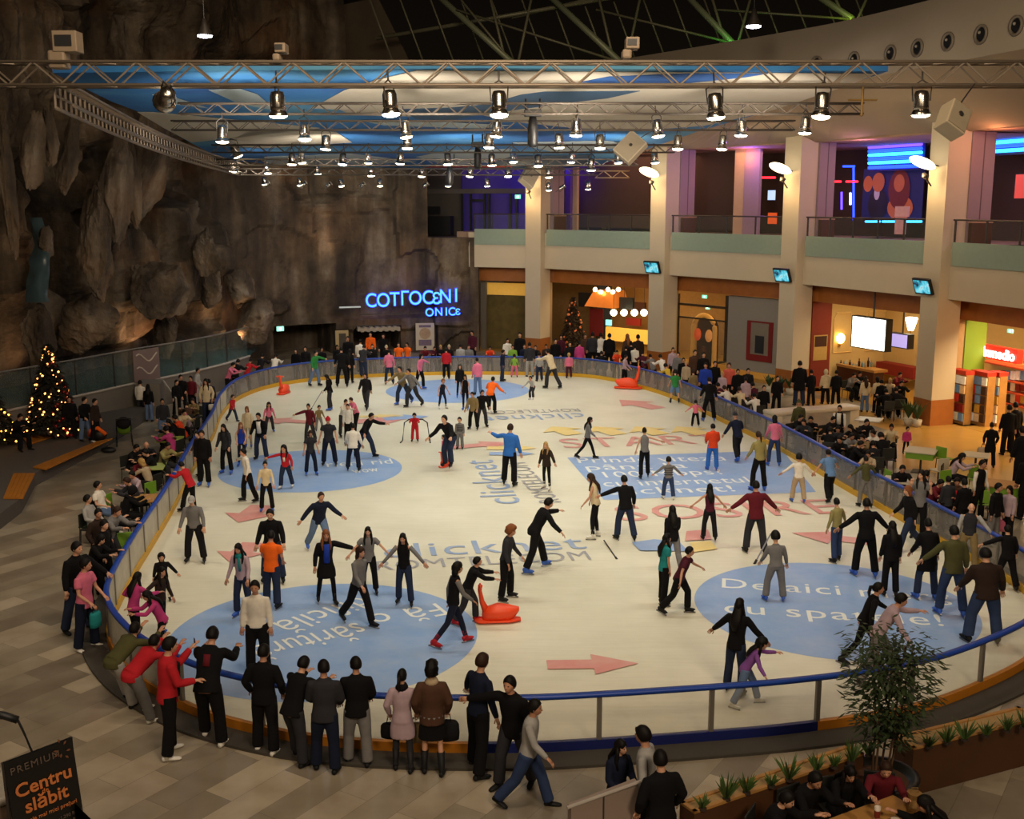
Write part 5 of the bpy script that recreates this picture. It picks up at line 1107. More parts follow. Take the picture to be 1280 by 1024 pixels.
for lab, x, y, D in (('dark bell lamp with white lens hanging before the rock at the top left', 256, 46, 30), ('dark bell lamp with white lens hanging under the roof at the top right', 942, 34, 42)):
    t = thing('bell_lamp', lab, 'lamp', AT(x, y, D)); s = D/30; bm = bmesh.new(); lathe(bm, [(.05*s, .45*s), (.08*s, .3*s), (.2*s, .05*s), (.2*s, .03*s)], 18); obj('shade', bm, DSTEEL, t, True); bm = bmesh.new(); lathe(bm, [(.19*s, .06*s), (.18*s, 0), (.1*s, -.02*s)], 18); obj('lens', bm, LENSW, t, True); bm = bmesh.new(); bar(bm, (0, 0, .4*s), (0, 0, 4), .015); obj('cord', bm, BLACK, t)
t = thing('rescue_hook', 'thin brass cross shaped fitting hanging at the right under the near truss', 'fitting', AT(1078, 125, 24)); bm = bmesh.new(); bar(bm, (0, 0, -.3), (0, 0, .35), .025); bar(bm, (-.3, 0, 0), (.3, 0, 0), .02); obj('rod', bm, mat('brassy', '7c6030', .5, .4), t); bm = bmesh.new(); ball(bm, (0, 0, -.3), .035); obj('tip', bm, MATS['brassy'], t)
# ---------------------------------------------------------------- left: pool wall, glass fence, platform, trees
FP = catmull([(-21.5, 32, 0), (-19.8, 37, 0), (-18.4, 40.3, 0), (-16.9, 43.8, 0), (-15.9, 46.4, 0), (-14.6, 49.2, 0), (-13.6, 52, 0), (-13.0, 55, 0)], False, .5)
GREYW = mat('pool_wall_grey', '6c665e', .8, var=.06)
bm = bmesh.new(); strip(bm, [(p.x, p.y) for p in FP], [(0, 0), (0, 1.2), (-.35, 1.2), (-.35, 0)]); obj('wall_pool', bm, GREYW, kind='structure')
POOL = mat('pool_water', '2c5a60', .08, var=.3, scale=.6)
bm = bmesh.new(); a = [(p.x-.3, p.y) for p in FP]; b = [(-13.6, 60), (-16, 59), (-19, 54), (-21.5, 47), (-23.8, 40), (-25, 32)]; bm.faces.new([bm.verts.new((x, y, 1.02)) for x, y in a+b]); bmesh.ops.triangulate(bm, faces=bm.faces[:])
o = obj('pool_water', bm, POOL, label='dim teal pool water behind the glass fence at the foot of the rock', category='water', kind='stuff')
t = thing('glass_fence', 'tall glass fence with steel top rail before the rock on the left', 'fence', FP[0]); GL = clear_mat('fence_glass', '8aa09a', .09)
acc = 0; last = FP[0]; cuts = [0]
for i in range(1, len(FP)):
    if (FP[i]-FP[cuts[-1]]).length > 1.7: cuts.append(i)
cuts[-1] = len(FP)-1
for a, b in zip(cuts, cuts[1:]):
    seg = [(p.x-t.location.x-.15*0, p.y-t.location.y) for p in FP[a:b+1]]
    bm = bmesh.new(); strip(bm, seg, [(-.1, 1.2), (-.1, 2.62), (-.13, 2.62), (-.13, 1.2)]); obj('glass_pane', bm, GL, t)
    bm = bmesh.new(); p = FP[a]-t.location; bar(bm, (p.x, p.y, 1.2), (p.x, p.y, 2.64), .03, 6); obj('post', bm, DSTEEL, t)
bm = bmesh.new(); tube(bm, [p-t.location+Vector((0, 0, 2.66)) for p in FP], .035, 6); obj('top_rail', bm, mat('rail_steel', '8a857c', .4, .6), t)
bm = bmesh.new(); tube(bm, [p-t.location+Vector((.02, 0, 1.22)) for p in FP], .05, 6); obj('base_rail', bm, mat('pale_rail', 'a8a298', .6), t)
p = FP[cuts[6]]; bm = bmesh.new()
pi = min(range(len(FP)), key=lambda i: abs(FP[i].x/FP[i].y-(170-640)/F)); p = FP[pi]; q = FP[min(pi+2, len(FP)-1)]
bm = bmesh.new(); strip(bm, [(v.x+.06, v.y-.03) for v in FP[pi-1:pi+3]], [(.03, 1.25), (.03, 2.6), (.0, 2.6), (.0, 1.25)]); o = obj('printed_panel', bm, mat('fence_panel', '6c5c58', .6, var=.08), label='greyish printed panel with pale wavy lines on the glass fence', category='panel')
for z in (2.25, 1.7):
    bm = bmesh.new(); A = FP[pi-1]; B = FP[pi+2]; tube(bm, [A.lerp(B, k/10)+Vector((.09, -.04, z+.18*math.sin(k*.8))) for k in range(1, 10)], .035, 6); obj('wavy_line', bm, mat('pale_line', 'b0a498', .6), o)
# sloping stair cheek
bm = bmesh.new(); a = G(172, 520); b = G(202, 520); prism(bm, [(a.x, a.y), (b.x, b.y), (b.x-.2, b.y+1.2), (a.x-.2, a.y+1.2)], 0, 1.35); o = obj('wall_stair', bm, GREYW, kind='structure')
bm = bmesh.new(); bar(bm, (b.x, b.y+.5, 1.4), (b.x+.7, b.y-.2, .75), .04, 6); bar(bm, (b.x+.7, b.y-.2, .75), (b.x+.7, b.y-.2, 0), .04, 6); o = obj('stair_handrail', bm, mat('rail_pale', 'a09a90', .5, .3), label='short pale handrail sloping down beside the grey stair wall', category='handrail')
# raised platform with wooden deck boards
PLZ = .42; PLAT = [G(-60, 690), G(0, 662), G(27, 641), G(44, 608), G(131, 561), G(143, 553), Vector((-14.9, 46.5, 0)), Vector((-17.1, 43.2, 0)), Vector((-18.7, 39.5, 0)), Vector((-21.8, 31, 0))]
bm = bmesh.new(); prism(bm, [(p.x, p.y) for p in PLAT], 0, PLZ); obj('floor_platform', bm, mat('platform_grey', '514d49', .75, var=.08), kind='structure')
OAK = mat('deck_boards', 'a8691e', .55, var=.25, scale=3)
for lab, q in (('wooden deck panel at the lower left end of the grey platform', [(4, 624), (17, 593), (44, 593), (29, 624)]), ('long wooden deck panel along the edge of the grey platform', [(41, 585), (121, 553), (141, 549), (57, 588)]), ('wooden deck panel in front of the big christmas tree', [(29, 548), (68, 540), (66, 547), (35, 557)])):
    t = thing('deck_panel', lab, 'deck panel', G(*q[0], PLZ), 0, None); c = [G(x, y, PLZ+.01)-t.location for x, y in q]; n = 5
    for k in range(n):
        a0, a1, b0, b1 = c[0].lerp(c[3], (k+.03)/n), c[0].lerp(c[3], (k+.97)/n), c[1].lerp(c[2], (k+.03)/n), c[1].lerp(c[2], (k+.97)/n)
        bm = bmesh.new(); f = bm.faces.new([bm.verts.new(v) for v in (a0, a1, b1, b0)]); r_ = bmesh.ops.extrude_face_region(bm, geom=[f]); bmesh.ops.translate(bm, verts=[v for v in r_['geom'] if isinstance(v, bmesh.types.BMVert)], vec=(0, 0, .04)); obj('board', bm, OAK, t)
conifer('christmas_tree', 'big christmas tree with warm white lights on the grey platform', G(68, 545, PLZ), 3.35, 1.02, 95, '1a1812', 'ffa050', 5, 11, .03, 300)
tr = conifer('christmas_tree', 'christmas tree cut by the left edge with bright golden lights', G(-9, 556, PLZ), 2.3, .95, 80, '1c1a12', 'ffa840', 5.5, 4, .03, 200)
bm = bmesh.new(); rnd = random.Random(8)
for k in range(40):
    h = .1+rnd.random()*2.9; a = rnd.uniform(-1.2, .6); r_ = 1.04*(1-h/3.35); ball(bm, (r_*math.cos(a), r_*math.sin(a), h), .06, u=8, v=6)
t_ = [o for o in C.objects if o.get('label', '').startswith('big christmas')][0]; obj('baubles', bm, mat('bauble_red', '8a1c14', .25, .4), t_, True, kind='stuff')
# ---------------------------------------------------------------- foreground: sign, kiosk, planters, plants, table
p = G(50, 1120, 0); t = thing('advert_board', 'black advertising board with orange lettering in the lower left corner', 'sign', (-5.55, 12.2, 0))
c0, c1 = AT(5, 955, 12.2), AT(90, 923, 12.75); up = Vector((0, 0, 1)); dx = (c1-c0); ww = dx.length; ex = dx.normalized(); ez = (Vector((0, 0, -1))); dwn = AT(32, 1100, 12.2)-c0
nrm = ex.cross(Vector((0, 0, 1))).normalized()
c2 = c1-Vector((0, 0, 1.7))+Vector((.12, 0, 0)); c3 = c0-Vector((0, 0, 1.7))+Vector((.12, 0, 0)); bm = bmesh.new()
f = bm.faces.new([bm.verts.new(v) for v in (c0, c1, c2, c3)]); r_ = bmesh.ops.extrude_face_region(bm, geom=[f]); bmesh.ops.translate(bm, verts=[v for v in r_['geom'] if isinstance(v, bmesh.types.BMVert)], vec=-nrm*.05); obj('board', rel(bm, t), mat('board_black', '0b0a0a', .4, var=.05), t)
ex2 = ex; ey2 = (c0-c3).normalized(); B3 = Matrix((ex2, ey2, nrm)).transposed().to_4x4()
ORL = mat('orange_letters', 'c0703a', .5, var=.05); GRL = mat('dim_letters', '5a4c44', .5, var=.05)
def btxt(s, a, b, size, m, rot=0., **kw):
    M = Matrix.Translation(c0+(c1-c0)*a+(c3-c0)*b-t.location+nrm*.012) @ B3; return text(s, M, m, size, t, 'board_lettering', **kw)
btxt('PREMIUM', .42, .075, .125, GRL, spacing=1.2); btxt('Centru', .5, .235, .235, ORL, bold=.004); btxt('de', .5, .30, .09, ORL); btxt('slăbit', .5, .37, .235, ORL, bold=.004); btxt('cu cele mai mici prețuri', .5, .47, .073, ORL)
for k in range(3): btxt('1.290 RON', .82, .55+k*.05, .06, GRL)
bm = bmesh.new(); M = Matrix.Translation(c0+(c1-c0)*.82+(c3-c0)*.06+nrm*.012) @ B3
for k in range(7):
    a = k*.9; bm.faces.new([bm.verts.new(M @ Vector((.05*math.cos(a)+dx_*math.cos(a)-dy*math.sin(a), .07*math.sin(a)+.03*(k % 3)-.02+dx_*math.sin(a)+dy*math.cos(a), 0))) for dx_, dy in ((0, 0), (.03, .015), (.06, 0), (.03, -.015))])
obj('floral_motif', rel(bm, t), mat('motif_brown', '6a4028', .6), t)
bm = bmesh.new(); m0 = c1.lerp(c2, .3); bar(bm, c1-nrm*.04, Vector((c1.x, c1.y+.1, 0)), .02); bar(bm, c0-nrm*.04, Vector((c0.x, c0.y+.1, 0)), .02); obj('stand', rel(bm, t), DSTEEL, t)
bm = bmesh.new(); a, b, c_ = AT(93, 1004, 12.6), AT(118, 1028, 12.6), AT(96, 1040, 12.6); f = bm.faces.new([bm.verts.new(v) for v in (a, b, c_)]); bmesh.ops.solidify(bm, geom=[f], thickness=.04); o = obj('red_box', bm, mat('corner_red', 'a01018', .6), label='red corner of a box showing right of the black advertising board', category='box')
# left edge: carrier with black handle and round stand
p = AT(12, 975, 12.6); t = thing('round_display', 'round brownish display drum with pale rim at the left edge behind the black board', 'display', (p.x-.35, p.y+.2, 0)); bm = bmesh.new(); lathe(bm, [(.42, 0), (.42, 1.55), (.4, 1.58), (.05, 1.6)], 28); obj('drum', bm, mat('drum_brown', '5e4c3e', .5, var=.3), t, True); bm = bmesh.new(); lathe(bm, [(.44, 1.5), (.46, 1.56), (.44, 1.61), (.4, 1.6)], 28); obj('rim', bm, mat('drum_rim', '9a9284', .5), t, True)
a, b = AT(-12, 893, 13), AT(22, 900, 13); t = thing('trolley_handle', 'black padded handle on a thin bent bar at the left edge', 'handle', (a.x, 13, 0)); bm = bmesh.new(); tube(bm, [a, a.lerp(b, .5)+Vector((0, 0, .02)), b], .05, 10); obj('grip', rel(bm, t), BLACK, t, True); bm = bmesh.new(); tube(bm, [b, AT(28, 912, 13), AT(40, 940, 13), Vector((AT(40, 940, 13).x+.1, 13, 0))], .015, 6); tube(bm, [a, Vector((a.x, 13, 0))], .015, 6); obj('bar', rel(bm, t), BLACK, t)
# kiosk with a slanted top
t = thing('info_kiosk', 'pale kiosk panel with slanted top edge at the bottom centre', 'kiosk', (1.25, 13.2, 0)); a, b = AT(714, 1010, 13.05), AT(798, 978, 13.35); bm = bmesh.new(); f = bm.faces.new([bm.verts.new(v) for v in (a, b, Vector((b.x, b.y, 0)), Vector((a.x, a.y, 0)))]); r_ = bmesh.ops.extrude_face_region(bm, geom=[f]); bmesh.ops.translate(bm, verts=[v for v in r_['geom'] if isinstance(v, bmesh.types.BMVert)], vec=(-.04, .1, 0)); obj('panel', rel(bm, t), mat('kiosk_pale', '8a7a70', .6, var=.05), t)
bm = bmesh.new(); bar(bm, a+Vector((-.05, 0, 0)), b+Vector((.03, 0, .01)), .025); obj('top_edge', rel(bm, t), mat('kiosk_edge', '9c948c', .5), t); m_ = a.lerp(b, .48)+Vector((0, -.012, 0)); bm = bmesh.new(); box(bm, (m_.x, m_.y, m_.z/2), (.015, .01, m_.z)); obj('joint', rel(bm, t), DSTEEL, t)
# planters
def grass(p, h, seed, lab, grp):
    r_ = random.Random(seed); t = thing('grass_plant', lab, 'plant', p, 0, grp); bm = bmesh.new()
    for k in range(34):
        a = r_.random()*6.28; l = r_.random(); d = Vector((math.cos(a)*(.15+.6*l), math.sin(a)*(.15+.6*l), 1)); L = h*(.55+.5*r_.random()); s = d.cross(Vector((math.sin(a), math.cos(a), .3))).normalized()*.012; e = d.normalized()*L; m_ = e*.6
        bm.faces.new([bm.verts.new(v) for v in (-s, m_-s*1.2, e+Vector((0, 0, -.03)), m_+s*1.2, s)])
    obj('blades', bm, mat('grass_green', '46602a', .6, var=.3), t); bm = bmesh.new(); lathe(bm, [(.06, 0), (.05, .03)], 8); obj('root_clump', bm, mat('soil', '2a1e14', .9), t); return t
def planter(nm, lab, a, b, d, z, glab):
    a, b = Vector(a), Vector(b); e = (b-a); L = e.length; e.normalize(); n = Vector((-e.y, e.x, 0)); n = n if n.y > 0 else -n; c = (a+b)/2+n*d/2; t = thing(nm, lab, 'planter', (c.x, c.y, 0), math.atan2(e.y, e.x))
    bm = bmesh.new(); box(bm, (0, 0, z/2), (L, d, z)); obj('body', bm, mat('planter_wood', '4a2c14', .6, var=.2, scale=2), t)
    bm = bmesh.new()
    for q in ((0, d/2-.03, L, .06), (0, -d/2+.03, L, .06), (L/2-.03, 0, .06, d), (-L/2+.03, 0, .06, d)): box(bm, (q[0], q[1], z+.015), (q[2], q[3], .04))
    obj('rim', bm, LWOOD, t); bm = bmesh.new(); box(bm, (0, 0, z+.005), (L-.12, d-.12, .012)); obj('gravel', bm, mat('pale_gravel', 'a08458', .9, var=.3, scale=14), t)
    return t, e, n, L, c
a, b = G(1142, 938, .74), G(1300, 899, .74); PLA = planter('wooden_planter', 'long brown wooden planter box at the right edge', (a.x, a.y, 0), (b.x, b.y, 0), .42, .74, 0)
for k, (x, y) in enumerate(((1161, 935), (1184, 930), (1206, 926), (1232, 921), (1259, 915), (1279, 911))):
    grass(G(x, y, .76), .30+.06*(k % 3), k, ('leftmost', 'second', 'third', 'fourth', 'fifth', 'rightmost')[k]+' tuft in the long planter at the right edge', 'grass tufts in the right planter')
a, b = G(868, 1018, .85), G(1080, 944, .85); planter('wooden_planter', 'low planter trough behind the seated group at the bottom right', (a.x, a.y, 0), (b.x, b.y, 0), .3, .85, 0)
for k, (x, y) in enumerate(((878, 1012), (908, 1000), (933, 992), (964, 984), (986, 976), (1021, 965), (1043, 960), (1064, 954), (1086, 945))):
    grass(G(x, y, .87), .26+.08*((k*2) % 3), k+20, ('leftmost', 'second', 'third', 'fourth', 'fifth', 'sixth', 'seventh', 'eighth', 'rightmost')[k]+' tuft in the trough behind the seated group', 'grass tufts in the left trough')
# bamboo like tree in a round black pot
PB = Vector((5.25, 14.75, 0)); t = thing('potted_tree', 'slender leafy tree with several stems in a round black pot', 'plant', PB); bm = bmesh.new(); lathe(bm, [(.40, 0), (.5, .62), (.54, .64), (.54, .7), (.47, .7), (.46, .62), (.02, .62)], 28); pt = obj('pot', bm, mat('pot_black', '141210', .4), t, True); bm = bmesh.new(); lathe(bm, [(.46, .6), (.3, .645), (.02, .65)], 24); obj('soil', bm, mat('bark_soil', '4a2c18', .9, var=.4, scale=12), pt)
rnd = random.Random(5); tips = []
for k in range(5):
    a = k*1.25; bm = bmesh.new(); q = [Vector((.12*math.cos(a), .12*math.sin(a), .62)), Vector((.16*math.cos(a)+.05, .14*math.sin(a), 1.3)), Vector((.22*math.cos(a)+.05, .18*math.sin(a), 2.0)), Vector((.3*math.cos(a)+.05, .25*math.sin(a), 2.6+.12*(k % 3)))]; tube(bm, q, [.018, .016, .012, .005], 6); obj('stem', bm, mat('stem_brown', '5a4028', .8), t); tips.append(q)
bm = bmesh.new()
for k in range(2600):
    q = tips[k % 5]; u = rnd.random()**.65; z = u*2.999; i = int(z); c = q[i].lerp(q[i+1], z-i) if i < 3 else q[3]
    if c.z < 1.2: continue
    sp = .42*min(1, (c.z-1.0)/.7)*(1.1-.3*max(0, c.z-2.2)); th = rnd.random()*6.28; rr = sp*rnd.random()**.6; c = c+Vector((rr*math.cos(th), rr*math.sin(th), rnd.uniform(-.12, .16))); d = Vector((math.cos(th+rnd.uniform(-.8, .8)), math.sin(th+rnd.uniform(-.8, .8)), rnd.uniform(-.7, .3))).normalized(); L = .11+.07*rnd.random(); s = d.cross(Vector((0, 0, 1))).normalized()*.024
    bm.faces.new([bm.verts.new(v) for v in (c, c+d*L*.5+s, c+d*L, c+d*L*.5-s)])
obj('foliage', bm, mat('bamboo_leaf', '2c3c1c', .6, var=.35), t)
# table of the seated group, cups and bag
def table(nm, lab, c, sx, sy, h, rz, top, grp=None):
    t = thing(nm, lab, 'table', c, rz, grp); bm = bmesh.new(); box(bm, (0, 0, h-.02), (sx, sy, .04), bev=.006); obj('table_top', bm, top, t)
    bm = bmesh.new(); bar(bm, (0, 0, .02), (0, 0, h-.04), .035); obj('pedestal', bm, DSTEEL, t); bm = bmesh.new(); box(bm, (0, 0, .015), (sx*.55, sy*.55, .03)); obj('foot', bm, DSTEEL, t); return t
TT = table('wooden_table', 'light wooden table of the seated group at the bottom right', (4.75, 13.35, 0), 1.5, .8, .75, R(30), LWOOD)
rnd = random.Random(9)
for k, (x, y) in enumerate(((.05, .05), (.2, -.12), (-.1, -.05), (.0, -.18), (-.25, -.1))):
    p = Matrix.Rotation(R(30), 3, 'Z') @ Vector((x, y, 0)); tall = k == 0; bm = bmesh.new(); h = .2 if tall else .07; lathe(bm, [(.032, 0), (.042, h), (.036, h), (.03, .01)] if tall else [(.05, 0), (.06, h), (.05, h)], 16)
    o = obj('paper_cup', bm, mat('cup_white', 'c8bcae', .5, var=.05), smooth=True); o.location = (4.75+p.x, 13.35+p.y, .751); tag(o, 'tall striped drink cup standing on the wooden table' if tall else ('nearest', 'leftmost', 'middle', 'small left')[k-1]+' low white cup on the wooden table of the seated group', 'cup')
    if tall: bm = bmesh.new(); lathe(bm, [(.0375, .05), (.041, .15), (.0405, .15)], 16); obj('band', bm, mat('cup_red', '7a2c1c', .5), o)
t = thing('paper_bag', 'crumpled tan paper bag on the right end of the wooden table', 'bag', (5.33, 13.66, .751)); bm = bmesh.new(); lathe(bm, [(.07, 0), (.09, .08), (.07, .18), (.1, .26)], 9); 
for v in bm.verts: v.co += Vector((noise.noise(v.co*9), noise.noise(v.co*8+Vector((3, 0, 0))), 0))*.03
obj('bag', bm, mat('kraft', '8a6838', .8, var=.2), t); bm = bmesh.new(); tube(bm, [(-.05, 0, .25), (-.04, 0, .33), (.04, 0, .33), (.05, 0, .25)], .006, 5); obj('handle', bm, MATS['kraft'], t)
o = obj('bench_edge', box(bmesh.new(), (6.5, 13.35, .45), (1.0, .4, .08), R(15)), LWOOD, label='brown bench corner in the very bottom right', category='bench')
# ---------------------------------------------------------------- rink extras
def seal(loc, rz, s, lab):
    t = thing('seal_skating_aid', lab, 'skating aid', loc, rz); t.scale = (s*.95, s, s*1.1); M = mat('seal_orange', 'e8481c', .45, var=.05); bm = bmesh.new()
    loft(bm, [(Vector((x, 0, z)), Vector((0, 1, 0)), Vector((0, 0, 1)), ry, r2) for x, z, ry, r2 in ((-.42, .15, .1, .08), (-.3, .2, .2, .17), (0, .24, .24, .21), (.3, .22, .2, .19), (.48, .25, .13, .12), (.58, .3, .06, .05))], 16); obj('body', bm, M, t, True)
    bm = bmesh.new(); limb(bm, [(-.3, 0, .25), (-.42, 0, .5), (-.48, 0, .78), (-.46, 0, .9)], [.11, .07, .055, .065]); obj('neck_handle', bm, M, t, True); bm = bmesh.new(); bar(bm, (-.46, -.2, .86), (-.46, .2, .86), .03); obj('grip', bm, M, t)
    bm = bmesh.new(); loft(bm, [(Vector((x, 0, .05)), Vector((0, 1, 0)), Vector((0, 0, 1)), w, .04) for x, w in ((-.62, .1), (-.5, .24), (.3, .24), (.62, .12))], 12); obj('runner', bm, M, t, True); return t
seal(G(622, 777, .03), R(5), .82, 'orange seal shaped skating aid on the ice left of the curly haired woman'); seal(G(785, 486, .03), R(170), 1.1, 'orange seal shaped skating aid at the far boards on the right')
seal(G(355, 492, .03), R(80), .9, 'orange skating aid leaning at the far left boards'); seal(G(557, 583, .03), R(60), .55, 'small orange skating aid beside a toddler near the middle')
def stick(a, b, lab, m=None):
    bm = bmesh.new(); bar(bm, a, b, .018, 6); o = obj('pole', bm, m or DSTEEL); tag(o, lab, 'pole'); bm = bmesh.new(); d = (Vector(b)-Vector(a)).normalized(); bar(bm, Vector(a)-d*.02, Vector(a)+d*.12, .03, 6); obj('tip', bm, BLACK, o)
stick(G(388, 513, .03), G(401, 511, .03)+Vector((.1, 0, .8)), 'thin grey pole held by the dark haired skater at the far left', mat('pole_grey', '8c8a90', .5))
stick(G(943, 705, .03), G(962, 704, .03)+Vector((0, 0, .75)), 'thin grey pole leaning beside the grey dressed child near the right circle', MATS['pole_grey']); stick(G(771, 699, .03), G(755, 678, .03)+Vector((0, 0, .05)), 'thin dark line marker lying on the ice right of the big lettering')
t = thing('skating_frame', 'black tubular skating frame held by the child in red', 'skating aid', G(520, 552, .03)); bm = bmesh.new()
for s in (-.42, .42): tube(bm, [(s*1.3, -.3, .02), (s*1.2, .1, .02), (s, .05, .7), (s*.6, .05, .82)], .025, 6)
obj('frame', bm, BLACK, t); bm = bmesh.new(); bar(bm, (-.26, .05, .82), (.26, .05, .82), .025); obj('handle', bm, BLACK, t)
# ---------------------------------------------------------------- cafe tables and chairs beside the boards
GRNM = mat('lime_chair', '6c9428', .5, var=.12); WT = mat('white_table', 'b8ae98', .4, var=.05)
def chair(loc, rz, m, lab, grp):
    t = thing('cafe_chair', lab, 'chair', loc, rz, grp); bm = bmesh.new(); box(bm, (0, 0, .45), (.42, .42, .035), bev=.01); obj('seat', bm, m, t); bm = bmesh.new(); box(bm, (0, .2, .68), (.42, .03, .36), bev=.01); obj('backrest', bm, m, t)
    for x in (-.18, .18):
        for y in (-.18, .18): bm = bmesh.new(); bar(bm, (x, y, .44), (x*1.1, y*1.1, 0), .014, 6); obj('leg', bm, DSTEEL, t)
    return t
for k, (x, y, sx, lab, m) in enumerate(((1150, 590, .95, 'white square table with green apron in the middle of the food court', WT), (1186, 640, .9, 'pale table behind the person in red by the right boards', WT), (1245, 635, 1.0, 'wood topped table at the right edge of the food court', LWOOD), (1120, 630, .8, 'small pale table next to the right boards', WT), (1218, 596, .8, 'white table piled with plates beside the person carrying a tan bag', WT),
                                      (1010, 560, .9, 'wood topped table close to the right boards below the white counter', LWOOD), (1085, 548, .9, 'pale table in the dense crowd of the food court', WT), (1048, 580, .8, 'pale table by the right boards behind the pink sweater skater', WT))):
    p = G(x, y); t = table('cafe_table', lab, p, sx, sx, .74, R(-28), m); bm = bmesh.new(); 
    if k in (0, 1, 2): box(bm, (0, 0, .6), (sx*.9, sx*.9, .2)); obj('apron', bm, GRNM, t)
for k, (x, y, rz) in enumerate(((1172, 605, 200), (1186, 625, 20), (1180, 590, 120), (1222, 618, 30), (1262, 645, 200), (1116, 622, 100), (1200, 655, 20), (1226, 648, 150))):
    chair(G(x, y), R(rz), WT if k == 0 else GRNM, ('white chair beside the white square food court table', 'green chair left of the pale table in the food court', 'green chair behind the white square food court table', 'green chair under the dark woman with pink sleeves', 'green chair at the right edge wood table', 'green chair at the small table by the boards', 'green chair nearest the right boards', 'green chair at the left of the wood topped table')[k], 'cafe chairs in the food court')
for k, (x, y, lab, m) in enumerate(((178, 655, 'wood topped table among the seated people by the left boards', LWOOD), (190, 612, 'pale green table among the people by the left boards', mat('lime_top', '9ca860', .5)), (214, 575, 'table with yellow green cloth farthest along the left boards', mat('lime_top2', '8c9c3c', .5)))): table('cafe_table', lab, G(x, y), .85, .85, .74, R(10), m)
for k, (x, y, rz, m) in enumerate(((114, 678, 260, 'green chair under the man in grey at the left'), (128, 655, 250, 'lime green chair behind the man in the white shirt'), (160, 705, 200, 'green chair of the man in the dark jacket by the left boards'), (196, 640, 60, 'green chair next to the left boards'), (222, 560, 40, 'lime chair at the far end of the left cafe'))): chair(G(x, y), R(rz), GRNM if k else mat('green_dark', '2c4a24', .6), m, 'chairs of the left cafe')
# white counter on the right
t = thing('white_counter', 'long white curved bar counter behind the right boards', 'counter', G(1012, 536)); a, b = G(960, 514, 1.05), G(1068, 506, 1.05); e = (b-a); L = e.length; e.normalize(); n = Vector((-e.y, e.x, 0)); rz = math.atan2(e.y, e.x); c = (a+b)/2; bm = bmesh.new(); box(bm, (c.x, c.y, .98), (L, .75, .16), rz, bev=.05); obj('top', rel(bm, t), mat('counter_white', 'c8bca8', .4, var=.03), t)
for q in (a, b): bm = bmesh.new(); box(bm, (q.x-e.x*.2*(1 if q is b else -1), q.y, .45), (.4, .7, .9), rz); obj('end_panel', rel(bm, t), MATS['counter_white'], t)
# stroller
t = thing('stroller', 'dark baby stroller with lime seat by the couple at the left', 'stroller', G(156, 556), R(200)); bm = bmesh.new(); tube(bm, [(-.25, -.35, .15), (-.25, .3, .75), (-.25, .5, 1.05), (.25, .5, 1.05), (.25, .3, .75), (.25, -.35, .15)], .02, 6); bar(bm, (-.25, .35, .15), (-.25, -.05, .6), .02); bar(bm, (.25, .35, .15), (.25, -.05, .6), .02); obj('frame', bm, BLACK, t)
bm = bmesh.new(); loft(bm, [(Vector((0, y, z)), Vector((1, 0, 0)), Vector((0, -.6, .8)), .22, .1) for y, z in ((-.3, .4), (0, .5), (.25, .8))], 12); obj('seat', bm, GRNM, t, True); bm = bmesh.new(); ball(bm, (0, .22, .85), (.26, .3, .22)); obj('canopy', bm, cm('bk2'), t, True)
for x in (-.27, .27):
    for y in (-.36, .36): bm = bmesh.new(); lathe(bm, [(.12, -.02), (.14, 0), (.12, .02)], 14, Matrix.Translation((x, y, .14)) @ Matrix.Rotation(R(90), 4, 'Y')); obj('wheel', bm, BLACK, t)
t = thing('shoulder_pack', 'orange and black backpack lying on the edge of the grey platform', 'bag', G(124, 551, PLZ)); bm = bmesh.new(); ball(bm, (0, 0, .22), (.3, .2, .24)); obj('sack', bm, BLACK, t, True); bm = bmesh.new(); tube(bm, [(-.28, -.1, .2), (-.2, -.2, .42), (.05, -.2, .5), (.28, -.1, .25)], .07, 8); obj('orange_flap', bm, cm('or'), t, True)
o = thing('low_bag', 'small dark bag on the floor below the platform edge', 'bag', G(136, 566)); bm = bmesh.new(); ball(bm, (0, 0, .1), (.28, .16, .11)); obj('sack', bm, BLACK, o, True); bm = bmesh.new(); tube(bm, [(-.1, 0, .18), (0, 0, .3), (.1, 0, .18)], .012, 6); obj('strap', bm, DSTEEL, o)
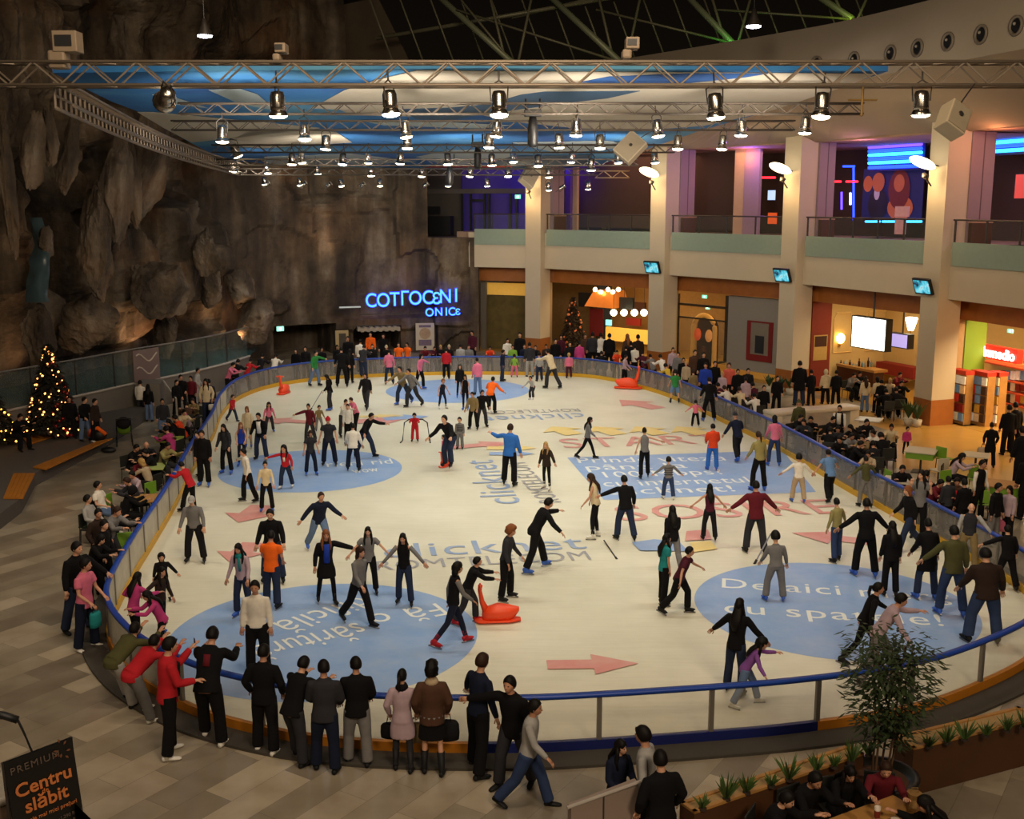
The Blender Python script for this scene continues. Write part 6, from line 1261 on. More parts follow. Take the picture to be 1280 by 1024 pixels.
# ================================================================ the people
# foot x, foot y, head-top y (or height in m), pose, facing, top, legs, hair, shoes, build | label
PEOPLE = '''
100 790 676 hd 60 j:bk w:dj s:hb s:sblack m|person in black jacket and jeans standing outside the left boards near the floor
110 812 697 sa 75 t:pk w:nv s:hb s:swhite m|person in pink short sleeved shirt with a turquoise bag at the left boards
170 812 1.55 hh 150 s:mg l:bk l:hb k:sblue f|girl in bright pink sweater with long black hair at the lower left boards
203 797 1.5 al- 60 s:dbr l:bk l:hb k:sblue f|girl in grey brown sleeves stretching an arm out beside the pink sweater
206 826 1.5 ln 300 s:mg l:bk l:hb k:sblue f|girl in magenta top leaning over the lower left rail
146 888 1.72 bd 150 j:ol w:lg s:hb s:sblack m|person in olive top and pale grey trousers bent over the rail
168 906 1.72 bd 145 j:rd w:gr s:hb s:swhite m|person in red jacket and grey trousers bent over the rail
214 944 786 ph 120 j:rd w:bk s:hb s:swhite m|person in red and black jacket holding up a phone at the near left
270 928 794 ln 175 j:bk w:bk s:hb s:swhite m|person in black hooded top with dark red print leaning on the near rail
333 940 807 po 170 j:bk w:bk s:hb s:swhite m|person in black with white shoes at the near rail, left of the group of three
368 956 1.74 ln 150 j:bk w:dg s:hb s:sblack m|person in black leaning, left of three side by side at the near rail
408 963 827 sa 180 j:dg w:nv s:hb s:sblack m|person in dark hooded jacket in the middle of three at the near rail
448 955 823 sa 185 j:bk w:gr s:hb s:sblack m|person in black jacket and grey jeans, right of three at the near rail
504 963 838 po 178 c:lp l:dg p:hb b:sblack f|person in pale pinkish coat and black boots with two bags at the near rail
541 967 829 po 182 p:br k:bk f:hb b:sblack f|person with big dark hair, brown fur collar vest and black skirt at the near rail
598 965 818 hd 130 s:nv w:bk s:hbr s:sblack m|tall person in dark navy sweater at the near rail, right of the two women
642 985 841 al- 330 j:bk w:dg s:hb s:sblack m|person in black coat reaching to the man in navy at the near rail
660 1009 873 wk 75 s:lg w:je s:hb s:sblack m|person in pale grey shirt and jeans walking right along the floor
806 1070 908 po 250 s:lg w:dg s:hb s:sblack m|person in grey striped shirt standing behind the kiosk
770 1052 922 sa 30 j:nv w:bk l:hb s:sblack f|smiling person with long dark hair and purple blue sleeves by the kiosk
824 1102 940 po 200 j:bk w:bk s:hb s:sblack m|person in black seen from behind right of the kiosk
205 751 690 hd 15 j:bk l:wh b:hb k:sblack c|child in black and white jacket and white trousers skating at the left
245 703 618 wd 5 s:gr w:bk2 c:lg k:sblack m|person in grey sweatshirt and pale cap skating near the left boards
305 772 677 wd 350 s:lp w:dj l:hb k:sblue f|person in lilac grey top with a teal scarf and blue skates
342 728 634 wd 5 j:bk w:dj s:hb k:sblack m|person in black jacket skating behind the orange shirt at the left
341 760 664 sa 170 t:or w:dj s:hb k:sblack m|person in bright orange shirt standing by the left circle
324 846 724 st 5 s:wh w:bk s:hb k:sblue m|person in white sweater and black trousers on the left circle
400 691 1.68 gl 30 j:nv w:lj s:hbr k:sblue m|person in navy plaid shirt and light jeans gliding right above the left circle
409 756 660 al 20 c:bk l:bk l:gin k:sblack f|person in long black cardigan over blue, holding hands at the left circle
449 782 682 wk 50 s:gr w:bk b:hbr k:sblack f|person in grey sweater and black trousers in front on the left circle
462 742 657 ao 5 t:gr w:bk l:hb k:sblack f|person with dark hair and grey top holding hands on both sides
506 757 665 ao 355 v:bk w:dj l:hb k:sblack f|person in black vest with grey sleeves at the right end of the hand holding row
567 808 703 wk 110 v:bk l:nv b:hb k:sred f|person in black vest and red skates in front of the orange seal
585 780 696 pu 95 j:bk w:dg s:hb k:sred m|person in black behind, pushing the orange seal
632 750 656 wd 70 s:dg w:bk f:gin k:sblack f|person with curly brown hair in dark clothes right of the orange seal
668 715 624 lr 110 j:bk w:bk s:hb k:sblue m|person all in black with blue skates stretching an arm to the right
744 673 592 wd 260 v:cr l:bk l:hbr k:swhite f|slender person with long brown hair, cream top and white skates
781 676 1.72 al 200 j:bk w:dj s:hb k:sblack m|person in black with one arm stretched right and dark jeans
683 612 555 hd 330 j:dbr l:bk l:blond k:swhite f|girl with fair hair in dark patterned top and white skates
637 607 530 up 160 j:bl w:bk s:hbr k:sblack m|person in bright blue jacket raising one arm
734 574 527 wk 80 s:gr l:bk l:hb k:sblack f|blurred person in grey skating past the START lettering
805 598 535 al- 185 v:gr w:bk s:hb k:sblack f|person in grey sleeveless top and black trousers on the blue rectangle
835 624 571 ao 182 s:gr w:je s:hb k:swhite c|child in grey striped sweater and jeans on the blue rectangle
890 588 530 sa 185 j:ror w:bl s:hb k:sblue m|person in orange red jacket and blue jeans at the end of START
921 576 1.7 gl- 200 j:nv w:bk2 w:dg k:sblue m|person in navy jacket bent forward near the right boards with blue skates
840 715 633 wk 190 j:bk w:gr l:hb k:sblack f|person with long black hair and grey trousers left of the teal top
829 757 667 st 110 t:tl w:bk l:hb k:sblack f|girl in teal top and black trousers left of the right circle
848 768 1.58 gl 75 t:mr w:bk s:hb k:sblack m|person in maroon shirt stretching an arm right, left of the right circle
886 676 614 ao 182 v:mr w:bk2 l:hb k:sblack f|girl in dark maroon vest with both arms held out
943 692 602 ao 185 j:drd w:dg s:hb k:sblack m|person in dark red checked shirt with arms held out
948 614 540 wd 195 s:yo w:bk p:hbr k:sblue f|person in mustard top with ponytail at the edge of the blue rectangle
968 752 665 wd 185 s:gr w:gr s:hb k:sblue c|child dressed in grey with blue skates on the right circle
1044 702 623 hd- 205 s:yo w:je s:hb k:sblack f|person in khaki sweater and jeans holding hands above the right circle
1080 721 624 ao 185 j:bk w:bk s:hb k:sblue m|person all in black with blue skates and spread arms above the right circle
1111 746 652 st 182 j:bk w:bk l:hb k:sblack f|person with very long black hair seen from behind, all in black
1157 750 650 wd 185 c:bk w:dj s:hb k:sblue f|person in black coat and jeans with blue skates by the right circle
1187 770 658 hd 182 j:ol w:je s:hb k:sblue m|person in dark olive sweater and blue jeans right of the black coat
1228 805 688 wd 182 j:dbr w:je s:hb k:sblack x|broad person in dark maroon jacket and jeans nearest the right boards
1259 738 675 al 190 j:bk w:bk s:hb k:sblack m|person in black reaching to the right rail behind the broad man
1134 690 607 wk 280 j:bk w:dj b:gin k:sblack f|blurred person in dark jacket skating left along the right boards
1081 634 585 ao 190 s:ol w:gr s:hb k:sblack f|person in olive top and grey jeans with back turned by the right boards
997 628 567 ao 180 s:wh w:be s:hb k:sblue c|boy in white shirt and tan trousers with blue skates
1036 627 563 gl- 190 t:sb w:bk s:hb k:sblack m|person in blue shirt and black trousers by the right boards
967 583 520 wd 180 s:pk w:je b:hb k:sblue f|person in pink sweater and jeans facing the right boards
1214 708 628 hd 340 v:dg w:khaki n:hb s:sblack m|bald person in grey shirt, dark vest and tan trousers on the right
1160 672 587 fa 340 t:gr w:bk l:hb s:sblack f|person in grey shirt with hands at the face by the right boards
1077 832 727 gl 80 s:bk l:bk p:hb k:sblack f|person in black with ponytail skating right behind the leafy tree
1094 856 740 lr 80 s:lp w:gr s:hb k:sblack m|person in pinkish grey sweater behind the leafy tree
918 868 750 ao 150 j:bk w:dj l:hb k:sblack f|person with long dark hair bending by the child in purple
930 884 795 lr 80 s:pu w:lj l:hb k:swhite c|child in purple top and jeans at the near boards
284 592 529 wd 350 j:dg w:bk l:hb k:sblue f|person with long black hair, grey blue top and blue skates at the mid left circle
311 628 560 al- 300 s:wh w:bk s:hb k:sblack m|person in white shirt leaning left by the mid left circle
303 583 535 sa 10 v:rb l:nv l:gin k:sblue f|person in dark blue dress beside the long black hair at the mid left
311 560 513 st 0 j:cr l:be b:gin k:sblue f|person with ginger hair and cream top behind the mid left group
327 575 515 wd 350 j:bk w:dj s:hb k:sblack m|person in black suit over white shirt at the mid left circle
337 540 502 wd 20 s:pk w:dg l:hbr k:sblue c|girl in pale pink top skating at the far left
358 611 555 al- 350 s:rd w:dj l:hb k:swhite c|girl in red sweater stretching one arm left
334 640 575 wd 10 s:cr w:bk s:hb k:sblue f|person in cream sweater and black trousers left of the girl in red
389 594 540 wd 20 t:dg w:nv b:hbr k:sblue f|person in dark shirt and navy trousers with blue skates on the mid left circle
388 555 507 al- 350 j:drd w:dg s:hb k:sblack f|person in dark red jacket stretching an arm left at the far left
399 539 506 wd 30 s:khaki w:gr s:hb k:sblack c|child in brown grey top behind the dark red jacket
412 582 520 wd 5 t:dg w:nv w:rd k:sblack m|person in dark grey shirt with a red knit hat
442 589 530 wd 180 j:wh w:nv s:hb k:sblack m|person in white jacket and navy trousers seen from behind
456 573 515 lr 60 j:bk w:dj s:hb k:sblack m|person in black behind the white jacket on the mid left circle
429 546 498 ln 40 s:wh w:dg s:hbr k:sblack f|person in white top, left of the pale cluster behind the mid left circle
446 543 500 ln 320 s:pk w:bk s:hbr k:sblack f|person in pale pink top, right of the pale cluster behind the mid left circle
436 556 509 st 0 s:wh w:bk s:hb k:sblack f|person in white top in front of the pale cluster behind the mid left circle
413 513 468 wd 280 j:bk w:dg l:hb k:sblue f|person in black and grey with a pole at the far left
458 512 466 wk 350 j:bk2 w:dg s:hb k:sblack m|person in dark olive black clothes skating alone at the far left
519 552 515 ln 0 j:rd w:rd s:hb k:sblack c|small child in red holding a black skating frame
564 585 516 cr 330 j:bk w:dj s:hb k:sblack m|person in black bending over a toddler near the middle
556 583 543 st 300 j:pk w:mr s:hb k:sred c|toddler in pink beside the bending person in black
575 562 521 st 350 s:gr w:gr s:hb k:sblack c|boy in grey striped sweater behind the bending person
592 537 491 wd 340 j:khaki w:bk s:hb k:sblack m|person in tan grey jacket far in front of the orange shirt
602 534 493 wd 20 j:bk w:dg s:hb k:sblack m|person in black beside the tan grey jacket far in the middle
613 518 472 cr 160 j:or w:bk s:hb k:sblack m|person in orange shirt leaning forward far in the middle
582 513 468 st 350 v:bk l:bk b:hb k:sblue f|person in black sleeveless top with blue skates, second beside the far circle
575 498 455 st 10 j:bk l:bk l:hb k:sblue f|person in black on the far circle, left of the pink jacket
553 511 473 wd 30 v:nv l:nv s:gin k:swhite c|child in navy with white skates on the far circle
597 494 447 st 200 j:pk w:lj s:hb k:sblack f|person in pink and white jacket on the far circle
504 506 457 gl- 330 j:khaki w:dj s:hb k:sblue m|person in grey hooded jacket, left of the blurred pair at the far circle
516 509 460 gl- 320 j:gr w:dg s:hb k:sblack m|person in grey jacket, right of the blurred pair at the far circle
525 487 442 al 60 s:pk w:bk b:hb k:sblue f|person in pink stretching an arm right by the far boards
487 481 437 wd 190 j:pk w:dj s:hb k:sblack f|person in pink jacket and dark trousers by the far boards
558 474 435 st 180 j:rd w:bk s:hb k:sblack m|person in red and black at the far boards
628 477 437 st 90 j:nv w:dj s:hb k:sblack m|person in navy with a white collar by the far boards
643 472 443 wd 180 s:lgn w:pk s:hb k:sblack c|child in lime top and pink trousers at the far boards
666 500 469 cr 330 s:lg w:dg s:hb k:swhite c|child in pale grey leaning forward right of the far circle
674 477 440 st 200 s:lg w:dj s:hb k:sblack c|child in pale grey top and navy trousers at the far boards
690 486 432 pu 230 j:cr w:dg s:hb k:sblack m|person in cream jacket helping children at the far boards
711 473 441 st 190 p:pk w:mr s:blond k:sblack c|girl in pink padded vest and maroon trousers at the far boards
662 471 428 st 190 j:dg w:lg s:hb s:sblack m|person in dark top and pale trousers at the far boards
800 481 445 sa 60 s:lp w:bk s:hb k:sred f|person in pale pink with red skates at the far orange seal
848 504 462 wd 180 t:gn h:sb s:hb k:sblack c|boy in green shirt and blue shorts by the right boards
869 533 500 ao 185 s:pk w:bk s:hb k:sblack c|small child in pink beside the tall person in black
886 527 472 wd 185 j:bk w:bk s:hb k:sblue m|tall person in black with blue skates by the right boards
394 483 438 al 60 j:gn w:lj s:hb k:sblack m|person in green hooded top at the far left boards
428 484 434 wd 190 j:bk w:bk s:hb k:sblack m|person in black at the far left boards, left of two
438 479 436 st 170 j:bk w:bk l:hb k:sblack f|person in black at the far left boards, right of two
451 472 432 ln 170 j:dg w:dj s:hb k:sblack m|person in dark grey leaning on the far boards below the doorway
222 641 590 ln 255 j:rd w:bk s:hb k:sblack m|person in red sweater leaning on the left rail from the ice
256 608 537 st 0 j:bk w:bk s:hb k:sblue m|person in black with blue skates by the left rail
244 597 545 sa 320 s:br w:dg s:hb k:sblack m|person in brown by the left rail beside the one in black
291 527 493 wk 60 j:rd w:dj s:hb k:sblack c|boy in red jacket entering the ice at the far left
268 528 473 po 10 j:cr w:dj l:hb s:sblack f|person in cream coat standing at the rink gate at the far left
280 522 474 st 190 j:dg w:dj s:hb s:sblack m|person in dark grey at the rink gate beside the cream coat
286 497 453 ln 80 s:pk w:bk s:hb s:sblack m|person in pale pink shirt at the far left corner of the boards
'''
CROWD = '''
187 527 497 st 180 j:bk w:lj l:hb s:sblack f|person in black jacket and light jeans standing by the stroller
177 521 492 st 170 j:wh w:dg s:hb s:sblack m|person in white top beside the stroller
205 548 498 st 30 j:dg w:lj s:hb s:sblack m|person in dark jacket standing alone before the grey stair wall
90 548 495 st 20 j:bk w:bk s:hb s:sblack m|person in black standing right in front of the big christmas tree
108 551 496 sa 60 j:bk w:lj s:hb s:sblack m|person in black jacket and blue jeans beside the big christmas tree
120 552 498 st 80 j:dbr w:bk s:hb s:swhite m|person in dark brown with white shoes right of the big christmas tree
22 562 527 sb 60 j:bk w:bk s:hb s:sblack m|person in black sitting on the platform by the left edge tree
248 505 460 po 90 j:lg w:lg s:hb s:sblack m|person dressed in pale grey by the far left stairs
229 515 468 sa 20 j:bk w:bk s:hb s:sblack m|person in black with raised arms by the far left stairs
240 514 473 st 350 j:drd w:bk s:hb s:sblack m|person in dark red by the far left stairs
222 520 478 st 60 j:bk w:bk s:hb s:sblack m|person in black furthest left in the group by the far left stairs
118 682 608 sr 80 s:lg w:lj s:hb s:swhite m|person in grey shirt lounging on a chair at the left
130 662 599 sr 80 t:wh w:lj s:hb s:swhite m|person in white shirt lounging on a chair behind the grey shirt at the left
156 668 576 sb 120 j:bk w:bk h:bk s:sblack f|person in black with long dark hair sitting back turned at the left cafe
164 700 615 sb 150 j:bk2 w:dg s:hb s:sblack m|person in dark jacket sitting near the wood table at the left cafe
176 640 597 sb 340 s:lp w:dg s:hb s:sblack f|person in pale lilac top sitting at the wood table of the left cafe
190 650 600 sb 300 j:dg w:dg s:hbr s:sblack m|person in grey close to the left rail at the wood table
172 602 556 sb 60 j:bk w:bk s:hb s:sblack m|person in black at the left cafe, left of the bald one
181 600 553 sb 20 j:bk2 w:bk n:hb s:sblack m|bald person in black at the left cafe
196 610 567 sb 300 j:bk w:bk s:hb s:sblack m|person in black at the left cafe, right of the bald one
176 620 580 sb 30 j:drd w:bk s:hbr s:sblack f|person in red and white sitting behind the wood table at the left
206 626 583 sb 250 s:be w:bk b:blond s:sblack f|fair haired person in beige by the left rail at the lime table
213 600 555 sb 60 j:yo w:dg s:hb s:sblack m|person in yellow green top at the far lime table
214 577 531 sb 20 j:ol w:bk s:hbr s:sblack m|person in olive at the far end of the left cafe
222 566 518 sb 330 j:bk w:bk l:hb s:sblack f|person in black with long hair at the far end of the left cafe
230 552 504 sb 40 j:cr w:bk s:hb s:sblack f|person in cream coat at the far end of the left cafe
242 562 516 sb 280 j:ror w:bk s:hb s:sblack m|person in orange red jacket at the far end of the left cafe
236 545 506 sb 200 j:br w:bk s:hb s:sblack m|person in brown behind the orange red jacket at the left cafe
228 578 532 sb 250 j:mg w:bk s:hb s:sblack f|person in dark pink by the rail at the far left cafe
254 548 511 sb 260 j:lp w:bk w:pk s:sblack c|child with pale pink knit hat by the far left rail
247 536 498 sb 0 j:khaki w:bk s:hbr s:sblack f|person in khaki behind the child with the pink hat
140 716 1.7 ln 70 j:gr w:dg s:hbr s:sblack m|person in grey sweater standing at the left rail among the seated
128 722 635 po 60 j:dbr w:bk s:hb s:sblack m|person in dark brown standing left of the grey sweater
132 748 668 ln 80 j:bk w:bk b:hb s:sblack f|person in black leaning on the left rail below the grey sweater
132 742 1.7 po 80 j:bk w:bk s:hb s:sblack m|person in black behind the pink shirt at the left boards
300 494 450 ln 160 j:bk w:bk s:hb s:sblack m|person in black at the far left boards right of the pink shirt
318 489 449 ln 150 j:rd w:bk s:hb s:sblack f|person in red at the far left boards
333 485 443 ln 160 j:bk2 w:bk s:hb s:sblack m|person in black between the two reds at the far left boards
346 481 444 ln 170 j:wh w:bk s:hb s:sblack m|person in white and red leaning over the far left boards
371 474 436 st 0 j:bk w:bk s:hb s:sblack m|person in black in front of the cave, left
383 473 433 st 0 j:bk2 w:bk s:hb s:sblack m|person in dark grey in front of the cave, middle
403 472 434 st 20 j:bk w:bk s:hb s:sblack m|person in black in front of the cave, right
422 468 431 st 20 j:bk w:bk b:hb s:sblack f|person in black below the lit framed notice
436 464 420 st 0 j:bk w:bk s:hb s:sblack m|tall person in black right of the lit framed notice
451 466 424 st 170 j:wh w:dg s:hb s:sblack m|person in white jacket left of the dark doorway
464 455 415 st 0 j:or w:bk s:hb s:sblack m|person in orange inside the dark doorway
466 469 430 st 10 j:bk2 w:bk s:hb s:sblack m|person in dark clothes before the doorway
480 456 417 st 0 j:bk w:bk s:hb s:sblack m|person in black inside the dark doorway
484 470 431 st 0 j:bk w:bk c:be s:sblack m|person in black with a pale cap right of the doorway
499 467 428 st 0 t:or w:bk s:hb s:sblack m|person in orange shirt, left of two by the doorway
510 465 428 st 330 t:or w:bk s:hb s:sblack m|person in orange shirt, right of two by the doorway
533 469 432 ln 10 j:drd w:bk s:hb s:sblack m|person in dark red below the tall white banner
543 470 437 ln 20 j:mr w:bk s:hbr s:sblack f|person in maroon right of the tall white banner
551 470 433 st 0 j:bk w:bk b:blond s:sblack f|fair haired person in black behind the far boards
562 469 431 st 350 j:bk w:bk w:be s:sblack m|person in black with a pale hat behind the far boards
576 471 430 st 180 j:lg w:bk s:hb s:sblack m|person in pale grey jacket behind the far boards
586 469 433 st 0 j:gr w:bk s:hb s:sblack m|person in grey beside the pale grey jacket behind the far boards
591 455 413 st 330 j:mr w:bk s:hb s:sblack m|tall person in maroon and white at the end of the rock wall
612 469 436 ln 0 j:ror w:bk s:hb s:sblack f|person in orange behind the far boards left of the pillar
634 461 423 st 20 j:wh w:bk s:hb s:sblack m|person in white in front of the dim shop window
650 462 412 st 350 j:bk w:bk s:hb s:sblack m|tall person in black at the foot of the leftmost pillar
640 469 433 st 0 j:lgn w:bk s:hb s:sblack m|person in lime green behind the far boards
655 469 430 st 0 j:nv w:bk s:hb s:sblack m|person in navy behind the far boards at the leftmost pillar
668 470 433 st 0 j:bk w:bk s:hb s:sblack m|person in black behind the far boards below the leftmost pillar
682 469 430 st 0 j:dbr w:bk s:hb s:sblack f|person in dark brown right of the leftmost pillar
694 466 423 st 10 j:bk w:bk s:hb s:sblack m|person in black by the dim christmas tree, left
701 462 418 st 0 j:mr w:bk s:hb s:sblack f|person in dark purple by the dim christmas tree
712 468 427 st 0 j:bk2 w:bk s:hb s:sblack m|person in black by the dim christmas tree, right
724 470 426 st 180 j:mg w:bk s:hb s:sblack f|person in dark magenta coat behind the far boards
731 459 417 st 0 j:br w:bk s:hbr s:sblack m|person in brown before the red restaurant panel
742 462 414 st 180 j:dg w:bk s:hb s:sblack m|person in grey before the restaurant bar
749 462 416 st 180 j:wh w:bk s:hb s:sblack m|person in white shirt before the restaurant bar
761 464 415 st 170 j:bk w:bk s:hb s:sblack m|person in black before the restaurant bar
752 471 435 sb 180 j:bk w:bk s:hb s:sblack m|person in black hunched behind the far boards
770 473 437 ln 0 j:ror w:dg s:hb s:sblack f|person in orange red top behind the far boards on the right
784 465 417 st 200 j:br w:bk l:gin s:sblack f|person with ginger hair in brown before the bar
789 470 427 st 180 j:bk w:bk s:hb s:sblack m|person in black behind the far boards, left of the second pillar
797 466 416 st 190 j:dbr w:bk s:hb s:sblack m|person in dark brown at the right end of the bar
782 472 432 st 180 j:bk w:bk s:hb s:sblack m|person in black beside the orange red top behind the far boards
792 471 431 st 170 j:wh w:bk s:hb s:sblack f|person in white and black left of the second pillar
805 478 440 ln 200 j:mr w:bk s:hb s:sblack m|person in maroon at the corner of the right boards
816 481 445 ln 210 j:gr w:bk s:hb s:sblack m|person in grey leaning at the corner of the right boards
829 487 444 ln 210 j:wh w:bk s:hb s:sblack f|person in white leaning at the right boards below the second pillar
836 491 455 ln 220 j:ye w:bk s:hb s:sblack c|child in yellow at the right boards
840 478 434 st 0 j:lp w:bk s:hbr s:sblack f|person in pale pink right of the second pillar
847 484 440 st 340 j:gr w:bk s:hb s:sblack m|person in grey right of the second pillar
853 489 447 st 0 j:bk w:bk s:hb s:sblack m|person in black right of the boy in green behind the boards
857 495 451 st 330 j:be w:bk s:blond s:sblack f|fair haired person in beige behind the right boards
866 501 461 st 200 j:khaki w:bk s:hbr s:sblack c|child in khaki behind the right boards
867 484 437 st 10 j:br w:bk s:hbr s:sblack m|person in brown at the arched doorway
878 487 440 st 0 j:bk w:bk s:hb s:sblack m|person in black in front of the arched doorway
881 504 453 st 340 j:rb w:bk s:hb s:sblack m|person in royal blue jacket behind the right boards
892 498 451 st 0 j:bk w:bk s:hb s:sblack m|person in black right of the royal blue jacket
902 508 465 st 330 j:lp w:bk b:blond s:sblack f|fair haired person in pale pink behind the right boards
910 504 453 st 340 j:ba w:bk s:hbr s:sblack m|person in rust red behind the right boards
899 517 473 sb 220 j:mr w:bk s:hb s:sblack f|person in maroon close behind the right boards
911 521 478 sb 220 j:wh w:bk s:hbr s:sblack f|person in white close behind the right boards, left
926 523 480 sb 200 j:cr w:bk s:hbr s:sblack f|person in cream close behind the right boards, middle
921 506 461 st 0 j:bk w:bk s:hb s:sblack m|person in black before the red framed poster, left
933 506 460 st 0 j:bk2 w:bk s:hb s:sblack m|person in black before the red framed poster, right
934 518 471 st 180 j:lp w:bk s:hb s:sblack f|person in lilac grey behind the right boards
946 532 492 sb 200 j:wh w:bk s:hb s:sblack f|person in white and black by the white counter
953 528 493 st 0 j:bk w:bk s:hb s:sblack m|person in black at the left end of the white counter
970 514 473 st 0 j:bk w:bk s:hb s:sblack m|server in black behind the white counter
941 517 483 sb 200 j:mr w:bk s:hb s:sblack f|person in dark maroon behind the cream jacket at the right boards
998 507 451 st 180 c:bk w:dj s:hb s:sblack m|tall person in long black coat by the third pillar
1013 507 462 st 200 c:bk w:bk s:hb s:sblack f|person in black coat right of the long black coat by the third pillar
1031 505 463 st 190 j:cr w:bk h:cr s:sblack m|person in cream hooded jacket before the cafe
1044 506 468 st 180 j:bk w:bk s:hb s:sblack m|person in black right of the cream hooded jacket
1080 515 475 st 180 j:cr w:lj l:hbr s:sblack f|person in cream sweater with long hair before the cafe, left of two
1095 516 472 st 190 j:cr w:bk b:hb s:sblack f|person in cream sweater before the cafe, right of two
1061 500 460 sb 20 j:gr w:bk s:hb s:sblack m|person in grey at the cafe counter below the screen
1071 498 459 sb 0 j:bk w:bk s:hb s:sblack m|person in black at the cafe counter below the screen
1111 508 463 sb 340 j:be w:bk b:blond s:sblack f|fair haired person sitting in the cafe
1122 511 468 sb 0 j:bk w:bk s:hb s:sblack m|person in black sitting in the cafe by the rightmost pillar
1118 499 455 sb 20 j:drd w:bk s:hb s:sblack f|person in dark red on the cafe bench
1108 526 487 sb 180 j:bk w:bk s:hb s:sblack m|person in black back turned in the cafe crowd, left
1121 524 484 sb 180 j:bk2 w:bk s:hb s:sblack m|person in black back turned in the cafe crowd, right
1100 520 483 st 190 j:bk w:bk s:hb s:sblack m|person in black standing behind the two cream sweaters
985 560 517 sb 30 j:bk w:bk s:hb s:sblack m|person in black below the left end of the white counter
996 557 500 st 200 j:ol w:bk w:ol s:sblack m|person in dark green with a hat at the white counter
995 566 521 sb 330 j:dg w:bk s:hb s:sblack m|person in dark grey below the white counter, left
1011 562 518 sb 340 j:bk w:bk s:hb s:sblack m|person in black below the white counter, middle
1028 562 517 sb 20 j:bk2 w:bk s:hb s:sblack f|person in black below the white counter, right
1045 560 506 st 330 v:bk w:bk s:hb s:sblack m|waiter in black vest and white shirt at the white counter
1046 576 524 sb 340 j:dg w:bk s:hb s:sblack m|person in grey sitting in front of the waiter
1002 585 540 sb 160 j:bk w:bk s:hb s:sblack m|person in black close behind the boards below the counter
1036 590 548 sb 330 j:bk w:bk s:hb s:sblack m|person in black at the table behind the pink sweater
1050 586 545 sb 20 j:gr w:bk s:hb s:sblack m|person in grey at the table behind the pink sweater
1068 575 524 sb 300 j:bk w:bk l:hb s:sblack f|person with long black hair in the food court crowd
1078 566 514 sb 0 j:bk2 w:bk s:hb s:sblack m|person in dark clothes in the middle of the food court crowd
1062 598 550 sb 60 j:bk w:bk s:hb s:sblack m|person in black behind the boards left of the baby table
1076 588 540 sb 320 j:khaki w:bk s:hb s:sblack f|person in khaki leaning over a table in the food court
1068 612 562 sb 330 j:be w:bk s:hb s:sblack f|person in beige right behind the right boards
1096 583 526 sb 300 j:wh w:bk s:hb s:sblack m|person in white among the dark food court crowd
1104 590 524 sb 190 c:bk w:bk s:hb s:sblack x|large person in black seen from behind in the food court
1112 573 522 sb 340 j:cr w:bk s:hb s:sblack f|person in cream shoulder of the dark food court crowd
1092 602 548 sb 180 j:bk2 w:bk s:hb s:sblack m|person in dark grey in front of the large person in black
1132 567 533 st 10 p:mg l:bk s:hb s:sblack c|child in bright pink vest standing in the food court
1113 632 573 sb 350 j:bk w:bk s:hb s:sblack m|person in black jacket at the small table behind the right boards
1138 645 591 sb 130 j:bk w:bk s:hb s:sblack m|person in black bending over the small table behind the right boards
1146 655 597 sb 30 j:drd w:bk s:hb s:sblack f|person in dark red left of the grey shirt at the right boards
1176 655 600 sb 320 j:rd w:bk s:hb s:sblack f|person in red right of the grey shirt at the right boards
1187 616 560 sb 60 s:lp w:bk l:hb s:sblack f|person with long black hair and pink sleeves at a food court table
1196 650 593 sb 340 j:br w:bk s:hb s:sblack m|person in brown sitting in front of the waiter at the right
1217 650 574 st 30 v:bk w:bk s:hb s:sblack m|waiter in black vest and white sleeves at the right tables
1199 668 610 st 200 j:bk w:bk s:hb s:sblack m|person in black close behind the right boards before the waiter
1185 665 618 st 190 j:dg w:bk s:hb s:sblack f|person in dark grey close behind the right boards
1240 682 603 st 40 j:bk w:gr s:hb s:sblack m|person in black jacket outside the boards right of the bald man
1258 678 610 st 300 j:lp w:bk b:hb s:sblack f|person with a pink bag at the right edge outside the boards
1236 584 530 po 170 c:bk w:bk s:hb s:sblack f|person in black carrying a tan bag in the food court
1258 569 506 st 180 j:bk w:bk s:hb s:sblack m|black silhouette standing before the newsstand
1274 612 492 st 200 c:bk w:bk s:hb s:sblack m|tall black silhouette at the right edge, back row
1282 650 560 st 180 c:bk w:bk s:hb s:sblack m|tall black silhouette at the right edge, front row
1266 565 503 st 190 j:bk w:bk s:hb s:sblack m|black silhouette left of the right edge near the newsstand
1270 520 476 st 10 t:rd w:bk s:hb s:sblack m|person in red at the newsstand counter
'''
SEATED = '''
3.3 13.4 1.66 sb 60 j:bk w:bk s:hb s:sblack m|person in black at the left end of the seated group at the bottom right
3.88 13.95 1.7 sb 30 j:bk w:bk s:hb s:sblack m|person in black jacket leaning over the wooden table beside the woman in black
4.5 14.2 1.66 sb 10 j:bk w:bk l:hb s:sblack f|person with long black hair in black at the wooden table
5.12 14.32 1.66 sb 350 s:drd w:bk s:hbr s:sblack m|person in red checked shirt at the wooden table
5.55 13.1 1.66 sb 260 j:bk w:bk l:hb s:sblack f|person with dark hair facing left at the near side of the wooden table
'''
rnd = random.Random(21); PP = {}; ROW = []
SIT = ('si', 'sb', 'sr')
for blk in (PEOPLE, CROWD):
    for ln_ in blk.strip().split('\n'):
        d, lab = ln_.split('|'); f = d.split(); x, y = float(f[0]), float(f[1]); ice = f[8][0] == 'k' or 'by the right boards' in lab and blk is PEOPLE or 'bald person in grey' in lab or 'pale trousers at the far' in lab
        z0 = .03 if ice else (PLZ if blk is CROWD and 0 <= x < 140 and 490 < y < 570 else 0.)
        ROW.append([G(x, y, z0), f, lab, ice, blk is CROWD])
